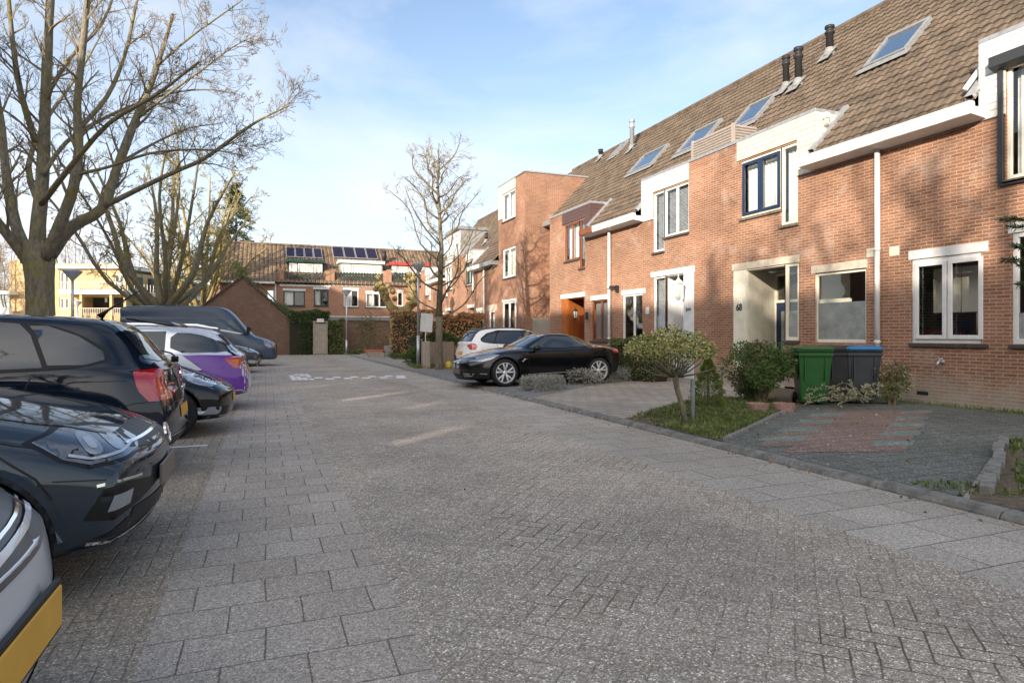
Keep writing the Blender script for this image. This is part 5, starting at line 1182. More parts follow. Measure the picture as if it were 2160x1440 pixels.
class Car:
    def __init__(s, name, label, cat, loc, rz, sp, pm, wheels=True, group=None):
        s.root = empty(name, (0, 0, 0), label, cat, group)
        s.sp = sp; me = cage(sp); o = bpy.data.objects.new('body', me); sc.collection.objects.link(o)
        sb = o.modifiers.new('s', 'SUBSURF'); sb.levels = 2; sb.render_levels = 2
        cut = []
        R_ = sp['tyre']; 
        for ax_ in sp['axles']:
            for sd in (-1, 1):
                c = MB(); w0 = sp['wid_max']; c.lathe([(R_+.045, -.20), (R_+.045, .25)], 40, (ax_, sd*(w0-.03), R_), axis=1)
                co = c.build('cutter', TRIM, None); cut.append(co); b_ = o.modifiers.new('b', 'BOOLEAN'); b_.object = co; b_.operation = 'DIFFERENCE'; b_.solver = 'EXACT'
        me.materials.append(pm); me.materials.append(TRIM)
        me2 = applied(o); o.modifiers.clear(); o.data = me2
        for c in cut: bpy.data.objects.remove(c)
        # blacken the wheel arches
        for p in me2.polygons: 
            if p.material_index > 1: p.material_index = 1
        me2.materials.clear(); me2.materials.append(pm); me2.materials.append(TRIM)
        arch = sp['axles']
        for p in me2.polygons:
            c = p.center
            for ax_ in arch:
                r_ = math.hypot(c.x-ax_, c.z-R_)
                if abs(r_-(R_+.045)) < .012 and abs(c.y) > sp['wid_max']-.3: p.material_index = 1
                if r_ < R_+.03 and abs(abs(c.y)-(sp['wid_max']-.23)) < .02: p.material_index = 1
            if c.z < sp['bot'][0][1]+.02 and abs(p.normal.z) > .7: p.material_index = 1
        me2.shade_smooth()
        try: me2.set_sharp_from_angle(angle=R(38))
        except Exception: pass
        o.parent = s.root; s.body = o
        bm = bmesh.new(); bm.from_mesh(me2); s.bvh = BVHTree.FromBMesh(bm); bm.free()
        s.rz, s.loc = rz, loc
        if wheels: s.wheels()
    def patch(s, name, poly, ax, m, off=.004, th=0, parent=None, smooth=0, grid=.05, mirror=False, both=False):
        """lay an outline on the body: ax '+y' '-y' project sideways (x,z), '+x' '-x' lengthwise (y,z), '+z' from above (x,y)"""
        if smooth: poly = chaikin(poly, smooth)
        outs = []
        for a in ([ax, '+y' if ax == '-y' else '-y'] if both else [ax]):
            bm = bmesh.new()
            P = [(-p[0], p[1]) for p in poly] if (mirror and False) else poly
            f = bm.faces.new([bm.verts.new((p[0], p[1], 0)) for p in P])
            xs = [p[0] for p in P]; ys = [p[1] for p in P]
            bmesh.ops.triangulate(bm, faces=[f])
            for k, (lo, hi) in enumerate(((min(xs), max(xs)), (min(ys), max(ys)))):
                q = lo+grid
                while q < hi-1e-4:
                    co = (q, 0, 0) if k == 0 else (0, q, 0); no = (1, 0, 0) if k == 0 else (0, 1, 0)
                    bmesh.ops.bisect_plane(bm, geom=bm.verts[:]+bm.edges[:]+bm.faces[:], plane_co=co, plane_no=no); q += grid
            ok = {}
            for v in bm.verts:
                p, q = v.co.x, v.co.y
                if isinstance(a, tuple):
                    ph, sd_ = math.radians(a[1]), a[2]; fx_ = a[3] if len(a) > 3 else 1
                    o_ = Vector((fx_*(math.sin(ph)*p+math.cos(ph)*4), sd_*(-math.cos(ph)*p+math.sin(ph)*4), q)); d = Vector((-fx_*math.cos(ph), -sd_*math.sin(ph), 0))
                elif a[1] == 'y': o_ = Vector((p, 3 if a[0] == '+' else -3, q)); d = Vector((0, -1 if a[0] == '+' else 1, 0))
                elif a[1] == 'x': o_ = Vector((5 if a[0] == '+' else -5, p, q)); d = Vector((-1 if a[0] == '+' else 1, 0, 0))
                else: o_ = Vector((p, q, 4)); d = Vector((0, 0, -1))
                h = s.bvh.ray_cast(o_, d)
                if h[0] is None:
                    h = s.bvh.find_nearest(o_+d*(2.2 if isinstance(a, tuple) or a[1] != 'x' else 2.9))
                n = h[1]
                if n.dot(d) > 0: n = -n
                v.co = h[0]+n*off; ok[v.index] = n
            bmesh.ops.triangulate(bm, faces=bm.faces[:])
            me = bpy.data.meshes.new(name); bm.to_mesh(me); bm.free(); me.materials.append(m); me.shade_smooth()
            o = bpy.data.objects.new(name, me); sc.collection.objects.link(o); o.parent = parent or s.root
            if th:
                sd = o.modifiers.new('t', 'SOLIDIFY'); sd.thickness = th; sd.offset = 0
            # face outwards
            if me.polygons:
                c = me.polygons[0]; dd = -d if isinstance(a, tuple) else Vector((0, 1 if a[0] == '+' else -1, 0)) if a[1] == 'y' else (Vector((1 if a[0] == '+' else -1, 0, 0)) if a[1] == 'x' else Vector((0, 0, 1)))
                if c.normal.dot(dd) < 0: me.flip_normals()
            outs.append(o)
        return outs[0] if len(outs) == 1 else outs
    def line(s, name, pts, ax, m=None, w=.008, off=.002, parent=None, both=False):
        """a thin seam along a polyline"""
        L_, R_2 = [], []
        for i, p in enumerate(pts):
            a, b_ = pts[max(i-1, 0)], pts[min(i+1, len(pts)-1)]; d = Vector((b_[0]-a[0], b_[1]-a[1])).normalized(); n = Vector((-d.y, d.x))*w/2
            L_.append((p[0]+n.x, p[1]+n.y)); R_2.append((p[0]-n.x, p[1]-n.y))
        return s.patch(name, L_+R_2[::-1], ax, m or TRIM, off=off, parent=parent, grid=.10, both=both)
    def wheels(s):
        sp = s.sp; R_ = sp['tyre']; wi = .205; rr = sp.get('rim', R_*.66); mt = sp.get('rimm', ALLOY); ns = sp.get('spokes', 5)
        proto = None
        for ax_ in sp['axles']:
            for sd in (-1, 1):
                y = sd*(sp['wid_max']-.015-wi/2); tw = sp.get('steer', 0) if ax_ > 0 else 0
                if proto is None:
                    b_ = MB(); h = wi/2
                    b_.lathe([(rr, -h+.012), (rr+.012, -h), (R_-.05, -h-.004), (R_-.015, -h+.012), (R_-.002, -h+.04), (R_, 0), (R_-.002, h-.04), (R_-.015, h-.012), (R_-.05, h+.004), (rr+.012, h), (rr, h-.012)], 44, axis=1, closed=True)
                    for k in range(64):
                        t = 2*math.pi*k/64
                        for yy_ in (-.055, .055):
                            c, s_ = math.cos(t), math.sin(t); p0 = (R_+.001)
                            q = [(c*p0-s_*.006, yy_-.035, s_*p0+c*.006), (c*p0+s_*.006, yy_-.035, s_*p0-c*.006), (c*p0+s_*.006, yy_+.035, s_*p0-c*.006), (c*p0-s_*.006, yy_+.035, s_*p0+c*.006)]
                            b_.poly(q)
                    whl = b_.build('wheel', TYRE, s.root, smooth=True, local=True, recalc=False)
                    b_ = MB()
                    b_.lathe([(rr, -.085), (rr-.012, -.09), (rr-.022, -.07), (rr-.03, .06), (rr-.012, .09), (rr, .085)], 40, axis=1, closed=True)
                    b_.lathe([(0, -.075), (.035, -.075), (.052, -.06), (.055, -.02)], 20, axis=1)
                    for k in range(ns):
                        for dlt in ((-.11, .11) if sp.get('twin') else (0,)):
                            t = 2*math.pi*k/ns+.3; c, s_ = math.cos(t), math.sin(t); c2, s2 = math.cos(t+dlt*2.2), math.sin(t+dlt*2.2); ww = .016 if sp.get('twin') else .03
                            n0 = len(b_.v)
                            for (rad, cc, ss, wq, y0_) in ((.045, c, s_, ww, -.062), (rr-.02, c2, s2, ww*1.25, -.078)):
                                for sg, dy in ((-1, 0), (1, 0), (1, .03), (-1, .03)): b_.v.append((cc*rad-ss*wq*sg, y0_+dy, ss*rad+cc*wq*sg))
                            for f in ((0,1,5,4),(1,2,6,5),(2,3,7,6),(3,0,4,7),(0,3,2,1),(4,5,6,7)): b_.face([n0+i for i in f])
                    rim = b_.build('rim', mt, whl, local=True, bevel=.003, smooth=True)
                    b_ = MB(); b_.lathe([(0, -.045), (rr-.05, -.045), (rr-.03, -.03)], 30, axis=1); b_.build('brake_disc', mat('brake shadow', (.03, .03, .032), rough=.6) if 'brake shadow' not in bpy.data.materials else bpy.data.materials['brake shadow'], whl, local=True)
                    proto = whl
                    o = whl
                else: o = copy_tree(proto, s.root)
                o.location = (ax_, y, R_); o.rotation_euler = (0, 0, (math.pi if sd > 0 else 0)+tw)
    def place(s, k=1.0):
        s.root.scale = (k,)*3; s.root.location = s.loc; s.root.rotation_euler = (0, 0, s.rz)
    def attach(s, o): return o
    def box(s, name, x0, x1, y0, y1, z0, z1, m, bevel=.01, parent=None):
        b_ = MB(); b_.bx(x0, x1, y0, y1, z0, z1); return b_.build(name, m, parent or s.root, local=True, bevel=bevel)
    def mirror_pod(s, x, z, m, w=None):
        """door mirrors"""
        for sd in (-1, 1):
            y = sd*(s.sp['wid_max']-.06)
            b_ = MB(); pr = [(0, -.10), (.035, -.095), (.07, -.05), (.078, 0), (.07, .05), (.035, .085), (0, .09)]
            b_.lathe([(r_, h) for r_, h in pr], 14, (0, 0, 0), axis=1)
            b_.v = [(vx*1.0+x+(.03 if vx > 0 else 0), y+sd*.12+vy*.95, z+vz*.85) for vx, vy, vz in b_.v]
            o = b_.build('door_mirror', m, s.root, local=True, smooth=True)
            b_ = MB(); b_.tube([(x+.02, y-sd*.04, z-.05), (x+.01, y+sd*.06, z-.03)], [.022, .018], 8); b_.build('mirror_arm', TRIM, o, local=True)
            o.location = (0, 0, 0)
FR = lambda *p: list(p)
# ---- small hatchback (generic supermini), used for the dark grey and the black one
def hatch_spec(**k):
    d = dict(L=4.05, wid_max=.875, tyre=.315, axles=(-1.27, 1.29), spokes=5,
        bot=[(-2.03, .25), (-1.7, .20), (0, .18), (1.6, .19), (2.03, .22)],
        belt=[(-2.03, .93), (-1.2, .985), (0, .95), (.9, .91), (1.3, .86), (1.75, .75), (2.03, .60)],
        top=[(-2.03, .98), (-1.93, 1.02), (-1.72, 1.27), (-1.55, 1.40), (-1.1, 1.445), (-.4, 1.462), (.2, 1.43), (.5, 1.33), (.95, 1.08), (1.12, .985), (1.3, .95), (1.7, .86), (1.92, .765), (2.03, .66)],
        wid=[(-2.03, .74), (-1.7, .85), (-1.2, .875), (0, .865), (1.2, .875), (1.6, .84), (2.03, .70)],
        roofw=[(-2.0, .56), (-1.5, .58), (0, .60), (.6, .60), (1.1, .66)],
        front=[(.18, .12), (.28, .05), (.42, .01), (.55, .0), (.68, .03), (.76, .08), (.9, .16), (1.4, .16)],
        rear=[(.22, .10), (.32, .02), (.5, .0), (.66, .015), (.74, .06), (1.0, .09), (1.4, .10)], af=.20, ar=.10)
    d.update(k); return d
def hatch_glass(c, m=CARGLASS, trim=True):
    front = [(.84, .985), (.36, 1.33), (.10, 1.375), (-.02, 1.375), (-.02, .965)]
    rear = [(-.08, .965), (-.08, 1.375), (-.6, 1.385), (-.86, 1.36), (-.95, 1.27), (-1.07, 1.0)]
    q = [(-1.10, 1.02), (-.99, 1.27), (-.93, 1.345), (-1.05, 1.345), (-1.28, 1.26), (-1.47, 1.13), (-1.49, 1.06), (-1.36, 1.02)]
    for nm, p in (('front_door_window', front), ('rear_door_window', rear), ('quarter_window', q)):
        for i, o in enumerate(c.patch(nm, p, '-y', m, off=.006, both=True)): pass
    c.patch('window_trim', [(.90, .972), (.38, 1.345), (.10, 1.39), (-.6, 1.40), (-1.05, 1.365), (-1.30, 1.275), (-1.50, 1.145), (-1.53, 1.06), (-1.38, 1.005), (-1.0, .975), (-.04, .95)], '-y', TRIM, off=.003, both=True, smooth=1)
def windscreen(c, pts, m=CARGLASS, ax='+x', name='windscreen'):
    return c.patch(name, pts, ax, m, off=.005, grid=.08)
def badge(c, x, y, z, r, ry, parent=None, m=CHROME, face=(0, 0)):
    """round emblem: ring with V above W strokes"""
    b_ = MB(); b_.lathe([(r, -.006), (r, .006), (r*.86, .008), (r*.86, -.006)], 26, axis=0, closed=True)
    def st(p, q): b_.tube([(.004, p[0]*r, p[1]*r), (.004, q[0]*r, q[1]*r)], r*.07, 5)
    st((-.36, .78), (-.02, .08)); st((.36, .78), (.02, .08)); st((-.66, .5), (-.3, -.62)); st((-.3, -.62), (0, -.0)); st((0, 0), (.3, -.62)); st((.3, -.62), (.66, .5))
    o = b_.build('emblem', m, parent or c.root, local=True, smooth=False); o.location = (x, y, z); o.rotation_euler = (0, ry, 0); return o
# ------------------------------------------------ car: dark grey hatchback, nose towards the street
GREYP = mat('dark grey metallic paint', (.026, .038, .052), rough=.05, spec=.65); BLACKP = mat('black blue paint', (.006, .011, .022), rough=.045, spec=.6); BLACK2 = mat('black paint', (.005, .005, .006), rough=.04, spec=.6); 
c1 = Car('parked_car', 'dark grey hatchback parked nose out, nearest full car on the left', 'car', (-2.68, 4.45, 0), R(0), hatch_spec(), GREYP)
hatch_glass(c1); c1.patch('side_window_trim', [(1,1)]*0 or [(.9, .9), (.91, .9), (.9, .91)], '-y', TRIM) if False else None
windscreen(c1, [(-.62, .99), (-.55, 1.36), (0, 1.385), (.55, 1.36), (.62, .99)])
def polo_front(c):
    hl = [(1.30, .80), (1.42, .83), (1.80, .825), (2.10, .79), (2.10, .70), (1.88, .63), (1.62, .635)]
    # headlights wrap the corner: projected along a slanting direction -> built from the side and from the front
    for sd in (-1, 1):
        A = ('d', 50, sd)
        c.patch('headlight_rim', [(.70, .778), (.89, .83), (1.10, .815), (1.28, .78), (1.325, .72), (1.26, .67), (1.10, .65), (.91, .638), (.80, .685)], A, TRIM, off=.002, grid=.03)
        o = c.patch('headlight', [(.735, .775), (.90, .815), (1.10, .80), (1.26, .765), (1.30, .72), (1.24, .685), (1.10, .665), (.92, .655), (.82, .69)], A, LAMPD, off=.004, grid=.03)
        c.patch('reflector', [(.92, .79), (1.01, .79), (1.01, .695), (.92, .695)], A, CLEARL, off=.006, grid=.02, parent=o, smooth=2); c.patch('lamp_lens', [(.945, .77), (.99, .77), (.99, .72), (.945, .72)], A, LAMPW, off=.008, grid=.02, parent=o, smooth=2)
        c.patch('reflector', [(1.06, .785), (1.15, .78), (1.15, .695), (1.06, .695)], A, CLEARL, off=.006, grid=.02, parent=o, smooth=2)
        c.patch('light_strip', [(.84, .70), (.93, .672), (1.10, .682), (1.22, .705), (1.22, .713), (1.10, .693), (.935, .684), (.85, .71)], A, LAMPW, off=.008, grid=.03, parent=o)
        c.patch('light_strip', [(1.18, .775), (1.18, .773), (1.185, .715), (1.17, .712)], A, LAMPW, off=.008, grid=.03, parent=o)
        c.patch('fog_lamp_panel', [(.88, .40), (.96, .54), (1.10, .545), (1.32, .51), (1.36, .46), (1.18, .42), (1.0, .38)], A, TRIM, off=.004, grid=.03)
        c.patch('fog_lamp', [(.97, .425), (.995, .50), (1.12, .505), (1.10, .435)], A, CLEARL, off=.007, grid=.03)
        c.line('fog_trim_strip', [(.93, .555), (1.05, .565), (1.2, .555)], A, CHROME, w=.014, off=.006)
        c.patch('lower_scoop', [(.92, .30), (1.1, .36), (1.42, .345), (1.45, .31), (1.15, .285)], A, TRIM, off=.004, grid=.03)
        c.line('lower_trim_strip', [(.90, .285), (1.0, .27), (1.2, .28), (1.42, .305)], A, CHROME, w=.016, off=.009)
    c.patch('grille', [(-.46, .69), (-.44, .755), (0, .775), (.44, .755), (.46, .69), (.2, .665), (-.2, .665)], '+x', TRIM, off=.004, grid=.04)
    c.patch('grille_bar', [(-.44, .705), (-.44, .715), (.44, .715), (.44, .705)], '+x', CHROME, off=.007, grid=.04)
    c.patch('lower_grille', [(-.56, .28), (-.54, .40), (.54, .40), (.56, .28), (.3, .25), (-.3, .25)], '+x', TRIM, off=.004, grid=.04)
    c.patch('lower_lip', [(-.72, .245), (-.72, .265), (.72, .265), (.72, .245)], '+x', GREYP, off=.012, grid=.06)
    c.line('lower_trim_strip', [(-.70, .275), (0, .262), (.70, .275)], '+x', CHROME, w=.01, off=.008)
    badge(c, 2.030, 0, .70, .062, R(-12))
    pl = MB(); pl.bx(2.025, 2.04, -.26, .26, .44, .555); pl.build('number_plate', PLATED, c.root, local=True, bevel=.004)
polo_front(c1)
c1.line('bonnet_seam', [(1.18, -.77), (1.5, -.76), (1.72, -.70), (1.85, -.5), (1.9, 0), (1.85, .5), (1.72, .70), (1.5, .76), (1.18, .77)], '+z', w=.008)
[c1.line('bonnet_crease', [(1.10, q*.56), (1.5, q*.52), (1.80, q*.42)], '+z', GREYP, w=.03, off=.008) for q in (-1, 1)]
c1.line('arch_crease', [(1.29+.40*math.cos(math.pi*k_/14), .315+.40*math.sin(math.pi*k_/14)) for k_ in range(0, 15)], '-y', GREYP, w=.03, off=.010, both=True)
c1.line('door_seam', [(.93, .95), (.98, .7), (.95, .35), (.90, .24)], '-y', both=True); c1.line('door_seam', [(-.05, .95), (-.05, .30)], '-y', both=True); c1.line('wing_seam', [(1.42, .77), (1.60, .62), (1.66, .52)], '-y', both=True, w=.01); c1.line('bumper_line', [(1.66, .60), (1.85, .58), (2.0, .58)], '-y', both=True, w=.006)
c1.mirror_pod(.78, 1.0, GREYP); c1.place(1.04)
# ------------------------------------------------ car: black hatchback, tail towards the street
c2 = Car('parked_car', 'black hatchback parked tail out with roof aerial and large red lamps', 'car', (-2.88, 7.30, 0), R(180), hatch_spec(), BLACKP)
hatch_glass(c2)
windscreen(c2, [(-.55, 1.06), (-.50, 1.30), (-.46, 1.36), (.46, 1.36), (.50, 1.30), (.55, 1.06), (.3, 1.03), (-.3, 1.03)], ax='-x', name='rear_window')
for sd in (-1, 1):
    ax = '-y' if sd < 0 else '+y'
    o = c2.patch('tail_lamp', [(-1.70, .955), (-1.74, .80), (-1.82, .70), (-1.96, .70), (-1.98, .97), (-1.85, .975)], ax, REDL, off=.005, grid=.03)
    c2.patch('tail_lamp_inner', [(sd*.56, .96), (sd*.73, .965), (sd*.76, .84), (sd*.74, .71), (sd*.60, .71), (sd*.56, .82)], '-x', REDL, off=.006, grid=.03, parent=o)
    c2.patch('reversing_strip', [(sd*.59, .735), (sd*.73, .725), (sd*.735, .745), (sd*.59, .755)], '-x', LAMPW, off=.009, grid=.03, parent=o)
badge(c2, -1.985, 0, .90, .06, R(-170))
text_mesh('model_lettering', 'POLO', .075, CHROME, c2.root, (-2.004, 0, .745), (math.pi/2, 0, -math.pi/2), sx=1.15)
c2.patch('number_plate', [(-.26, .50), (-.26, .61), (.26, .61), (.26, .50)], '-x', PLATEY, off=.006)
c2.line('tailgate_seam', [(-.66, 1.0), (-.60, .80), (-.58, .70), (-.5, .66), (.5, .66), (.58, .70), (.60, .80), (.66, 1.0)], '-x', w=.009)
c2.line('bumper_seam', [(-1.45, .62), (-1.72, .69), (-1.9, .70)], '-y', both=True); c2.patch('rear_diffuser', [(-.62, .25), (-.6, .36), (.6, .36), (.62, .25)], '-x', TRIM, off=.005)
c2.line('reflector_strip', [(-.72, .42), (-.45, .41)], '-x', REDL, w=.03, off=.005); c2.line('bumper_trim', [(-.75, .375), (0, .365), (.75, .375)], '-x', CHROME, w=.009, off=.007)
c2.line('door_seam', [(-.05, .95), (-.05, .30)], '-y', both=True); c2.line('door_seam', [(-1.02, .98), (-.93, .72), (-.96, .62)], '-y', both=True, w=.012); c2.line('shoulder_line', [(.9, .84), (-.6, .875), (-1.66, .885)], '-y', both=True, w=.006); c2.patch('handle_recess', [(-.70, .81), (-.70, .87), (-.88, .87), (-.88, .81)], '-y', TRIM, off=.003, both=True, smooth=2)
for sd in (-1, 1): c2.box('door_handle', -.90, -.70, sd*.885-.02, sd*.885+.02, .835, .865, BLACKP, bevel=.012)
b = MB(); n0 = 0
b.prism([(-1.62, 1.405), (-1.98, 1.345), (-1.995, 1.365), (-1.95, 1.39), (-1.60, 1.43)], 1, -.56, .56); sp_ = b.build('roof_spoiler', BLACKP, c2.root, local=True, bevel=.012, smooth=True)
b = MB(); b.tube([(-1.30, 0, 1.44), (-1.36, 0, 1.50), (-1.62, 0, 1.69)], [.035, .012, .006], 8); b.build('roof_aerial', TRIM, c2.root, local=True, smooth=True)
b = MB(); b.lathe([(.03, -.02), (.03, .04)], 10, (-1.94, 0, 1.035), axis=0); b.tube([(-1.95, 0, 1.04), (-1.93, .25, 1.10), (-1.88, .5, 1.13)], .008, 5); b.build('rear_wiper', TRIM, c2.root, local=True)
c2.mirror_pod(.78, 1.0, BLACKP); c2.place(1.045)
# ------------------------------------------------ car: small black rounded hatchback, nose out
sp3 = hatch_spec(L=4.03, top=[(-2.0, .98), (-1.9, 1.05), (-1.72, 1.3), (-1.5, 1.44), (-.9, 1.49), (-.2, 1.49), (.35, 1.38), (.95, 1.06), (1.15, .97), (1.5, .92), (1.8, .80), (1.95, .68), (2.0, .58)],
    front=[(.18, .12), (.28, .03), (.42, .0), (.52, .0), (.60, .03), (.72, .14), (.85, .3), (1.4, .3)], af=.26)
c3 = Car('parked_car', 'black small hatchback parked nose out, between the black aerial car and the purple estate', 'car', (-2.42, 9.9, 0), R(0), sp3, BLACK2)
hatch_glass(c3); windscreen(c3, [(-.62, .99), (-.55, 1.36), (0, 1.40), (.55, 1.36), (.62, .99)])
for sd in (-1, 1):
    ax = '-y' if sd < 0 else '+y'
    o = c3.patch('headlight', [(1.38, .86), (1.46, .885), (1.62, .85), (1.80, .77), (1.90, .68), (1.80, .655), (1.55, .69), (1.42, .78)], ax, CLEARL, off=.005, grid=.03, smooth=1)
    c3.patch('headlight_inner', [(sd*.60, .72), (sd*.72, .76), (sd*.76, .70), (sd*.70, .64), (sd*.60, .66)], '+x', CLEARL, off=.006, grid=.03, smooth=1, parent=o)
    c3.patch('indicator', [(1.45, .80), (1.52, .81), (1.54, .72), (1.48, .73)], ax, LAMPW, off=.008, grid=.03, parent=o)
    c3.patch('fog_lamp', [(sd*.78, .29), (sd*.77, .39), (sd*.66, .39), (sd*.67, .29)], '+x', CLEARL, off=.006, smooth=1)
    c3.patch('bumper_grille', [(sd*.64, .28), (sd*.62, .38), (sd*.45, .38), (sd*.45, .28)], '+x', TRIM, off=.005)
c3.patch('grille', [(-.32, .58), (-.30, .66), (.30, .66), (.32, .58)], '+x', TRIM, off=.005); c3.line('bumper_trim', [(-.72, .26), (0, .25), (.72, .26)], '+x', CHROME, w=.012, off=.007)
c3.patch('number_plate', [(-.26, .42), (-.26, .53), (.26, .53), (.26, .42)], '+x', PLATEY, off=.007)
c3.line('bonnet_seam', [(1.15, -.74), (1.5, -.70), (1.78, -.56), (1.86, -.3), (1.87, .3), (1.78, .56), (1.5, .70), (1.15, .74)], '+z')
c3.mirror_pod(.78, 1.02, BLACK2); c3.place()
# ------------------------------------------------ car: white and purple estate, tail out
sp4 = dict(L=4.62, wid_max=.905, tyre=.33, axles=(-1.30, 1.38), spokes=5,
    bot=[(-2.31, .30), (-1.9, .22), (0, .19), (1.9, .20), (2.31, .24)],
    belt=[(-2.31, .95), (-1.5, 1.0), (0, .96), (1.1, .90), (1.6, .84), (2.31, .62)],
    top=[(-2.31, .99), (-2.22, 1.05), (-2.0, 1.28), (-1.85, 1.39), (-1.4, 1.455), (-.6, 1.48), (.1, 1.45), (.5, 1.35), (1.0, 1.08), (1.3, .98), (1.9, .86), (2.31, .66)],
    wid=[(-2.31, .74), (-1.9, .87), (-1.3, .905), (0, .895), (1.4, .90), (1.9, .86), (2.31, .70)],
    roofw=[(-2.2, .58), (-1.5, .60), (0, .62), (.6, .62), (1.2, .68)],
    front=[(.2, .1), (.4, .0), (.6, .0), (.75, .05), (.9, .16), (1.4, .16)], rear=[(.24, .10), (.34, .01), (.5, .0), (.7, .03), (.78, .09), (.95, .10), (1.05, .14), (1.4, .14)], af=.2, ar=.14)
WHITEP = paint('pearl white paint', (.62, .68, .76), .1); PURPLE = paint('purple vinyl', (.15, .035, .33), rough=.3)
c4 = Car('parked_car', 'white estate car with a purple wrapped rear half, parked tail out', 'car', (-2.55, 12.8, 0), R(180), sp4, WHITEP)
c4.patch('rear_side_window', [(-1.06, 1.02), (-1.05, 1.37), (-1.45, 1.35), (-1.75, 1.24), (-1.93, 1.10), (-1.95, 1.05), (-1.8, 1.03)], '-y', CARGLASS, off=.006, both=True, smooth=1)
c4.patch('rear_door_window', [(-.98, 1.01), (-.98, 1.385), (-.10, 1.39), (-.10, .985)], '-y', CARGLASS, off=.006, both=True)
c4.patch('front_door_window', [(-.04, .98), (-.04, 1.39), (.3, 1.36), (.92, 1.0)], '-y', CARGLASS, off=.006, both=True)
c4.patch('window_trim', [(-2.02, 1.03), (-1.98, 1.12), (-1.78, 1.27), (-1.46, 1.385), (-.9, 1.415), (.3, 1.385), (1.0, .985), (0, .96), (-1.2, .995)], '-y', CHROME, off=.003, both=True, smooth=1)
c4.patch('purple_wrap', [(-2.24, .26), (-2.24, .97), (-1.5, .99), (-1.25, .98), (-1.55, .74), (-1.30, .70), (-1.64, .62), (-1.72, .24)], '-y', PURPLE, off=.003, both=True, grid=.04)
c4.patch('purple_wrap_front', [(-.9, .30), (-.9, .98), (.2, .96), (-.2, .6), (.1, .3)], '-y', PURPLE, off=.003, both=True)
c4.patch('purple_bumper', [(-.86, .30), (-.86, .62), (-.60, .60), (-.50, .42), (-.62, .30)], '-x', PURPLE, off=.004); c4.patch('purple_bumper', [(.86, .30), (.86, .62), (.60, .60), (.50, .42), (.62, .30)], '-x', PURPLE, off=.004)
windscreen(c4, [(-.58, 1.03), (-.54, 1.34), (.54, 1.34), (.58, 1.03)], ax='-x', name='rear_window'); c4.patch('pillar_trim', [(-2.02, 1.10), (-1.84, 1.36), (-2.1, 1.36), (-2.16, 1.15)], '-y', TRIM, off=.005, both=True)
for sd in (-1, 1):
    ax = '-y' if sd < 0 else '+y'
    o = c4.patch('tail_lamp', [(-1.88, .93), (-2.0, .78), (-2.08, .74), (-2.20, .86), (-2.24, .90), (-2.24, .93), (-2.1, .945)], ax, REDL, off=.007, grid=.03)
    c4.patch('tail_lamp_inner', [(sd*.42, .88), (sd*.78, .94), (sd*.80, .86), (sd*.60, .84)], '-x', REDL, off=.007, grid=.03, parent=o)
    c4.patch('lamp_lens', [(-1.98, .90), (-2.06, .80), (-2.09, .80), (-2.12, .90)], ax, ORANGEL, off=.009, grid=.03, parent=o)
c4.patch('number_plate', [(-.26, .66), (-.26, .77), (.26, .77), (.26, .66)], '-x', PLATEY, off=.007); c4.line('bumper_trim', [(-.78, .37), (.78, .37)], '-x', CHROME, w=.02, off=.007)
for sd in (-1, 1):
    b = MB(); b.tube([(-1.7, sd*.57, 1.45), (-1.4, sd*.58, 1.50), (0, sd*.6, 1.52), (.3, sd*.6, 1.47)], .017, 6); b.build('roof_rail', CHROME, c4.root, local=True)
b = MB(); b.prism([(-1.82, 1.39), (-2.14, 1.34), (-2.15, 1.36), (-1.8, 1.43)], 1, -.58, .58); b.build('roof_spoiler', WHITEP, c4.root, local=True, bevel=.01)
c4.mirror_pod(.9, 1.03, WHITEP); c4.place()
# ------------------------------------------------ red car mostly hidden
REDP = paint('red paint', (.33, .015, .02))
c7 = Car('parked_car', 'red car with silver roof rails mostly hidden behind the purple estate', 'car', (-2.95, 17.9, 0), R(180), dict(sp4, top=[(p, q+.06 if q > 1.2 else q) for p, q in sp4['top']]), REDP)
c7.patch('side_window', [(-1.9, 1.06), (-1.7, 1.28), (-1.3, 1.38), (.3, 1.38), (.92, 1.0)], '-y', CARGLASS, off=.006, both=True)
windscreen(c7, [(-.6, .99), (-.55, 1.38), (.55, 1.38), (.6, .99)]); windscreen(c7, [(-.58, 1.05), (-.54, 1.36), (.54, 1.36), (.58, 1.05)], ax='-x', name='rear_window')
for sd in (-1, 1):
    b = MB(); b.tube([(-1.7, sd*.57, 1.50), (-1.4, sd*.58, 1.58), (0, sd*.6, 1.60), (.3, sd*.6, 1.53)], .02, 6); b.build('roof_rail', CHROME, c7.root, local=True)
c7.place()
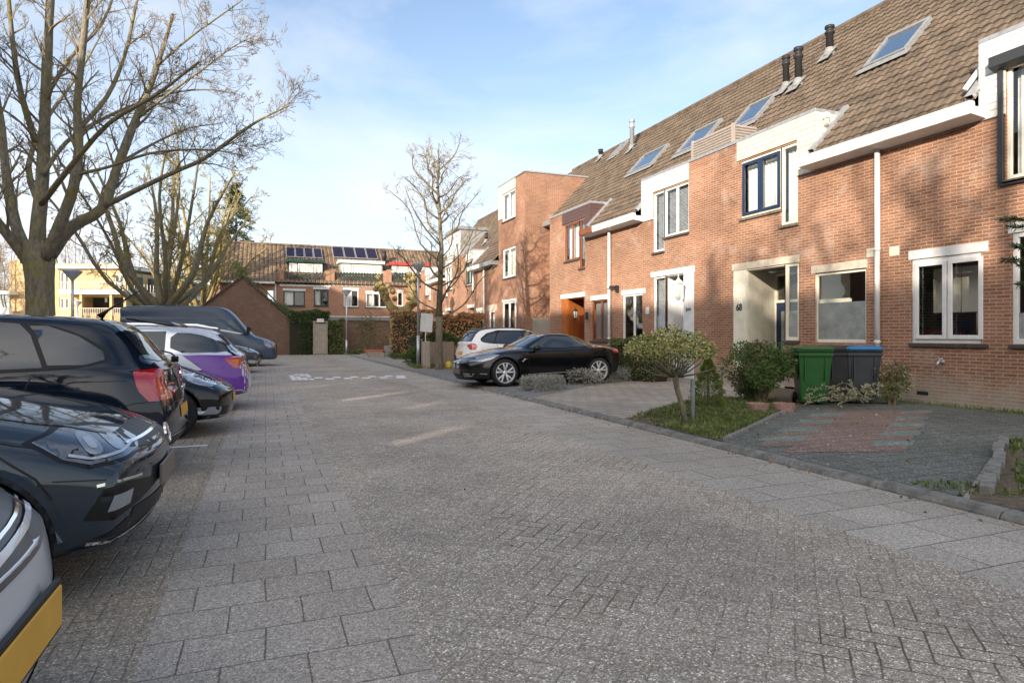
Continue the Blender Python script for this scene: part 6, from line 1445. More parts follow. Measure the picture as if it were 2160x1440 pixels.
# ------------------------------------------------ dark brown hatchback, nose out, before the van
BROWNP = paint('dark brown grey metallic paint', (.05, .048, .05), .4)
sp5 = hatch_spec(L=4.2, top=[(p*1.035, q+.04) for p, q in hatch_spec()['top']], belt=[(p*1.035, q+.03) for p, q in hatch_spec()['belt']])
def front_face(c, lamp=CLEARL, z=0.0, L2=0.0):
    for sd in (-1, 1):
        ax = '-y' if sd < 0 else '+y'
        o = c.patch('headlight', [(1.42, .84+z), (1.7, .83+z), (1.93, .76+z), (1.92, .68+z), (1.7, .70+z)], ax, lamp, off=.006, grid=.04)
        c.patch('headlight_inner', [(sd*.50, .76+z), (sd*.72, .80+z), (sd*.76, .70+z), (sd*.55, .70+z)], '+x', lamp, off=.007, grid=.04, parent=o)
        c.patch('fog_lamp', [(sd*.78, .34), (sd*.77, .46), (sd*.62, .42), (sd*.66, .34)], '+x', LAMPW, off=.007)
    c.patch('grille', [(-.48, .50), (-.52, .66), (.52, .66), (.48, .50)], '+x', TRIM, off=.006); c.patch('lower_grille', [(-.5, .26), (-.5, .38), (.5, .38), (.5, .26)], '+x', TRIM, off=.006)
    c.patch('number_plate', [(-.26, .42), (-.26, .53), (.26, .53), (.26, .42)], '+x', PLATEY, off=.009)
c5 = Car('parked_car', 'dark brown hatchback parked nose out just before the van', 'car', (-2.25, 24.6, 0), R(0), sp5, BROWNP)
hatch_glass(c5); windscreen(c5, [(-.64, 1.02), (-.57, 1.41), (.57, 1.41), (.64, 1.02)]); front_face(c5, z=.02); c5.mirror_pod(.8, 1.05, BROWNP); c5.place()
c8 = Car('parked_car', 'pale silver hatchback parked nose out, partly behind the purple estate', 'car', (-2.6, 20.9, 0), R(0), hatch_spec(), paint('pale blue silver paint', (.50, .55, .62), .5))
hatch_glass(c8); windscreen(c8, [(-.62, .99), (-.55, 1.36), (0, 1.385), (.55, 1.36), (.62, .99)]); front_face(c8); c8.mirror_pod(.78, 1.0, SILVERP); c8.place()
# ------------------------------------------------ van
spv = dict(L=5.9, wid_max=1.0, tyre=.34, axles=(-1.75, 1.95), spokes=5, rimm=DARKALLOY,
    bot=[(-2.95, .35), (0, .28), (2.95, .28)], belt=[(-2.95, 2.0), (.8, 2.0), (1.4, 1.62), (1.95, 1.30), (2.3, 1.15), (2.95, .95)],
    top=[(-2.95, 2.42), (-2.6, 2.5), (0, 2.53), (.9, 2.50), (1.15, 2.38), (1.95, 1.48), (2.15, 1.30), (2.5, 1.20), (2.8, 1.08), (2.95, .98)],
    wid=[(-2.95, .96), (-2.5, 1.0), (1.8, 1.0), (2.4, .97), (2.95, .84)], roofw=[(-2.9, .90), (.8, .90), (1.6, .84), (2.1, .86)],
    front=[(.28, .08), (.4, .0), (.7, .0), (.9, .04), (1.1, .12), (2.5, .12)], rear=[(.3, .05), (.5, 0), (2.5, .03)], af=.28, ar=.03)
VANP = mat('blue grey paint', (.06, .09, .14), rough=.18, spec=.5)
cv = Car('parked_van', 'dark blue grey panel van with a low nose, farthest in the parked line', 'van', (-2.45, 29.8, 0), R(0), spv, VANP)
cv.patch('door_window', [(1.0, 1.32), (1.0, 1.98), (1.32, 1.98), (1.90, 1.40), (1.92, 1.32)], '-y', CARGLASS, off=.006, both=True, smooth=1); windscreen(cv, [(-.78, 1.38), (-.68, 2.2), (0, 2.28), (.68, 2.2), (.78, 1.38), (0, 1.34)])
for sd in (-1, 1):
    ax = '-y' if sd < 0 else '+y'
    o = cv.patch('headlight', [(2.36, 1.12), (2.60, 1.06), (2.72, .80), (2.55, .78), (2.42, .9)], ax, CLEARL, off=.006); cv.patch('headlight_inner', [(sd*.62, .96), (sd*.82, 1.0), (sd*.84, .78), (sd*.66, .76)], '+x', CLEARL, off=.007, parent=o)
    cv.box('door_mirror', 1.72, 1.84, sd*1.13-.09, sd*1.13+.09, 1.36, 1.66, TRIM, bevel=.03)
    cv.box('mirror_arm', 1.74, 1.80, min(sd*.90, sd*1.06), max(sd*.90, sd*1.06), 1.38, 1.43, TRIM)
cv.line('door_seam', [(.92, 2.1), (.92, .5)], '-y', both=True); cv.line('body_seam', [(-2.8, 1.3), (.9, 1.3)], '-y', w=.015, both=True); cv.line('body_seam', [(-2.8, 1.92), (.9, 1.92)], '-y', w=.012, both=True); cv.line('panel_seam', [(-.5, 2.2), (-.5, .5)], '-y', both=True)
cv.patch('front_bumper', [(-.80, .32), (-.82, .66), (.82, .66), (.80, .32)], '+x', mat('grey bumper plastic', (.07, .075, .085), rough=.5), off=.01); cv.patch('grille', [(-.5, .76), (-.52, .92), (.52, .92), (.5, .76)], '+x', TRIM, off=.007)
cv.place()
# ------------------------------------------------ black sports car on the right, roof closed
spz = dict(L=4.24, wid_max=.895, tyre=.325, rim=.245, axles=(-1.32, 1.18), spokes=5, twin=True,
    bot=[(-2.12, .24), (-1.6, .16), (0, .14), (1.6, .15), (2.12, .17)],
    belt=[(-2.12, .80), (-1.5, .90), (-.8, .86), (0, .84), (.9, .83), (1.4, .78), (1.9, .66), (2.12, .54)],
    top=[(-2.12, .86), (-1.95, .925), (-1.5, .955), (-1.30, 1.02), (-.95, 1.17), (-.5, 1.25), (-.2, 1.255), (.05, 1.215), (.62, .97), (.75, .91), (1.1, .88), (1.6, .78), (1.95, .66), (2.12, .56)],
    wid=[(-2.12, .72), (-1.7, .86), (-1.3, .895), (-.6, .865), (.3, .86), (1.2, .89), (1.7, .82), (2.12, .62)],
    roofw=[(-1.6, .50), (-1.1, .52), (-.4, .57), (.2, .58), (.7, .66)],
    front=[(.15, .10), (.25, .02), (.4, .0), (.52, .0), (.6, .03), (.8, .1), (1.3, .1)], rear=[(.2, .12), (.4, .02), (.6, .0), (.86, .02), (1.3, .1)], af=.34, ar=.24)
SPORTP = mat('glossy black paint', (.004, .005, .006), rough=.12, spec=.5)
zx, zy = G(1070, 814.6, ZD), G(1252, 808.5, ZD)
zdir = math.atan2(zx[1]-zy[1], zx[0]-zy[0])
zc = Vector(((zx[0]+zy[0])/2, (zx[1]+zy[1])/2))
spz['scale'] = 1
cz = Car('parked_car', 'glossy black two seat sports car on the grey drive', 'car', (0, 0, ZD), zdir, spz, SPORTP)
nrm = Vector((-math.sin(zdir), math.cos(zdir)))       # car's left
ctr = zc - nrm*(spz['wid_max']-.11) - Vector((math.cos(zdir), math.sin(zdir)))*(-.07)
# visible side is the car's left when it faces the street: shift the centre away from the camera
ctr = zc + (nrm if nrm.dot(zc) > 0 else -nrm)*(spz['wid_max']-.11) + Vector((math.cos(zdir), math.sin(zdir)))*.07
cz.loc = (ctr.x, ctr.y, ZD)
cz.patch('door_window', [(.50, .90), (.02, 1.165), (-.2, 1.175), (-.60, 1.16), (-.98, 1.045), (-1.06, .935), (-.4, .895)], '-y', CARGLASS, off=.006, both=True); windscreen(cz, [(-.56, .92), (-.50, 1.21), (0, 1.225), (.50, 1.21), (.56, .92), (0, .94)])
windscreen(cz, [(-.44, 1.02), (-.40, 1.17), (.40, 1.17), (.44, 1.02)], ax='-x', name='rear_window')
for sd in (-1, 1):
    ax = '-y' if sd < 0 else '+y'
    o = cz.patch('headlight', [(1.30, .74), (1.45, .76), (1.78, .68), (1.86, .60), (1.75, .575), (1.5, .64)], ax, CLEARL, off=.006, grid=.03); cz.patch('headlight_inner', [(sd*.50, .60), (sd*.66, .66), (sd*.72, .60), (sd*.56, .57)], '+x', CLEARL, off=.007, grid=.03, parent=o)
    cz.patch('tail_lamp', [(-1.72, .84), (-1.78, .76), (-1.95, .76), (-1.98, .84)], ax, REDL, off=.006, grid=.03); 
    k_ = cz.patch('kidney_grille', [(sd*.03, .42), (sd*.03, .56), (sd*.22, .565), (sd*.26, .50), (sd*.22, .42)], '+x', CHROME, off=.008, grid=.03, smooth=1)
    cz.patch('side_gill', [(.80, .60), (.70, .66), (.62, .66), (.74, .58)], ax, CHROME, off=.006, grid=.03)
    cz.line('bumper_trim', [(sd*.40, .30), (sd*.66, .30)], '+x', CHROME, w=.018, off=.006); cz.line('bumper_trim', [(sd*.40, .255), (sd*.64, .255)], '+x', CHROME, w=.014, off=.006); cz.line('side_trim', [(1.60, .30), (1.76, .31)], ax, CHROME, w=.016, off=.006)
    cz.line('door_seam', [(.55, .86), (.60, .5), (.52, .26)], ax); cz.line('door_seam', [(-.72, .86), (-.62, .62), (-.60, .45), (-.70, .30)], ax); cz.line('sill_crease', [(-.75, .32), (0, .30), (.6, .28)], ax, ALLOY, w=.007, off=.004)
    cz.box('door_handle', -.62, -.46, sd*.862-.01, sd*.862+.012, .73, .755, SPORTP)
cz.patch('lower_grille', [(-.36, .20), (-.36, .34), (.36, .34), (.36, .20)], '+x', TRIM, off=.005); pl = MB(); pl.bx(2.10, 2.115, -.26, .26, .29, .40); pl.build('number_plate', PLATED, cz.root, local=True)
cz.patch('front_lip', [(-.7, .15), (-.7, .175), (.7, .175), (.7, .15)], '+x', TRIM, off=.02)
cz.mirror_pod(.40, .90, SPORTP); cz.place(1.05)
# ------------------------------------------------ white hatchback with black roof
spc = hatch_spec(L=4.0, wid_max=.875, tyre=.33, axles=(-1.25, 1.28), top=[(-2.0, 1.0), (-1.95, 1.05), (-1.78, 1.3), (-1.6, 1.44), (-1.1, 1.50), (-.4, 1.515), (.2, 1.47), (.5, 1.37), (.9, 1.12), (1.1, 1.06), (1.4, 1.03), (1.8, .95), (1.93, .85), (2.0, .7)],
    belt=[(-2.0, .98), (-1.2, 1.02), (0, .985), (.9, .96), (1.3, .92), (1.75, .84), (2.0, .68)], bot=[(-2.0, .30), (-1.7, .22), (0, .20), (1.6, .21), (2.0, .24)])
C3P = paint('soft white paint', (.86, .86, .86)); 
cw_t = G(955, 782, ZD)
dirw = zdir+math.pi
cwc = Car('parked_car', 'white hatchback with black roof parked tail out behind the black sports car', 'car', (0, 0, ZD), dirw, spc, C3P)
hatch_glass(cwc)
windscreen(cwc, [(-.60, 1.05), (-.55, 1.40), (.55, 1.40), (.60, 1.05)], ax='-x', name='rear_window')
cwc.patch('black_roof', [(.30, -.53), (.42, 0), (.30, .53), (-1.62, .54), (-1.72, 0), (-1.62, -.54)], '+z', TRIM, off=.006, grid=.1)
cwc.patch('black_pillar', [(-1.4, 1.04), (-1.53, 1.08), (-1.52, 1.16), (-1.3, 1.32), (-.9, 1.42), (.3, 1.42), (.9, 1.0), (.6, .985), (0, .975)], '-y', TRIM, off=.003, both=True)
for sd in (-1, 1):
    ax = '-y' if sd < 0 else '+y'
    o = cwc.patch('tail_lamp', [(-1.68, .99), (-1.66, .86), (-1.74, .79), (-1.88, .79), (-1.90, .99)], ax, REDL, off=.007, grid=.03, smooth=1); cwc.patch('tail_lamp_inner', [(sd*.60, .97), (sd*.78, .98), (sd*.78, .80), (sd*.60, .81)], '-x', REDL, off=.008, grid=.03, smooth=1, parent=o)
    # dark wheel-arch cladding
    for ax_ in spc['axles']:
        ring = [(ax_+.41*math.cos(t), .33+.41*math.sin(t)) for t in [math.pi*k/16 for k in range(-2, 19)]]; inner = [(ax_+.375*math.cos(t), .33+.375*math.sin(t)) for t in [math.pi*k/16 for k in range(18, -3, -1)]]
        cwc.patch('arch_trim', ring+inner, ax, TRIM, off=.008, grid=.05)
    cwc.box('door_handle', -.90, -.74, sd*.872-.012, sd*.872+.018, .86, .885, C3P)
    cwc.line('door_seam', [(-1.02, .98), (-.93, .74), (-.96, .64)], ax); cwc.line('door_seam', [(-.05, .97), (-.05, .30)], ax); cwc.patch('side_bump', [(-.85, .40), (-.85, .52), (.8, .52), (.8, .40)], ax, TRIM, off=.02, smooth=1)
cwc.patch('rear_bumper', [(-.84, .28), (-.85, .56), (-.45, .60), (-.4, .48), (.4, .48), (.45, .60), (.85, .56), (.84, .28)], '-x', TRIM, off=.012); cwc.patch('number_plate', [(-.24, .62), (-.24, .73), (.24, .73), (.24, .62)], '-x', PLATEY, off=.008)
cwc.line('rear_wiper', [(0, 1.07), (.35, 1.14)], '-x', w=.02, off=.012); cwc.mirror_pod(.8, 1.08, TRIM)
e = Vector((math.cos(dirw), math.sin(dirw)))       # forward of the hatchback, away from the street
tail = Vector(G(985, 790, ZD)); pp = Vector((-e.y, e.x)); 
if pp.dot(tail) < 0: pp = -pp
cc = tail+e*(1.95)+pp*.62
cwc.loc = (cc.x, cc.y, ZD); cwc.place()
# ------------------------------------------------ silver van nose in the near left corner
sp0 = hatch_spec(L=4.4, wid_max=.90, tyre=.33, top=[(-2.2, 1.6), (-1.9, 1.78), (0, 1.82), (.5, 1.70), (1.2, 1.12), (1.5, 1.04), (1.9, .93), (2.1, .80), (2.2, .66)], belt=[(-2.2, 1.0), (0, .98), (1.3, .94), (1.9, .80), (2.2, .62)],
    front=[(.2, .12), (.3, .04), (.45, .0), (.6, .02), (.75, .09), (.95, .2), (1.8, .2)], af=.26, axles=(-1.35, 1.40), bot=[(-2.2, .25), (2.2, .21)], wid=[(-2.2, .80), (-1.5, .90), (1.5, .90), (1.9, .84), (2.2, .68)], roofw=[(-2.2, .70), (.4, .70), (1.3, .72)])
c0 = Car('parked_car', 'silver car with rib patterned grille and yellow plate in the near left corner', 'car', (-3.03, 1.90, 0), R(0), sp0, SILVERP)
windscreen(c0, [(-.66, 1.12), (-.62, 1.62), (.62, 1.62), (.66, 1.12)]); c0.patch('side_window', [(.9, 1.06), (.4, 1.55), (-1.8, 1.55), (-1.8, 1.06)], '-y', CARGLASS, off=.006, both=True)
c0.patch('grille_surround', [(-.60, .66), (-.54, .93), (.54, .93), (.60, .66), (.3, .63), (-.3, .63)], '+x', mat('blue black grille', (.02, .03, .045), rough=.3), off=.004, grid=.04)
for k_ in range(4):
    c0.line('grille_rib', [(-.57+.01*k_, .69+.062*k_), (0, .67+.064*k_), (.57-.01*k_, .69+.062*k_)], '+x', SILVERP, w=.014, off=.010)
    c0.line('grille_slot', [(-.56+.01*k_, .712+.062*k_), (0, .692+.064*k_), (.56-.01*k_, .712+.062*k_)], '+x', CHROME, w=.006, off=.012)
for sd in (-1, 1):
    ax = '-y' if sd < 0 else '+y'
    o = c0.patch('headlight', [(1.45, .92), (1.75, .90), (1.98, .80), (2.0, .62), (1.85, .60), (1.6, .72)], ax, CLEARL, off=.005, grid=.03, smooth=1); c0.patch('headlight_inner', [(sd*.60, .92), (sd*.72, .92), (sd*.80, .80), (sd*.78, .66), (sd*.65, .68)], '+x', CLEARL, off=.006, grid=.03, smooth=1, parent=o)
c0.patch('lower_intake', [(-.62, .40), (-.62, .50), (.62, .50), (.62, .40)], '+x', TRIM, off=.004); pl = MB(); pl.bx(2.185, 2.20, -.31, .31, .41, .545); pl.build('plate_holder', TRIM, c0.root, local=True, bevel=.004); pl = MB(); pl.bx(2.198, 2.206, -.295, .295, .425, .532); pl.build('number_plate', PLATEY, c0.root, local=True, bevel=.004)
c0.patch('lower_valance', [(-.70, .21), (-.72, .34), (.72, .34), (.70, .21)], '+x', TRIM, off=.004); c0.mirror_pod(.95, 1.15, SILVERP); c0.place(1.12)
# ================================================================ TREES AND PLANTS
def bark_mat(name, c1, c2, moss=(.12, .12, .03), mk=.5, sc_=4.0):
    m = bpy.data.materials.new(name); m.use_nodes = True; t = m.node_tree; b = t.nodes['Principled BSDF']; L = t.links.new
    b.inputs['Roughness'].default_value = .9; b.inputs['Specular IOR Level'].default_value = .15
    c = nd(t, 'ShaderNodeTexCoord'); mp_ = nd(t, 'ShaderNodeMapping'); mp_.inputs['Scale'].default_value = (sc_, sc_, sc_*.35); L(c.outputs['Object'], mp_.inputs[0])
    n = nd(t, 'ShaderNodeTexNoise', Scale=3.0, Detail=9.0, Roughness=.75); L(mp_.outputs[0], n.inputs['Vector'])
    r = nd(t, 'ShaderNodeValToRGB'); r.color_ramp.elements[0].position = .36; r.color_ramp.elements[1].position = .64
    r.color_ramp.elements[0].color = (*c1, 1); r.color_ramp.elements[1].color = (*c2, 1); L(n.outputs['Fac'], r.inputs[0])
    n2 = nd(t, 'ShaderNodeTexNoise', Scale=1.1, Detail=7.0, Roughness=.7); L(c.outputs['Object'], n2.inputs['Vector'])
    r2 = nd(t, 'ShaderNodeMapRange'); r2.inputs['From Min'].default_value = .48; r2.inputs['From Max'].default_value = .62; r2.inputs['To Max'].default_value = mk; L(n2.outputs['Fac'], r2.inputs['Value'])
    x = nd(t, 'ShaderNodeMixRGB'); x.inputs['Color2'].default_value = (*moss, 1); L(r2.outputs[0], x.inputs['Fac']); L(r.outputs[0], x.inputs['Color1']); L(x.outputs[0], b.inputs['Base Color'])
    bp = nd(t, 'ShaderNodeBump'); bp.inputs['Strength'].default_value = 1.0; bp.inputs['Distance'].default_value = .05; L(n.outputs['Fac'], bp.inputs['Height']); L(bp.outputs[0], b.inputs['Normal'])
    return m
BARK = bark_mat('grey green bark', (.12, .108, .08), (.32, .29, .22), moss=(.26, .23, .06), mk=.6); BARK2 = bark_mat('brown bark', (.09, .075, .058), (.21, .175, .13), mk=.2); BARKY = bark_mat('yellowish bark', (.17, .13, .06), (.40, .32, .16), moss=(.26, .24, .05), mk=.4)
TWIGM = mat('thin twigs', (.22, .18, .12), rough=.9, noise=.3, nscale=3)
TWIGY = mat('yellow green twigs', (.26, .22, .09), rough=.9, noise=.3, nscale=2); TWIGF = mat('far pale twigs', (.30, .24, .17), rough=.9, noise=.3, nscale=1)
def branch(mb, p, d, L, r, lvl, maxl, rn, spread=.8, up=.25, curl=.16, kids=(5, 8), ratio=.62, minr=.004, budm=False, droop=0.0, outb=None):
    seg = 5 if lvl < maxl else 3
    if r > .05: seg = 7
    pts = [p]; rads = [r]; dd = d.normalized(); step = L/seg; endr = max(minr*.8, r*.28)
    for i in range(seg):
        dd = (dd+Vector((rn.gauss(0, curl), rn.gauss(0, curl), rn.gauss(0, curl)+up*.12-droop*.12))).normalized()
        p = p+dd*step; pts.append(p); rads.append(r+(endr-r)*(i+1)/seg)
    mb.tube(pts, rads, 7 if r > .05 else (4 if r > .014 else 3), cap=False)
    if lvl >= maxl: return
    n = rn.randint(*kids)
    for k in range(n):
        t = .22+.78*(k+rn.random()*.8)/n; t = min(t, .98); f = t*seg; i = min(int(f), seg-1); q = pts[i].lerp(pts[i+1], f-i)
        ax = (pts[i+1]-pts[i]).normalized(); o_ = ax.orthogonal().normalized(); o_.rotate(Matrix.Rotation(rn.uniform(0, 2*math.pi), 3, ax))
        nd_ = (ax*rn.uniform(.45, .9)+o_*spread*rn.uniform(.6, 1.1)+Vector((0, 0, up*rn.uniform(.2, 1.0)-droop))).normalized()
        l2 = L*ratio*rn.uniform(.55, 1.05)*(1.05-.45*t); r2 = max(minr, (rads[i])*rn.uniform(.42, .62))
        branch(mb, q, nd_, l2, r2, lvl+1, maxl, rn, spread, up, curl*1.12, kids, ratio, minr, droop=droop)
def limb(mb, tw, pts, r0, r1, rn, n, L, maxl=3, kids=(4, 6), start=.25, **kw):
    """a main limb along given points with side branches growing from it"""
    pts = [Vector(p) for p in pts]
    # smooth the polyline
    P = []
    for i in range(len(pts)-1):
        for k in range(3):
            t = k/3; a = pts[max(i-1, 0)]; b_, c, d = pts[i], pts[i+1], pts[min(i+2, len(pts)-1)]
            P.append(.5*((2*b_)+(c-a)*t+(2*a-5*b_+4*c-d)*t*t+(3*b_-3*c+d-a)*t**3))
    P.append(pts[-1]); k = len(P)-1
    rad = [r0*(1-i/k)**.9+r1*(1-(1-i/k)**.9) for i in range(k+1)]
    rad = [r_*rn.uniform(.94, 1.06) for r_ in rad]
    mb.tube(P, rad, 10 if r0 > .06 else 6, cap=True)
    for j in range(n):
        t = start+(1-start)*(j+rn.random())/n; f = min(t, .99)*k; i = int(f); q = P[i].lerp(P[i+1], f-i); ax = (P[i+1]-P[i]).normalized()
        o_ = ax.orthogonal().normalized(); o_.rotate(Matrix.Rotation(rn.uniform(0, 2*math.pi), 3, ax))
        d = (ax*rn.uniform(.5, .9)+o_*rn.uniform(.5, .95)+Vector((0, 0, rn.uniform(0, .4)))).normalized()
        branch(tw, q, d, L*(1.15-.6*t)*rn.uniform(.6, 1.1), max(.008, min(rad[i]*.45, .05)), 1, maxl, rn, kids=kids, **kw)
rn = random.Random(11)
D1 = 17.0
# --- the big tree on the left
base = G(86, 706+FPX*HC/D1)
t1 = empty('bare_tree', (base[0], base[1], 0), 'massive bare tree with thick forked limbs overhanging the parked cars', 'tree')
def q1(u, v, dd=0): return PD(u, v, D1+dd)
tr = MB(); cw = MB(); tw = MB()
zb = [(base[0], base[1], -.1), (base[0], base[1], .25), q1(86, 690), q1(85, 640), q1(84, 590), q1(82, 550), q1(80, 510, 0)]
tr.tube(zb, [.55, .42, .345, .325, .33, .37, .32], 18)
limbs = [
 ([(80, 545, 0), (80, 480, 0), (88, 400, .2), (93, 300, .2), (97, 180, 0), (103, 60, -.2), (110, -90, -.3)], .26, .10, 12),
 ([(95, 545, -.1), (128, 470, -.4), (155, 395, -.6), (166, 310, -.7), (163, 220, -.8), (175, 100, -1), (190, -60, -1.2)], .20, .07, 13),
 ([(105, 540, .1), (150, 480, .2), (215, 440, .4), (245, 360, .7), (285, 255, .9), (310, 200, 1.0), (335, 130, 1.2), (365, 30, 1.4)], .22, .05, 14),
 ([(215, 438, .4), (290, 400, .1), (370, 362, -.3), (430, 335, -.5), (500, 285, -.9), (545, 255, -1.1), (590, 232, -1.2), (612, 222, -1.3)], .095, .012, 15),
 ([(62, 540, .1), (35, 480, .4), (18, 400, .7), (8, 320, .9), (0, 240, 1.0), (-30, 100, 1.2)], .21, .08, 9),
 ([(60, 555, 0), (20, 500, -.4), (-30, 440, -.8), (-90, 380, -1.2), (-170, 310, -1.6)], .19, .07, 8),
 ([(90, 370, .1), (140, 300, .5), (215, 252, 1.0), (300, 215, 1.3), (380, 193, 1.5), (450, 190, 1.6), (505, 200, 1.8)], .08, .012, 14),
 ([(160, 368, -.6), (230, 352, -1.0), (310, 325, -1.5), (390, 316, -1.8), (460, 318, -2.1), (520, 330, -2.3)], .06, .01, 12),
 ([(75, 300, .1), (45, 200, -.5), (28, 100, -.9), (15, -40, -1.1)], .11, .05, 8),
 ([(168, 270, -.7), (225, 205, -.4), (262, 120, 0), (285, 20, .3), (300, -60, .5)], .085, .03, 10),
 ([(290, 250, .9), (360, 195, .4), (430, 145, 0), (490, 100, -.4), (540, 75, -.7)], .06, .01, 12),
 ([(100, 200, 0), (150, 120, .7), (215, 50, 1.3), (250, -40, 1.8)], .08, .03, 9),
 ([(88, 430, -.2), (150, 350, -1.6), (230, 260, -2.6), (330, 200, -3.6), (420, 130, -4.2)], .10, .02, 13),
 ([(86, 440, .3), (60, 350, 2), (100, 250, 3.6), (170, 150, 4.8), (220, 60, 5.6)], .12, .02, 12),
 ([(250, 345, .7), (330, 300, 2), (400, 270, 3.2), (470, 260, 4.2)], .06, .012, 10),
 ([(330, 140, 1.2), (400, 80, 1.0), (470, 30, .8), (540, -20, .6)], .05, .01, 9)]
for i, (pp, r0, r1, n_) in enumerate(limbs):
    limb(cw, tw, [q1(*p) for p in pp], r0*.76, r1*.8, rn, n_+2, 1.5, maxl=4, kids=(3, 5), start=.26, up=.22, ratio=.74, minr=.0042, spread=.7, curl=.13)
trk = tr.build('trunk', BARK, t1, smooth=True, recalc=False); cr1 = cw.build('limbs', BARK, t1, smooth=True, recalc=False); tg1 = tw.build('branches', TWIGM, t1, recalc=False)
print('tree1 faces', len(tw.f))
def make_tree(name, label, pos, h, trunk_h, r, nl, rad, seed, bark=BARK2, twig=TWIGM, maxl=4, kids=(3, 5), steep=.9, kn=10, Lb=1.6, lean=(0, 0), group=None, up=.2, cat='tree', minr=.005, lf=1.0, leader=False):
    rn = random.Random(seed); e_ = empty(name, (pos[0], pos[1], 0), label, cat, group)
    tr = MB(); cw = MB(); tw = MB(); x, y = pos[:2]
    top = Vector((x+lean[0], y+lean[1], trunk_h))
    tr.tube([(x, y, -.1), (x, y, .2), (x+lean[0]*.5, y+lean[1]*.5, trunk_h*.6), top], [r*1.4, r*1.08, r*.92, r*.85], 12)
    for i in range(nl):
        a = 2*math.pi*i/nl+rn.uniform(-.3, .3); rr = rad*rn.uniform(.35, 1.0) if i else rad*.1; hh = h*(1-.42*(rr/rad)**2*rn.uniform(.6, 1.2)); hh = max(trunk_h+1, hh)
        st = Vector((x+lean[0], y+lean[1], trunk_h-rn.uniform(0, trunk_h*.25)))
        if leader: f_ = (i/nl)**.9; st = Vector((x+lean[0]+.12*math.sin(f_*5), y+lean[1], trunk_h*.95+(h*.86-trunk_h)*f_)); rr = rad*(1-.72*f_)*rn.uniform(.75, 1.0); hh = min(h*.97, st.z+rr*rn.uniform(.8, 1.5))
        if leader: a = i*2.4
        e = Vector((x+lean[0]+rr*math.cos(a), y+lean[1]+rr*math.sin(a), hh))
        m1 = st.lerp(e, .3)+Vector((rr*.12*math.cos(a), rr*.12*math.sin(a), -steep*.25*rr*.2)); m2 = st.lerp(e, .65)+Vector((rn.uniform(-.3, .3), rn.uniform(-.3, .3), rn.uniform(-.2, .3)))
        limb(cw, tw, [st, m1, m2, e], r*rn.uniform(.36, .6)*lf, max(.01, r*.08), rn, kn, Lb, maxl=maxl, kids=kids, start=.25, up=up, minr=minr)
    if leader: tr.tube([top, (x+lean[0]+.1, y+lean[1], trunk_h+(h-trunk_h)*.35), (x+lean[0]-.05, y+lean[1], trunk_h+(h-trunk_h)*.7), (x+lean[0], y+lean[1], h*.93)], [r*.85, r*.6, r*.32, .01], 9)
    tr.build('trunk', bark, e_, smooth=True, recalc=False); cw.build('limbs', bark, e_, smooth=True, recalc=False); tw.build('branches', twig, e_, recalc=False)
    return e_
p = PD(345, 700, 30); make_tree('bare_tree', 'mid sized bare tree with a low fork, standing behind the van', p, 11.0, 2.6, .32, 12, 5.6, 5, bark=BARK, twig=TWIGY, maxl=4, kids=(4, 5), kn=10, Lb=1.9, minr=.009)
p = PD(425, 700, 44); make_tree('bare_tree', 'yellowish bare tree between the van and the far brown roofs', p, 12.5, 2.8, .30, 13, 5.6, 8, bark=BARKY, twig=TWIGY, maxl=4, kids=(3, 5), kn=10, Lb=2.2, minr=.011)
p = G(926, 779, ZD); make_tree('street_tree', 'slim bare street tree rising beside the road sign and low wooden fence', p, 9.0, 2.0, .14, 28, 2.5, 21, lf=.56, leader=True, bark=bark_mat('mottled bark', (.10, .085, .065), (.26, .22, .16), moss=(.20, .18, .04), mk=.4), maxl=3, kids=(3, 5), kn=8, Lb=1.0, up=.25, minr=.005)
far = [(20, 85, 15, 4), (150, 95, 17, 5), (230, 100, 16, 6), (-30, 60, 11, 4), (290, 80, 13, 5), (375, 75, 13, 5), (60, 110, 17, 6)]
lab = ['thin bare tree at the left edge far behind the car park', 'tall bare tree far behind the yellow apartments, nearest the big trunk', 'tall bare tree rising behind the middle of the yellow apartments', 'reddish bare tree in front of the yellow apartments at the left edge', 'bare tree behind the right end of the yellow apartments', 'bare tree far behind the van', 'broad bare tree far behind the left wing of the yellow apartments']
for i, (u, d, h, r_) in enumerate(far):
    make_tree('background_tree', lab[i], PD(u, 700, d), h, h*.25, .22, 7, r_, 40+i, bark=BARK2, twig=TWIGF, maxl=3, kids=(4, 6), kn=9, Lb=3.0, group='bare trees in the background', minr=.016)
# copies of the big tree, out of the picture, whose shadows fall on the fronts
for (x, y, rz, lab_) in ((-4.6, -8.2, 2.1, 'massive bare tree behind the camera whose shadow falls on the white two-pane window house'), (-8.5, -4.6, 4.0, 'massive bare tree left of the camera between parking bays')):
    c = copy_tree(t1); c.location = (x, y, 0); c.rotation_euler = (0, 0, rz); c['label'] = lab_; c['group'] = 'big street trees along the parking bays'
t1['group'] = 'big street trees along the parking bays'
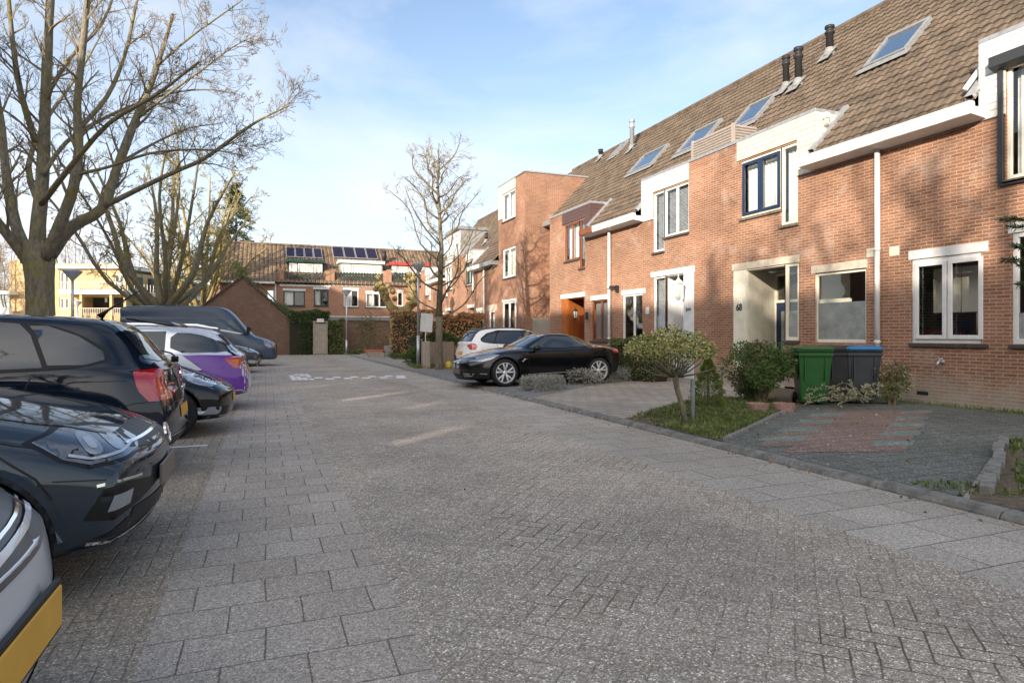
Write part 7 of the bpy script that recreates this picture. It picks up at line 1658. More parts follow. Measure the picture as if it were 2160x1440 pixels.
# --- pollard
px_ = G(836, 752, 0.02); pol = empty('pollard_tree', (px_[0], px_[1], 0), 'stout knobbly pollard tree with two clubbed arms', 'tree')
d_ = 38.0; b = MB()
def pp_(u, v, o=0): return PD(u, v, d_+o)
b.tube([(px_[0], px_[1], -.1), pp_(832, 740), pp_(834, 700), pp_(836, 672), pp_(838, 655)], [.42, .33, .30, .40, .34], 12)
rk = random.Random(4)
def club(pts, rs):
    b.tube(pts, rs, 10)
    for k in range(34):
        p = Vector(rk.choice(pts[1:]))+Vector((rk.gauss(0, .22), rk.gauss(0, .22), rk.gauss(0, .22))); r_ = rk.uniform(.09, .2)
        b.lathe([(0, -r_), (r_*.8, -r_*.6), (r_, 0), (r_*.8, r_*.6), (0, r_)], 7, tuple(p))
club([pp_(838, 660), pp_(822, 645), pp_(812, 625), pp_(806, 610), pp_(806, 603)], [.30, .24, .24, .28, .12])
club([pp_(840, 662), pp_(862, 650), pp_(875, 635), pp_(870, 610), pp_(868, 590), pp_(868, 580)], [.30, .25, .26, .25, .28, .12])
b.build('trunk', BARKY, pol, smooth=True, recalc=False)
# --- foliage in leaves
def leafmat(name, c1, c2, rough=.5, spec=.35, sc_=25):
    m = bpy.data.materials.new(name); m.use_nodes = True; t = m.node_tree; b = t.nodes['Principled BSDF']; L = t.links.new
    b.inputs['Roughness'].default_value = rough; b.inputs['Specular IOR Level'].default_value = spec
    c = nd(t, 'ShaderNodeTexCoord'); n = nd(t, 'ShaderNodeTexWhiteNoise'); g = nd(t, 'ShaderNodeVectorMath', _operation='SCALE'); g.inputs['Scale'].default_value = sc_
    f = nd(t, 'ShaderNodeVectorMath', _operation='FLOOR'); L(c.outputs['Object'], g.inputs[0]); L(g.outputs[0], f.inputs[0]); L(f.outputs[0], n.inputs['Vector'])
    x = nd(t, 'ShaderNodeMixRGB'); x.inputs['Color1'].default_value = (*c1, 1); x.inputs['Color2'].default_value = (*c2, 1); L(n.outputs['Value'], x.inputs['Fac']); L(x.outputs[0], b.inputs['Base Color'])
    return m
LF_DARK = leafmat('dark ivy leaves', (.02, .04, .015), (.07, .11, .035)); LF_GREEN = leafmat('box green leaves', (.035, .075, .02), (.12, .19, .045), sc_=12); LF_BRONZE = leafmat('dull bronze leaves', (.09, .06, .035), (.14, .13, .06))
LF_VAR = leafmat('cream edged leaves', (.16, .19, .05), (.62, .58, .30), sc_=30); LF_YEL = leafmat('yellowing leaves', (.30, .26, .04), (.55, .44, .08), sc_=30)
LF_CON = leafmat('dwarf conifer needles', (.08, .12, .02), (.17, .22, .04), sc_=20); LF_LAV = leafmat('silver grey lavender', (.22, .22, .19), (.42, .41, .37), rough=.8, sc_=30); LF_BROWN = leafmat('dry brown beech leaves', (.26, .13, .05), (.52, .30, .13), sc_=15)
LF_OLIVE = leafmat('olive leaves', (.10, .12, .04), (.24, .24, .08), sc_=20); LF_PALE = leafmat('dried pale leaves', (.28, .29, .17), (.50, .50, .34), sc_=20); LF_SPRUCE = leafmat('spruce needles', (.025, .045, .025), (.07, .10, .05), sc_=3)
GRASSB = leafmat('grass blades', (.06, .10, .02), (.15, .20, .05), sc_=9); GRASSY = leafmat('yellow grass blades', (.14, .15, .05), (.28, .26, .11), sc_=9)
def leaf(mb, p, s, rn, d=None, asp=.5):
    d = d or Vector((rn.gauss(0, 1), rn.gauss(0, 1), rn.gauss(0, 1))); d = d.normalized(); o_ = d.orthogonal().normalized(); o_.rotate(Matrix.Rotation(rn.uniform(0, 6.28), 3, d)); n = d.cross(o_)
    p = Vector(p); a = p+d*s; m1 = p+d*s*.5+o_*s*asp*.5+n*s*.10; m2 = p+d*s*.5-o_*s*asp*.5+n*s*.10
    k = len(mb.v); mb.v += [tuple(p), tuple(m1), tuple(a), tuple(m2)]; mb.face((k, k+1, k+2, k+3))
def bush(name, label, cat, pos, rx, ry, z0, z1, n, s, mats_, seed, wts=None, shell=.45, lumps=14, twig=True, group=None, asp=.5, stems=True, boxy=False):
    rn = random.Random(seed); e_ = empty(name, (pos[0], pos[1], ZD), label, cat, group); mb = MB(); zc, rz = (z0+z1)/2, (z1-z0)/2
    L_ = []
    for k in range(lumps):
        while True:
            v = Vector((rn.uniform(-1, 1), rn.uniform(-1, 1), rn.uniform(-1, 1)))
            if boxy or v.length < 1: break
        L_.append((v*.78, rn.uniform(.22, .42), rn.choices(range(len(mats_)), wts)[0] if wts else rn.randrange(len(mats_))))
    for k in range(n):
        c, r_, mi = rn.choice(L_); v = Vector((rn.gauss(0, 1), rn.gauss(0, 1), rn.gauss(0, 1))).normalized()*r_*(1-shell*rn.random()**2)
        q = c+v
        if rn.random() < .25: mi = rn.choices(range(len(mats_)), wts)[0] if wts else rn.randrange(len(mats_))
        mb.m = mi
        leaf(mb, (pos[0]+q.x*rx, pos[1]+q.y*ry, max(ZD+.01, zc+q.z*rz)), s*rn.uniform(.6, 1.3), rn, d=(v.normalized()+Vector((rn.gauss(0, .6), rn.gauss(0, .6), rn.gauss(.2, .6)))), asp=asp)
    mb.build('foliage', mats_, e_, recalc=False)
    if stems:
        t = MB()
        for c, r_, mi in L_: t.tube([(pos[0]+rn.gauss(0, .05), pos[1]+rn.gauss(0, .05), ZD-.03), (pos[0]+c.x*rx*.5, pos[1]+c.y*ry*.5, zc-rz*.5+c.z*rz*.3), (pos[0]+c.x*rx, pos[1]+c.y*ry, zc+c.z*rz)], [.016, .011, .005], 4)
        t.build('stem', TWIGM, e_, recalc=False)
    return e_
# topiary tree of variegated leaves on a leaning trunk
tb = G(1447, 893, ZD); db = FPX*(HC-ZD)/(893-HOR)
tp_ = empty('topiary_tree', (tb[0], tb[1], ZD), 'small cream leaved parasol tree on a leaning trunk in the grass bed', 'tree')
b = MB(); b.tube([(tb[0], tb[1], ZD-.05), PD(1440, 860, db), PD(1428, 820, db+.05), PD(1424, 790, db+.05)], [.05, .04, .038, .05], 9)
rn = random.Random(9); P0 = Vector(PD(1424, 795, db+.05)); ends = []
for k in range(26):
    a = rn.uniform(0, 6.28); r_ = rn.uniform(.25, .62); e = P0+Vector((r_*math.cos(a), r_*math.sin(a), rn.uniform(.12, .42))); ends.append(e)
    b.tube([P0, P0.lerp(e, .5)+Vector((rn.gauss(0, .04), rn.gauss(0, .04), -.03)), e], [.02, .012, .006], 5)
b.build('trunk', BARK, tp_, smooth=True, recalc=False)
mb = MB(); cen = Vector(PD(1417, 742, db+.05))
for k in range(5200):
    a = rn.uniform(0, 6.28); r_ = rn.random()**.55*.60; u_ = r_/.60; r_ *= 1+.13*math.sin(3*a+1)+.09*math.sin(7*a)+.06*math.sin(13*a); top_ = .31*(1-u_**3)+.05*math.sin(a*5)+.04*math.sin(a*3+r_*9); zlo = -.22*(1-u_**2)-.04
    z = zlo+(top_-zlo)*(rn.random()**.55)
    mb.m = rn.choices((0, 1, 2), (6, 1.3, 2.2))[0]
    leaf(mb, (cen.x+r_*math.cos(a)*1.05, cen.y+r_*math.sin(a)*1.05, cen.z+z), rn.uniform(.03, .055), rn, d=Vector((math.cos(a)*u_+rn.gauss(0, .6), math.sin(a)*u_+rn.gauss(0, .6), rn.gauss(.4, .6))), asp=.6)
mb.build('crown', [LF_VAR, LF_YEL, LF_GREEN], tp_, recalc=False)
# dwarf conifer
pc = PD(1494, 820, 11.0); e_ = empty('dwarf_conifer', (pc[0], pc[1], ZD), 'small cone shaped yellow green conifer beside the grey bollard', 'shrub'); mb = MB(); rn = random.Random(2)
for k in range(9000):
    t = rn.random()**.8; z = ZD+t*.86; R_ = .335*(1-t)**.75*(.92+.16*math.sin(t*40+rn.random()))+.015; a = rn.uniform(0, 6.28); R2 = R_*(1-.35*rn.random()**2)*(1+.07*math.sin(a*7+t*11))
    leaf(mb, (pc[0]+R2*math.cos(a), pc[1]+R2*math.sin(a), z), rn.uniform(.018, .035), rn, d=Vector((math.cos(a), math.sin(a), rn.uniform(.2, 1.5))), asp=.45)
mb.build('foliage', LF_CON, e_, recalc=False); b = MB(); b.tube([(pc[0], pc[1], ZD-.02), (pc[0], pc[1], .8)], [.03, .01], 6); b.build('stem', BARK2, e_)
pb = PD(1602, 780, 11.9); bush('round_bush', 'big round bush, green left half and bronze right half, beside the green bin', 'bush', pb, .86, .7, ZD+.0, 1.24, 15000, .05, [LF_GREEN, LF_GREEN, LF_BRONZE], 3, lumps=26)
ps_ = PD(1880, 815, 11.6); bush('straggly_shrub', 'straggly olive shrub at the foot of the white downpipe', 'shrub', ps_, .42, .36, ZD, .86, 3200, .045, [LF_OLIVE, LF_PALE, LF_BRONZE], 6, lumps=12)
# cut branches lying before the bins
e_ = empty('cut_branches', (*G(1750, 858, ZD), ZD), 'heap of cut pale leaved branches lying in front of the bins', 'branches'); mb = MB(); tw = MB(); rn = random.Random(7)
for k in range(34):
    st = Vector((*G(rn.uniform(1770, 1850), rn.uniform(846, 858), ZD), ZD+.05+rn.random()*.2)); u2 = rn.uniform(1690, 1830); en = Vector((*G(u2, rn.uniform(848, 868), ZD), ZD+rn.uniform(.04, .36)))
    mid = st.lerp(en, .5)+Vector((0, 0, rn.uniform(.02, .16))); tw.tube([st, mid, en], [.008, .006, .003], 4)
    for j in range(46):
        t = rn.random(); q = st.lerp(mid, t*2) if t < .5 else mid.lerp(en, t*2-1); leaf(mb, q, rn.uniform(.05, .085), rn, d=(en-st).normalized()+Vector((rn.gauss(0, .5), rn.gauss(0, .5), rn.gauss(.2, .4))), asp=.28)
mb.build('foliage', LF_PALE, e_, recalc=False); tw.build('stem', TWIGM, e_, recalc=False)
# hedges
def hedge(name, label, p0, p1, wdt, z0, z1, n, s, mats_, seed, rough=.12, cat='hedge', asp=.6, zb=ZD):
    rn = random.Random(seed); P0, P1 = Vector(p0), Vector(p1); d = P1-P0; L_ = d.length; d.normalize(); nn = Vector((-d.y, d.x)); e_ = empty(name, ((P0.x+P1.x)/2, (P0.y+P1.y)/2, zb), label, cat); mb = MB()
    for k in range(n):
        t = rn.random()*L_; f = rn.random(); o_ = rn.uniform(-1, 1); z = rn.uniform(z0, z1)
        if f < .6: o_ = (1 if rn.random() < .5 else -1)*(1-rn.random()**2*.4)
        else: z = z1-rn.random()**2*.15
        bump = rough*(math.sin(t*3.1+seed)*.5+math.sin(t*7.7)*.3+math.sin(z*6+t*2)*.3)
        q = P0+d*t+nn*(o_*wdt/2*(1+bump)); zz = z0+(z-z0)*(1+bump*.8)
        mb.m = rn.randrange(len(mats_)) if isinstance(mats_, list) else 0
        leaf(mb, (q.x, q.y, zz), s*rn.uniform(.6, 1.3), rn, asp=asp)
    mb.build('foliage', mats_, e_, recalc=False)
    if z1 < .6: return e_
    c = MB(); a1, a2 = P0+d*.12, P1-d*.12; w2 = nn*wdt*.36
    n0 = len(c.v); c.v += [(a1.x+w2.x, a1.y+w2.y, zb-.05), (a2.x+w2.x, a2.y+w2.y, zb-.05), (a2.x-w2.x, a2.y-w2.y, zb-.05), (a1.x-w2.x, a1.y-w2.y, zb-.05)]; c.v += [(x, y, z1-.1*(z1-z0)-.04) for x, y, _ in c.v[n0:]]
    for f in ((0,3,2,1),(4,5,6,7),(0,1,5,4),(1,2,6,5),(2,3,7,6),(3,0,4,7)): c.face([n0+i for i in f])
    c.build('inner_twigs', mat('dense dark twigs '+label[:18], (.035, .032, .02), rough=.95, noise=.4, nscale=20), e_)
    return e_
hedge('ivy_hedge', 'dark green trimmed hedge behind the tail of the black sports car', PD(1298, 760, 18.6)[:2], PD(1400, 760, 17.2)[:2], .8, ZD, 1.2, 9000, .05, [LF_DARK, LF_OLIVE], 4)
lv = [G(1112, 826, ZD), G(1180, 818, ZD)]; hedge('lavender_row', 'short grey lavender clump right in front of the sports car front wheel', lv[0], lv[1], .42, ZD, .34, 3500, .07, [LF_LAV, LF_LAV], 12, rough=.5, asp=.22)
lv = [G(1215, 813, ZD), G(1330, 800, ZD)]; hedge('lavender_row', 'long grey lavender strip along the grey drive behind the parasol tree', lv[0], G(1455, 786, ZD), .42, ZD, .36, 9000, .07, [LF_LAV, LF_LAV], 13, rough=.5, asp=.22)
hedge('beech_hedge', 'orange brown beech hedge behind the white hatchback', PD(905, 700, 30.5)[:2], PD(1018, 700, 29.5)[:2], .7, ZD, 2.25, 9000, .11, [LF_BROWN, LF_BROWN], 14)
hedge('beech_hedge', 'dry brown hedge behind the pollard tree', PD(835, 700, 36.5)[:2], PD(902, 700, 33.5)[:2], .7, ZD, 2.45, 6500, .12, [LF_BROWN, LF_BRONZE], 15)
pi_ = PD(880, 740, 26.5); bush('ivy_bush', 'dark green ivy bush at the foot of the sign pole', 'bush', pi_, .75, .6, ZD, 1.25, 5000, .075, [LF_DARK, LF_GREEN], 16, lumps=18)
pi_ = PD(935, 712, 26.5); bush('ivy_bush', 'dark green ivy spilling over the low wooden fence', 'bush', pi_, .85, .35, .8, 1.55, 3500, .07, [LF_DARK, LF_GREEN], 17, lumps=14)
pi_ = PD(850, 752, 33); bush('low_bush', 'low green plants beside the orange planter', 'bush', pi_, .8, .5, ZD-.05, .5, 1500, .07, [LF_GREEN, LF_OLIVE], 18, lumps=10)
pi_ = PD(778, 715, 42.5); bush('bare_shrub', 'brown twiggy shrub against the low garage wall', 'shrub', pi_, 1.4, .5, 0, 2.9, 1600, .12, [LF_BRONZE, LF_OLIVE], 19, lumps=26)
pi_ = PD(752, 741, 41.5); bush('low_bush', 'low green clump at the foot of the garage wall', 'bush', pi_, .7, .4, 0, .45, 900, .09, [LF_GREEN, LF_OLIVE], 20, lumps=8)
# ivy at the gate and on the gable
def gx(u, Y=YW-.3): return PY(u, 700, Y)[0]
hedge('ivy_arch', 'dark ivy arch clipped over the plank gate', (gx(607), YW+.1), (gx(696), YW+.1), 1.1, PY(650, 681, YW)[2], PY(650, 655, YW)[2]-.05, 5000, .10, [LF_DARK, LF_GREEN], 21, rough=.2)
hedge('ivy_pillar', 'dark ivy column left of the plank gate', (gx(631), YW-.1), (gx(659), YW-.1), .9, 0, PY(650, 678, YW)[2], 4500, .10, [LF_DARK, LF_DARK], 22, zb=0)
hedge('clipped_hedge', 'clipped green hedge right of the plank gate', (gx(690), YW-.1), (gx(726), YW-.1), .9, 0, PY(700, 678, YW)[2], 5000, .10, [LF_GREEN, LF_OLIVE], 23, zb=0)
q = (ap[0], ap[1]); q2 = (rt[0], rt[1]); e_ = empty('climbing_plant', (ap[0]+1.5, YW+1.5, 0), 'evergreen climber hanging over the right slope of the gable wall', 'climber'); mb = MB(); rn = random.Random(8)
for k in range(4500):
    t = rn.random(); hgt = .35+.25*math.sin(t*9)+.55*math.exp(-((t-.08)/.16)**2)
    leaf(mb, (q[0]-.6+(q2[0]-q[0]+.4)*t+rn.gauss(0, .1), YW+1.4+rn.gauss(0, .8), q[1]+.05+(q2[1]-q[1])*t-.0+hgt*rn.random()+.25), rn.uniform(.08, .15), rn); mb.mi[-1] = rn.randrange(2)
mb.build('foliage', [LF_GREEN, LF_OLIVE], e_, recalc=False); b = MB(); b.tube([(q[0]-.5, YW+1.2, q[1]-.3), (q[0]+1, YW+1.4, q[1]-.3), (q2[0], YW+1.5, q2[1]+.2)], .05, 5); b.build('stem', BARK2, e_)
# spruce far behind, and an evergreen mass beside it
def spruce(u, d, h, r, label, seed, n=9000):
    rn = random.Random(seed); p = PD(u, 700, d); e_ = empty('conifer_tree', (p[0], p[1], 0), label, 'tree'); mb = MB(); b = MB(); b.tube([(p[0], p[1], 0), (p[0], p[1], h)], [.35, .03], 8); b.build('trunk', BARK2, e_)
    for k in range(int(h*7)):
        z = h*(.12+.86*k/(h*7)); L_ = r*(1-z/h)**.8*rn.uniform(.65, 1.1)+.2; a = rn.uniform(0, 6.28); dv = Vector((math.cos(a), math.sin(a), 0))
        for j in range(int(n/(h*7))):
            t = rn.random()**.6; q = Vector((p[0], p[1], z))+dv*L_*t+Vector((rn.gauss(0, .22), rn.gauss(0, .22), -.28*L_*t*t+rn.gauss(0, .12)))
            leaf(mb, q, rn.uniform(.22, .5), rn, d=dv+Vector((rn.gauss(0, .5), rn.gauss(0, .5), -.3)), asp=.35)
    mb.build('foliage', LF_SPRUCE, e_, recalc=False)
spruce(498, 78, 20.5, 5.0, 'tall dark spruce rising behind the brown pantiled roof', 1, 12000)
pi_ = PD(425, 690, 56); bush('evergreen_bush', 'evergreen bushes seen between the van and the gable wall', 'bush', pi_, 3.2, 2.0, 0, 4.0, 5000, .3, [LF_DARK, LF_OLIVE], 31, lumps=24)
pi_ = PD(30, 690, 48); bush('evergreen_bush', 'olive bushes at the left edge in front of the yellow apartments', 'bush', pi_, 3.0, 2.0, 0, 2.0, 3500, .3, [LF_OLIVE, LF_BRONZE], 32, lumps=20)
# grass in the beds (uncountable)
def inpoly(x, y, P):
    c = False
    for i in range(len(P)):
        x1, y1 = P[i]; x2, y2 = P[(i+1) % len(P)]
        if (y1 > y) != (y2 > y) and x < (x2-x1)*(y-y1)/(y2-y1)+x1: c = not c
    return c
def grass(name, P, n, h, label, seed, dens=None):
    rn = random.Random(seed); mb = MB(); xs = [p[0] for p in P]; ys = [p[1] for p in P]; k = 0; tr_ = 0
    cl = [(rn.uniform(min(xs), max(xs)), rn.uniform(min(ys), max(ys)), rn.uniform(.12, .5)) for _ in range(46)]
    while k < n and tr_ < n*20:
        tr_ += 1
        c = rn.choice(cl); x, y = c[0]+rn.gauss(0, c[2]), c[1]+rn.gauss(0, c[2])
        if not inpoly(x, y, P): continue
        k += 1; a = rn.uniform(0, 6.28); hh = h*rn.uniform(.35, 1.1)*(.6+c[2]); ln = rn.uniform(.15, .7)*hh; wv = .004+.003*rn.random(); dx, dy = math.cos(a), math.sin(a)
        n0 = len(mb.v); z0 = ZD+.003
        mb.v += [(x-dy*wv, y+dx*wv, z0), (x+dy*wv, y-dx*wv, z0), (x+dx*ln*.4+dy*wv*.8, y+dy*ln*.4-dx*wv*.8, z0+hh*.65), (x+dx*ln*.4-dy*wv*.8, y+dy*ln*.4+dx*wv*.8, z0+hh*.65), (x+dx*ln, y+dy*ln, z0+hh)]
        mb.m = 0 if rn.random() < .75 else 1
        mb.face((n0, n0+1, n0+2, n0+3)); mb.face((n0+3, n0+2, n0+4))
    for k in range(n//5):
        c = rn.choice(cl); x, y = c[0]+rn.gauss(0, c[2]*1.3), c[1]+rn.gauss(0, c[2]*1.3)
        if inpoly(x, y, P):
            for q in range(4): leaf(mb, (x, y, ZD+.004), rn.uniform(.02, .05), rn, d=Vector((rn.gauss(0, 1), rn.gauss(0, 1), rn.uniform(.1, .9))), asp=.7)
    o = mb.build(name, [GRASSB, GRASSY], None, recalc=False); o['kind'] = 'stuff'; o['label'] = label
bedP = [(KX+.1, G(1285, 884, ZD)[1]), (KX+.1, e_a[1]+.05), (e_b[0]-.1, e_b[1]+.05), (9.3, 9.6), (8.3, 10.6)]
grass('grass', bedP, 20000, .07, 'green grass and weeds round the parasol tree', 3)
grass('grass', [(KX+.5, 3.2), (KX+.5, 2.9), (9.2, 2.4), (9.2, 4.2), G(2125, 925, ZD)], 6000, .07, 'grass growing behind the stone edging at the right', 4)
grass('grass', [(KX+.1, 3.3), (KX+.1, 3.9), (KX+.6, 3.7), (KX+.7, 3.2)], 140, .06, 'grass tufts at the end of the stone edging', 5)
grass('weeds', [(11.2, 5), (11.48, 5), (11.48, 9.5), (11.1, 9.5)], 900, .08, 'weeds along the foot of the near house wall', 6)
grass('weeds', [(5.2, 23.4), (6.6, 23.4), (7.0, 25.5), (5.3, 25.5)], 1500, .2, 'weeds at the foot of the slim street tree', 8)
# dead leaves and crumbs along the kerb
mb = MB(); rn = random.Random(12)
for k in range(420):
    y = rn.uniform(2.6, 24); x = KX-.09-abs(rn.gauss(0, .10)); 
    if rn.random() < .35: x = rn.uniform(KX+.1, 9); y = rn.uniform(4, 9)
    z = .006 if x < KX-.08 else ZD+.012
    if KX-.08 <= x <= KX+.08: continue
    leaf(mb, (x, y, z), rn.uniform(.015, .045), rn, d=Vector((rn.gauss(0, 1), rn.gauss(0, 1), .12)), asp=.7); mb.mi[-1] = rn.randrange(3)
for k in range(70):
    leaf(mb, (rn.uniform(-1.2, 3.6), rn.uniform(2, 12), .006), rn.uniform(.012, .03), rn, d=Vector((rn.gauss(0, 1), rn.gauss(0, 1), .12)), asp=.7); mb.mi[-1] = rn.randrange(3)
o = mb.build('fallen_leaves', [LF_BROWN, LF_PALE, LF_BRONZE], None, recalc=False); o['kind'] = 'stuff'; o['label'] = 'scattered dead leaves along the kerb'
# pine-like sprigs reaching in at the right edge
e_ = empty('pine_shrub', (9.6, 4.6, ZD), 'dark needled shrub reaching in at the right edge', 'shrub'); b = MB(); mb = MB(); rn = random.Random(15)
b.tube([(9.6, 4.6, 0), (9.5, 4.7, 1.2), (9.45, 4.8, 2.4), (9.4, 4.8, 3.0)], [.05, .04, .03, .015], 6)
for (u, v) in ((2112, 462), (2130, 478), (2118, 548), (2140, 520), (2148, 560), (2150, 600)):
    e = Vector(PD(u, v, 8.3)); s0 = Vector((9.47, 4.8, e.z-.12)); b.tube([s0, s0.lerp(e, .5)+Vector((0, 0, .05)), e], [.013, .009, .004], 5)
    for k in range(260):
        t = rn.random()**.6; q = s0.lerp(e, .25+.75*t); leaf(mb, q, rn.uniform(.05, .10), rn, d=(e-s0).normalized()*.7+Vector((rn.gauss(0, .6), rn.gauss(0, .6), rn.gauss(.1, .6))), asp=.14)
b.build('stem', BARK2, e_); mb.build('needles', LF_DARK, e_, recalc=False)
# ================================================================ STREET FURNITURE
def lamp_post(u, v, z_top, label, d=None, hw=.30, base=None):
    p = PD(u, v, d) if d else (*base, 0)
    e_ = empty('street_lamp', (p[0], p[1], 0), label, 'street lamp', 'cone headed street lamps'); b = MB(); b.tube([(p[0], p[1], -.05), (p[0], p[1], 1.0)], .065, 12); b.tube([(p[0], p[1], 1.0), (p[0], p[1], z_top-.25)], [.05, .045], 12); b.build('pole', STEEL, e_, smooth=True)
    b = MB(); b.lathe([(.05, z_top-.32), (.08, z_top-.28), (hw, z_top-.03), (hw+.01, z_top)], 24, (p[0], p[1], 0)); b.build('lamp_cone', mat('pale lamp cone', (.45, .50, .56), rough=.25, spec=.7) if 'pale lamp cone' not in bpy.data.materials else bpy.data.materials['pale lamp cone'], e_, smooth=True)
    b = MB(); b.lathe([(hw+.02, z_top-.005), (hw+.02, z_top+.02), (hw*.6, z_top+.07), (0, z_top+.09)], 24, (p[0], p[1], 0)); b.build('lamp_cap', STEEL, e_, smooth=True)
lamp_post(153, 700, 1.33+(706-573)*23.6/FPX, 'cone headed street lamp beside the big tree trunk', d=23.6)
lamp_post(163, 700, 1.33+(706-637)*47/FPX, 'cone headed street lamp farther back, its head below the first one', d=47)
q = G(731, 749, 0); lamp_post(731, 0, 4.2, 'cone headed street lamp in front of the low garages', base=q)
# tall pole by the slim tree and the agent's board
q = G(882, 773, ZD); e_ = empty('sign_pole', (*q, ZD), 'tall slim grey pole beside the ivy bush', 'pole'); b = MB(); b.tube([(*q, 0), (*q, 1.3)], .065, 12); b.tube([(*q, 1.3), (*q, PD(883, 560, 26)[2])], .045, 12); b.build('pole', STEEL, e_, smooth=True)
z_ = PD(883, 560, 26)[2]; b = MB(); b.lathe([(.05, z_-.3), (.27, z_-.03), (.28, z_), (0, z_+.08)], 20, (*q, 0)); b.build('lamp_cone', bpy.data.materials['pale lamp cone'], e_, smooth=True)
c0_, c1_ = Vector(PD(886, 700, 25.9)), Vector(PD(911, 700, 25.6)); e_ = empty('sign_board', ((c0_.x+c1_.x)/2, (c0_.y+c1_.y)/2, 0), 'tilted white board seen from behind beside the tall slim pole', 'sign')
zz0, zz1 = PD(900, 699, 25.7)[2], PD(900, 661, 25.7)[2]; d_ = (c1_-c0_); nn = Vector((-d_.y, d_.x, 0)).normalized()*.012
b = MB(); pts = [(c0_.x, c0_.y, zz0), (c1_.x, c1_.y, zz0-.03), (c1_.x+.05, c1_.y, zz1-.03), (c0_.x+.05, c0_.y, zz1+.03)]; n0 = 0
b.v += [(x+nn.x, y+nn.y, z) for x, y, z in pts]+[(x-nn.x, y-nn.y, z) for x, y, z in pts]
for f in ((0,1,2,3),(7,6,5,4),(0,4,5,1),(1,5,6,2),(2,6,7,3),(3,7,4,0)): b.face(f)
b.build('board', WHITE, e_); m_ = (c0_+c1_)/2; b = MB(); b.tube([(m_.x-.03, m_.y+.03, 0), (m_.x, m_.y+.03, zz1-.1)], .022, 8); b.build('stake', WHITE, e_)
# low weathered fence by the slim tree
e_ = empty('low_fence', (*G(905, 783, ZD), ZD), 'low weathered wooden fence beside the slim street tree', 'fence'); b = MB()
p0, p1 = Vector(PD(897, 740, 24.2)), Vector(PD(955, 740, 26.5)); dd = Vector((p1.x-p0.x, p1.y-p0.y)); L_ = dd.length; dd.normalize(); k = 0.0
while k < L_:
    a_ = Vector((p0.x, p0.y))+dd*k; c_ = a_+dd*.14; n_ = Vector((-dd.y, dd.x))*.014; zt = 1.05
    n0 = len(b.v); q4 = [a_+n_, c_+n_, c_-n_, a_-n_]; b.v += [(x.x, x.y, ZD-.05) for x in q4]+[(x.x, x.y, zt) for x in q4]
    for f in ((0,3,2,1),(4,5,6,7),(0,1,5,4),(1,2,6,5),(2,3,7,6),(3,0,4,7)): b.face([n0+i for i in f])
    k += .15
b.build('boards', OLDWOOD, e_)
b = MB(); b.bx(p0.x-.16, p0.x+.12, p0.y-.3, p0.y-.02, 0, 1.08); b.build('post', OLDWOOD, e_, bevel=.01)
# grey bollard
q = G(1461, 886, ZD); b = MB(); b.lathe([(.032, -.1), (.032, .60), (.028, .612), (0, .615)], 16, (*q, ZD)); o = b.build('bollard', mat('blue grey metal', (.30, .33, .37), rough=.5, noise=.15), None, smooth=True); tag(o, 'thin blue grey bollard between parasol tree and cone conifer', 'bollard')
# wheelie bins
def bin_(label, u, v, bodym, lidm, rz, d, hgt=1.06, bag=None):
    p = PD(u, v, d); e_ = empty('wheelie_bin', (p[0], p[1], ZD), label, 'bin', 'wheelie bins lined up under the frosted window', rz=rz)
    b = MB(); w0, w1, d0, d1 = .22, .285, .24, .34
    ring = lambda w_, d_, z: [(-w_, -d_, z), (w_, -d_, z), (w_, d_, z), (-w_, d_, z)]
    b.v = ring(w0, d0, .05)+ring(w1, d1, hgt-.10)+ring(w1+.02, d1+.02, hgt-.09)+ring(w1+.02, d1+.02, hgt-.05)
    b.face((3, 2, 1, 0))
    for k in range(3):
        for j in range(4): j2 = (j+1) % 4; b.face((k*4+j, k*4+j2, k*4+4+j2, k*4+4+j))
    b.face((12, 13, 14, 15))
    bd = b.build('bin_body', bodym, e_, local=True, bevel=.02, smooth=False)
    b = MB()
    for sx_ in (-.17, .17): b.bx(sx_-.012, sx_+.012, -.345, -.30, .45, hgt-.14)
    b.bx(-.29, .29, -.37, -.335, hgt-.17, hgt-.13); b.bx(-.315, -.285, -.3, .3, hgt-.17, hgt-.13); b.bx(.285, .315, -.3, .3, hgt-.17, hgt-.13)
    b.build('rib', bodym, e_, local=True, bevel=.006)
    b = MB(); lw, ld = w1+.03, d1+.03
    b.v = ring(lw, ld, hgt-.048)+ring(lw, ld, hgt-.025)+ring(lw-.05, ld-.06, hgt+.0)
    b.face((3, 2, 1, 0)); b.face((8, 9, 10, 11))
    for k in range(2):
        for j in range(4): j2 = (j+1) % 4; b.face((k*4+j, k*4+j2, k*4+4+j2, k*4+4+j))
    b.bx(-lw+.06, lw-.06, -ld-.015, -ld+.0, hgt-.06, hgt-.03)
    b.tube([(-.2, ld+.03, hgt-.08), (.2, ld+.03, hgt-.08)], .016, 8); b.build('bin_lid', lidm, e_, local=True, bevel=.012)
    for s in (-1, 1):
        b = MB(); b.lathe([(0, -.025), (.10, -.025), (.105, 0), (.10, .025), (0, .025)], 18, (s*.25, .24, .10), axis=0); b.build('wheel', TRIM, e_, local=True, smooth=True)
    if bag:
        b = MB(); rn = random.Random(4); n = 12
        g = [[(-lw*.95+2*lw*.95*i/n, -ld*.95+2*ld*.95*j/n, hgt+.004+.028*rn.random()+.03*math.exp(-((i-n/2)**2+(j-n/2)**2)/16)) for j in range(n+1)] for i in range(n+1)]
        for i in range(n):
            for j in range(n): b.poly([g[i][j], g[i+1][j], g[i+1][j+1], g[i][j+1]])
        o = b.build('paper_lid', bag, e_, local=True, smooth=True, recalc=False)
    return e_
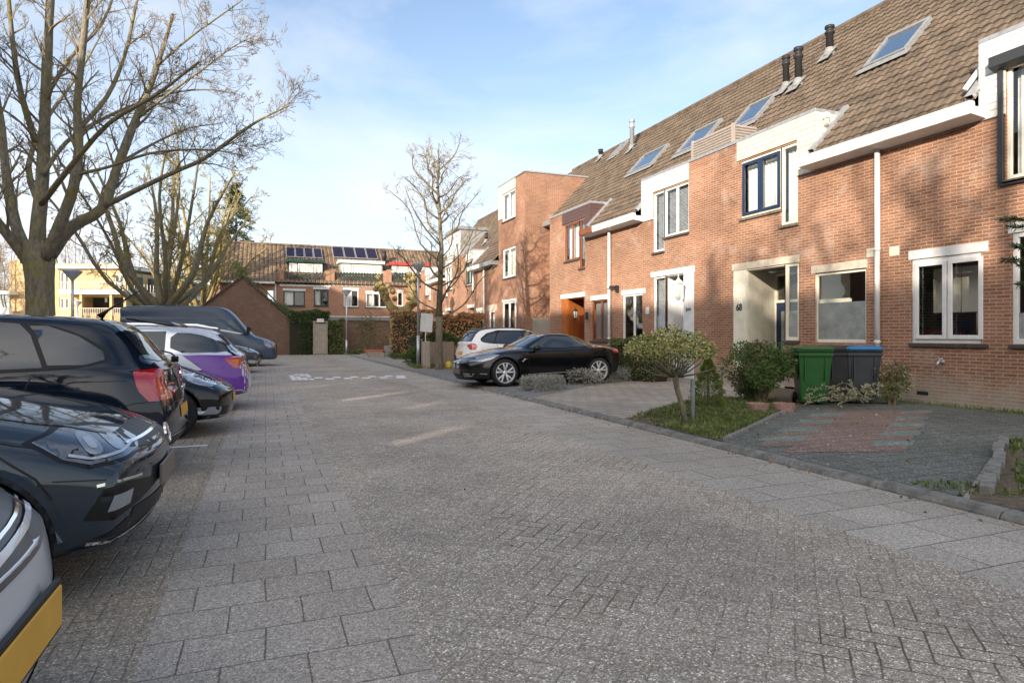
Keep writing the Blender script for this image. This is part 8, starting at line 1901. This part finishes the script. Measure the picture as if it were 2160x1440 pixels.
BG = mat('green bin plastic', (.022, .10, .028), rough=.42, noise=.12, nscale=4, bump=.1, bscale=80); BK = mat('dark grey bin plastic', (.028, .03, .035), rough=.45, noise=.15, nscale=4); BK2 = mat('anthracite bin plastic', (.045, .052, .062), rough=.45, noise=.15, nscale=4); BLUEL = mat('blue lid plastic', (.02, .18, .45), rough=.4)
rzb = R(-34)
bin_('green wheelie bin with green lid beside the round bush', 1711, 760, BG, BG, rzb, 11.75)
bin_('black wheelie bin with dark lid between the green and the blue lidded bins', 1766, 760, BK, BK, rzb, 12.0)
bin_('anthracite wheelie bin with a bright blue lid nearest the downpipe', 1812, 760, BK2, BLUEL, rzb, 11.9)
# pink planter blocks at the bush foot
PINK = mat('pink concrete', (.33, .20, .17), rough=.85, noise=.3, nscale=14, bump=.4, bscale=60)
for i, (u, lab) in enumerate(((1598, 'pink concrete planter block below the left of the round bush'), (1652, 'pink concrete planter block below the green bin side of the round bush'))):
    p = G(u, 868, ZD); b = MB(); b.lathe([(.16, ZD-.02), (.18, ZD+.14), (.15, ZD+.14), (.14, ZD+.08), (0, ZD+.08)], 20, (p[0], p[1], 0)); o = b.build('planter_block', PINK, None, smooth=False); tag(o, lab, 'planter')
p = G(1520, 842, ZD); b = MB(); b.bx(p[0]-.03, p[0]+.03, p[1]-.03, p[1]+.03, 0, .72); o = b.build('wooden_post', OLDWOOD, None, bevel=.005); tag(o, 'thin brown wooden post between the cone conifer and the round bush', 'post')
# little concrete doorstep and white garden railing before number 68's neighbour
p = PX(1400, 775, 10.9); e_ = empty('garden_railing', (p[0], p[1], ZD), 'small dark garden railing seen through the parasol tree crown', 'railing'); b = MB()
y0_, y1_ = fy(1440, 10.6), fy(1385, 10.6)
b.bx(10.58, 10.62, y0_, y1_, .95, .99); b.bx(10.58, 10.62, y0_, y1_, .2, .24); k = y0_
while k < y1_: b.bx(10.59, 10.61, k, k+.015, .24, .95); k += .11
b.build('bars', BLACK, e_)
# planter trough and crates near the far square
p0 = G(776, 755, 0.0); p1 = G(806, 755, 0.0); e_ = empty('planter_boat', (*p0, 0), 'boat shaped planter with an orange rim near the pollard tree', 'planter'); b = MB(); x0_, x1_, y_ = p0[0], p1[0], p0[1]
b.prism([(x0_-.1, .38), (x0_+.1, .02), (x1_-.1, .02), (x1_+.1, .38)], 1, y_, y_+.5); b.build('hull', OLDWOOD, e_); b = MB(); b.bx(x0_-.13, x1_+.13, y_-.03, y_+.53, .382, .47); b.build('rim', mat('orange red paint', (.55, .13, .07), rough=.5), e_)
for k, (z0_, lab) in enumerate(((0, 'grey slatted crate on the ground beside the orange rimmed planter'), (.36, 'grey slatted crate stacked on another beside the orange rimmed planter'))):
    b = MB(); xx = x1_+.25; b.bx(xx, xx+.5, y_, y_+.4, z0_+.01, z0_+.05)
    for j in range(3):
        zq = z0_+.06+j*.1
        b.bx(xx, xx+.5, y_-.01, y_+.01, zq, zq+.08); b.bx(xx, xx+.5, y_+.39, y_+.41, zq, zq+.08); b.bx(xx-.01, xx+.01, y_+.012, y_+.388, zq, zq+.08); b.bx(xx+.49, xx+.51, y_+.012, y_+.388, zq, zq+.08)
    o = b.build('crate', mat('grey crate wood', (.34, .34, .33), rough=.8, noise=.2) if 'grey crate wood' not in bpy.data.materials else bpy.data.materials['grey crate wood'], None); tag(o, lab, 'crate', 'crates by the planter')
p = G(842, 752, 0); b = MB(); b.lathe([(.12, 0), (.16, .35), (.14, .35), (.12, .25), (0, .25)], 16, (p[0], p[1], 0)); o = b.build('flower_pot', mat('terracotta', (.45, .15, .08), rough=.7), None); tag(o, 'orange red flower pot at the foot of the pollard tree', 'flower pot')
b = MB(); p = G(946, 778, ZD); b.lathe([(0, 0), (.10, .0), (.14, .12), (.10, .26), (0, .3)], 10, (p[0], p[1], ZD)); o = b.build('yellow_bag', mat('yellow plastic', (.62, .50, .06), rough=.5, noise=.2), None, smooth=True); tag(o, 'small yellow bag at the foot of the slim street tree', 'bag')
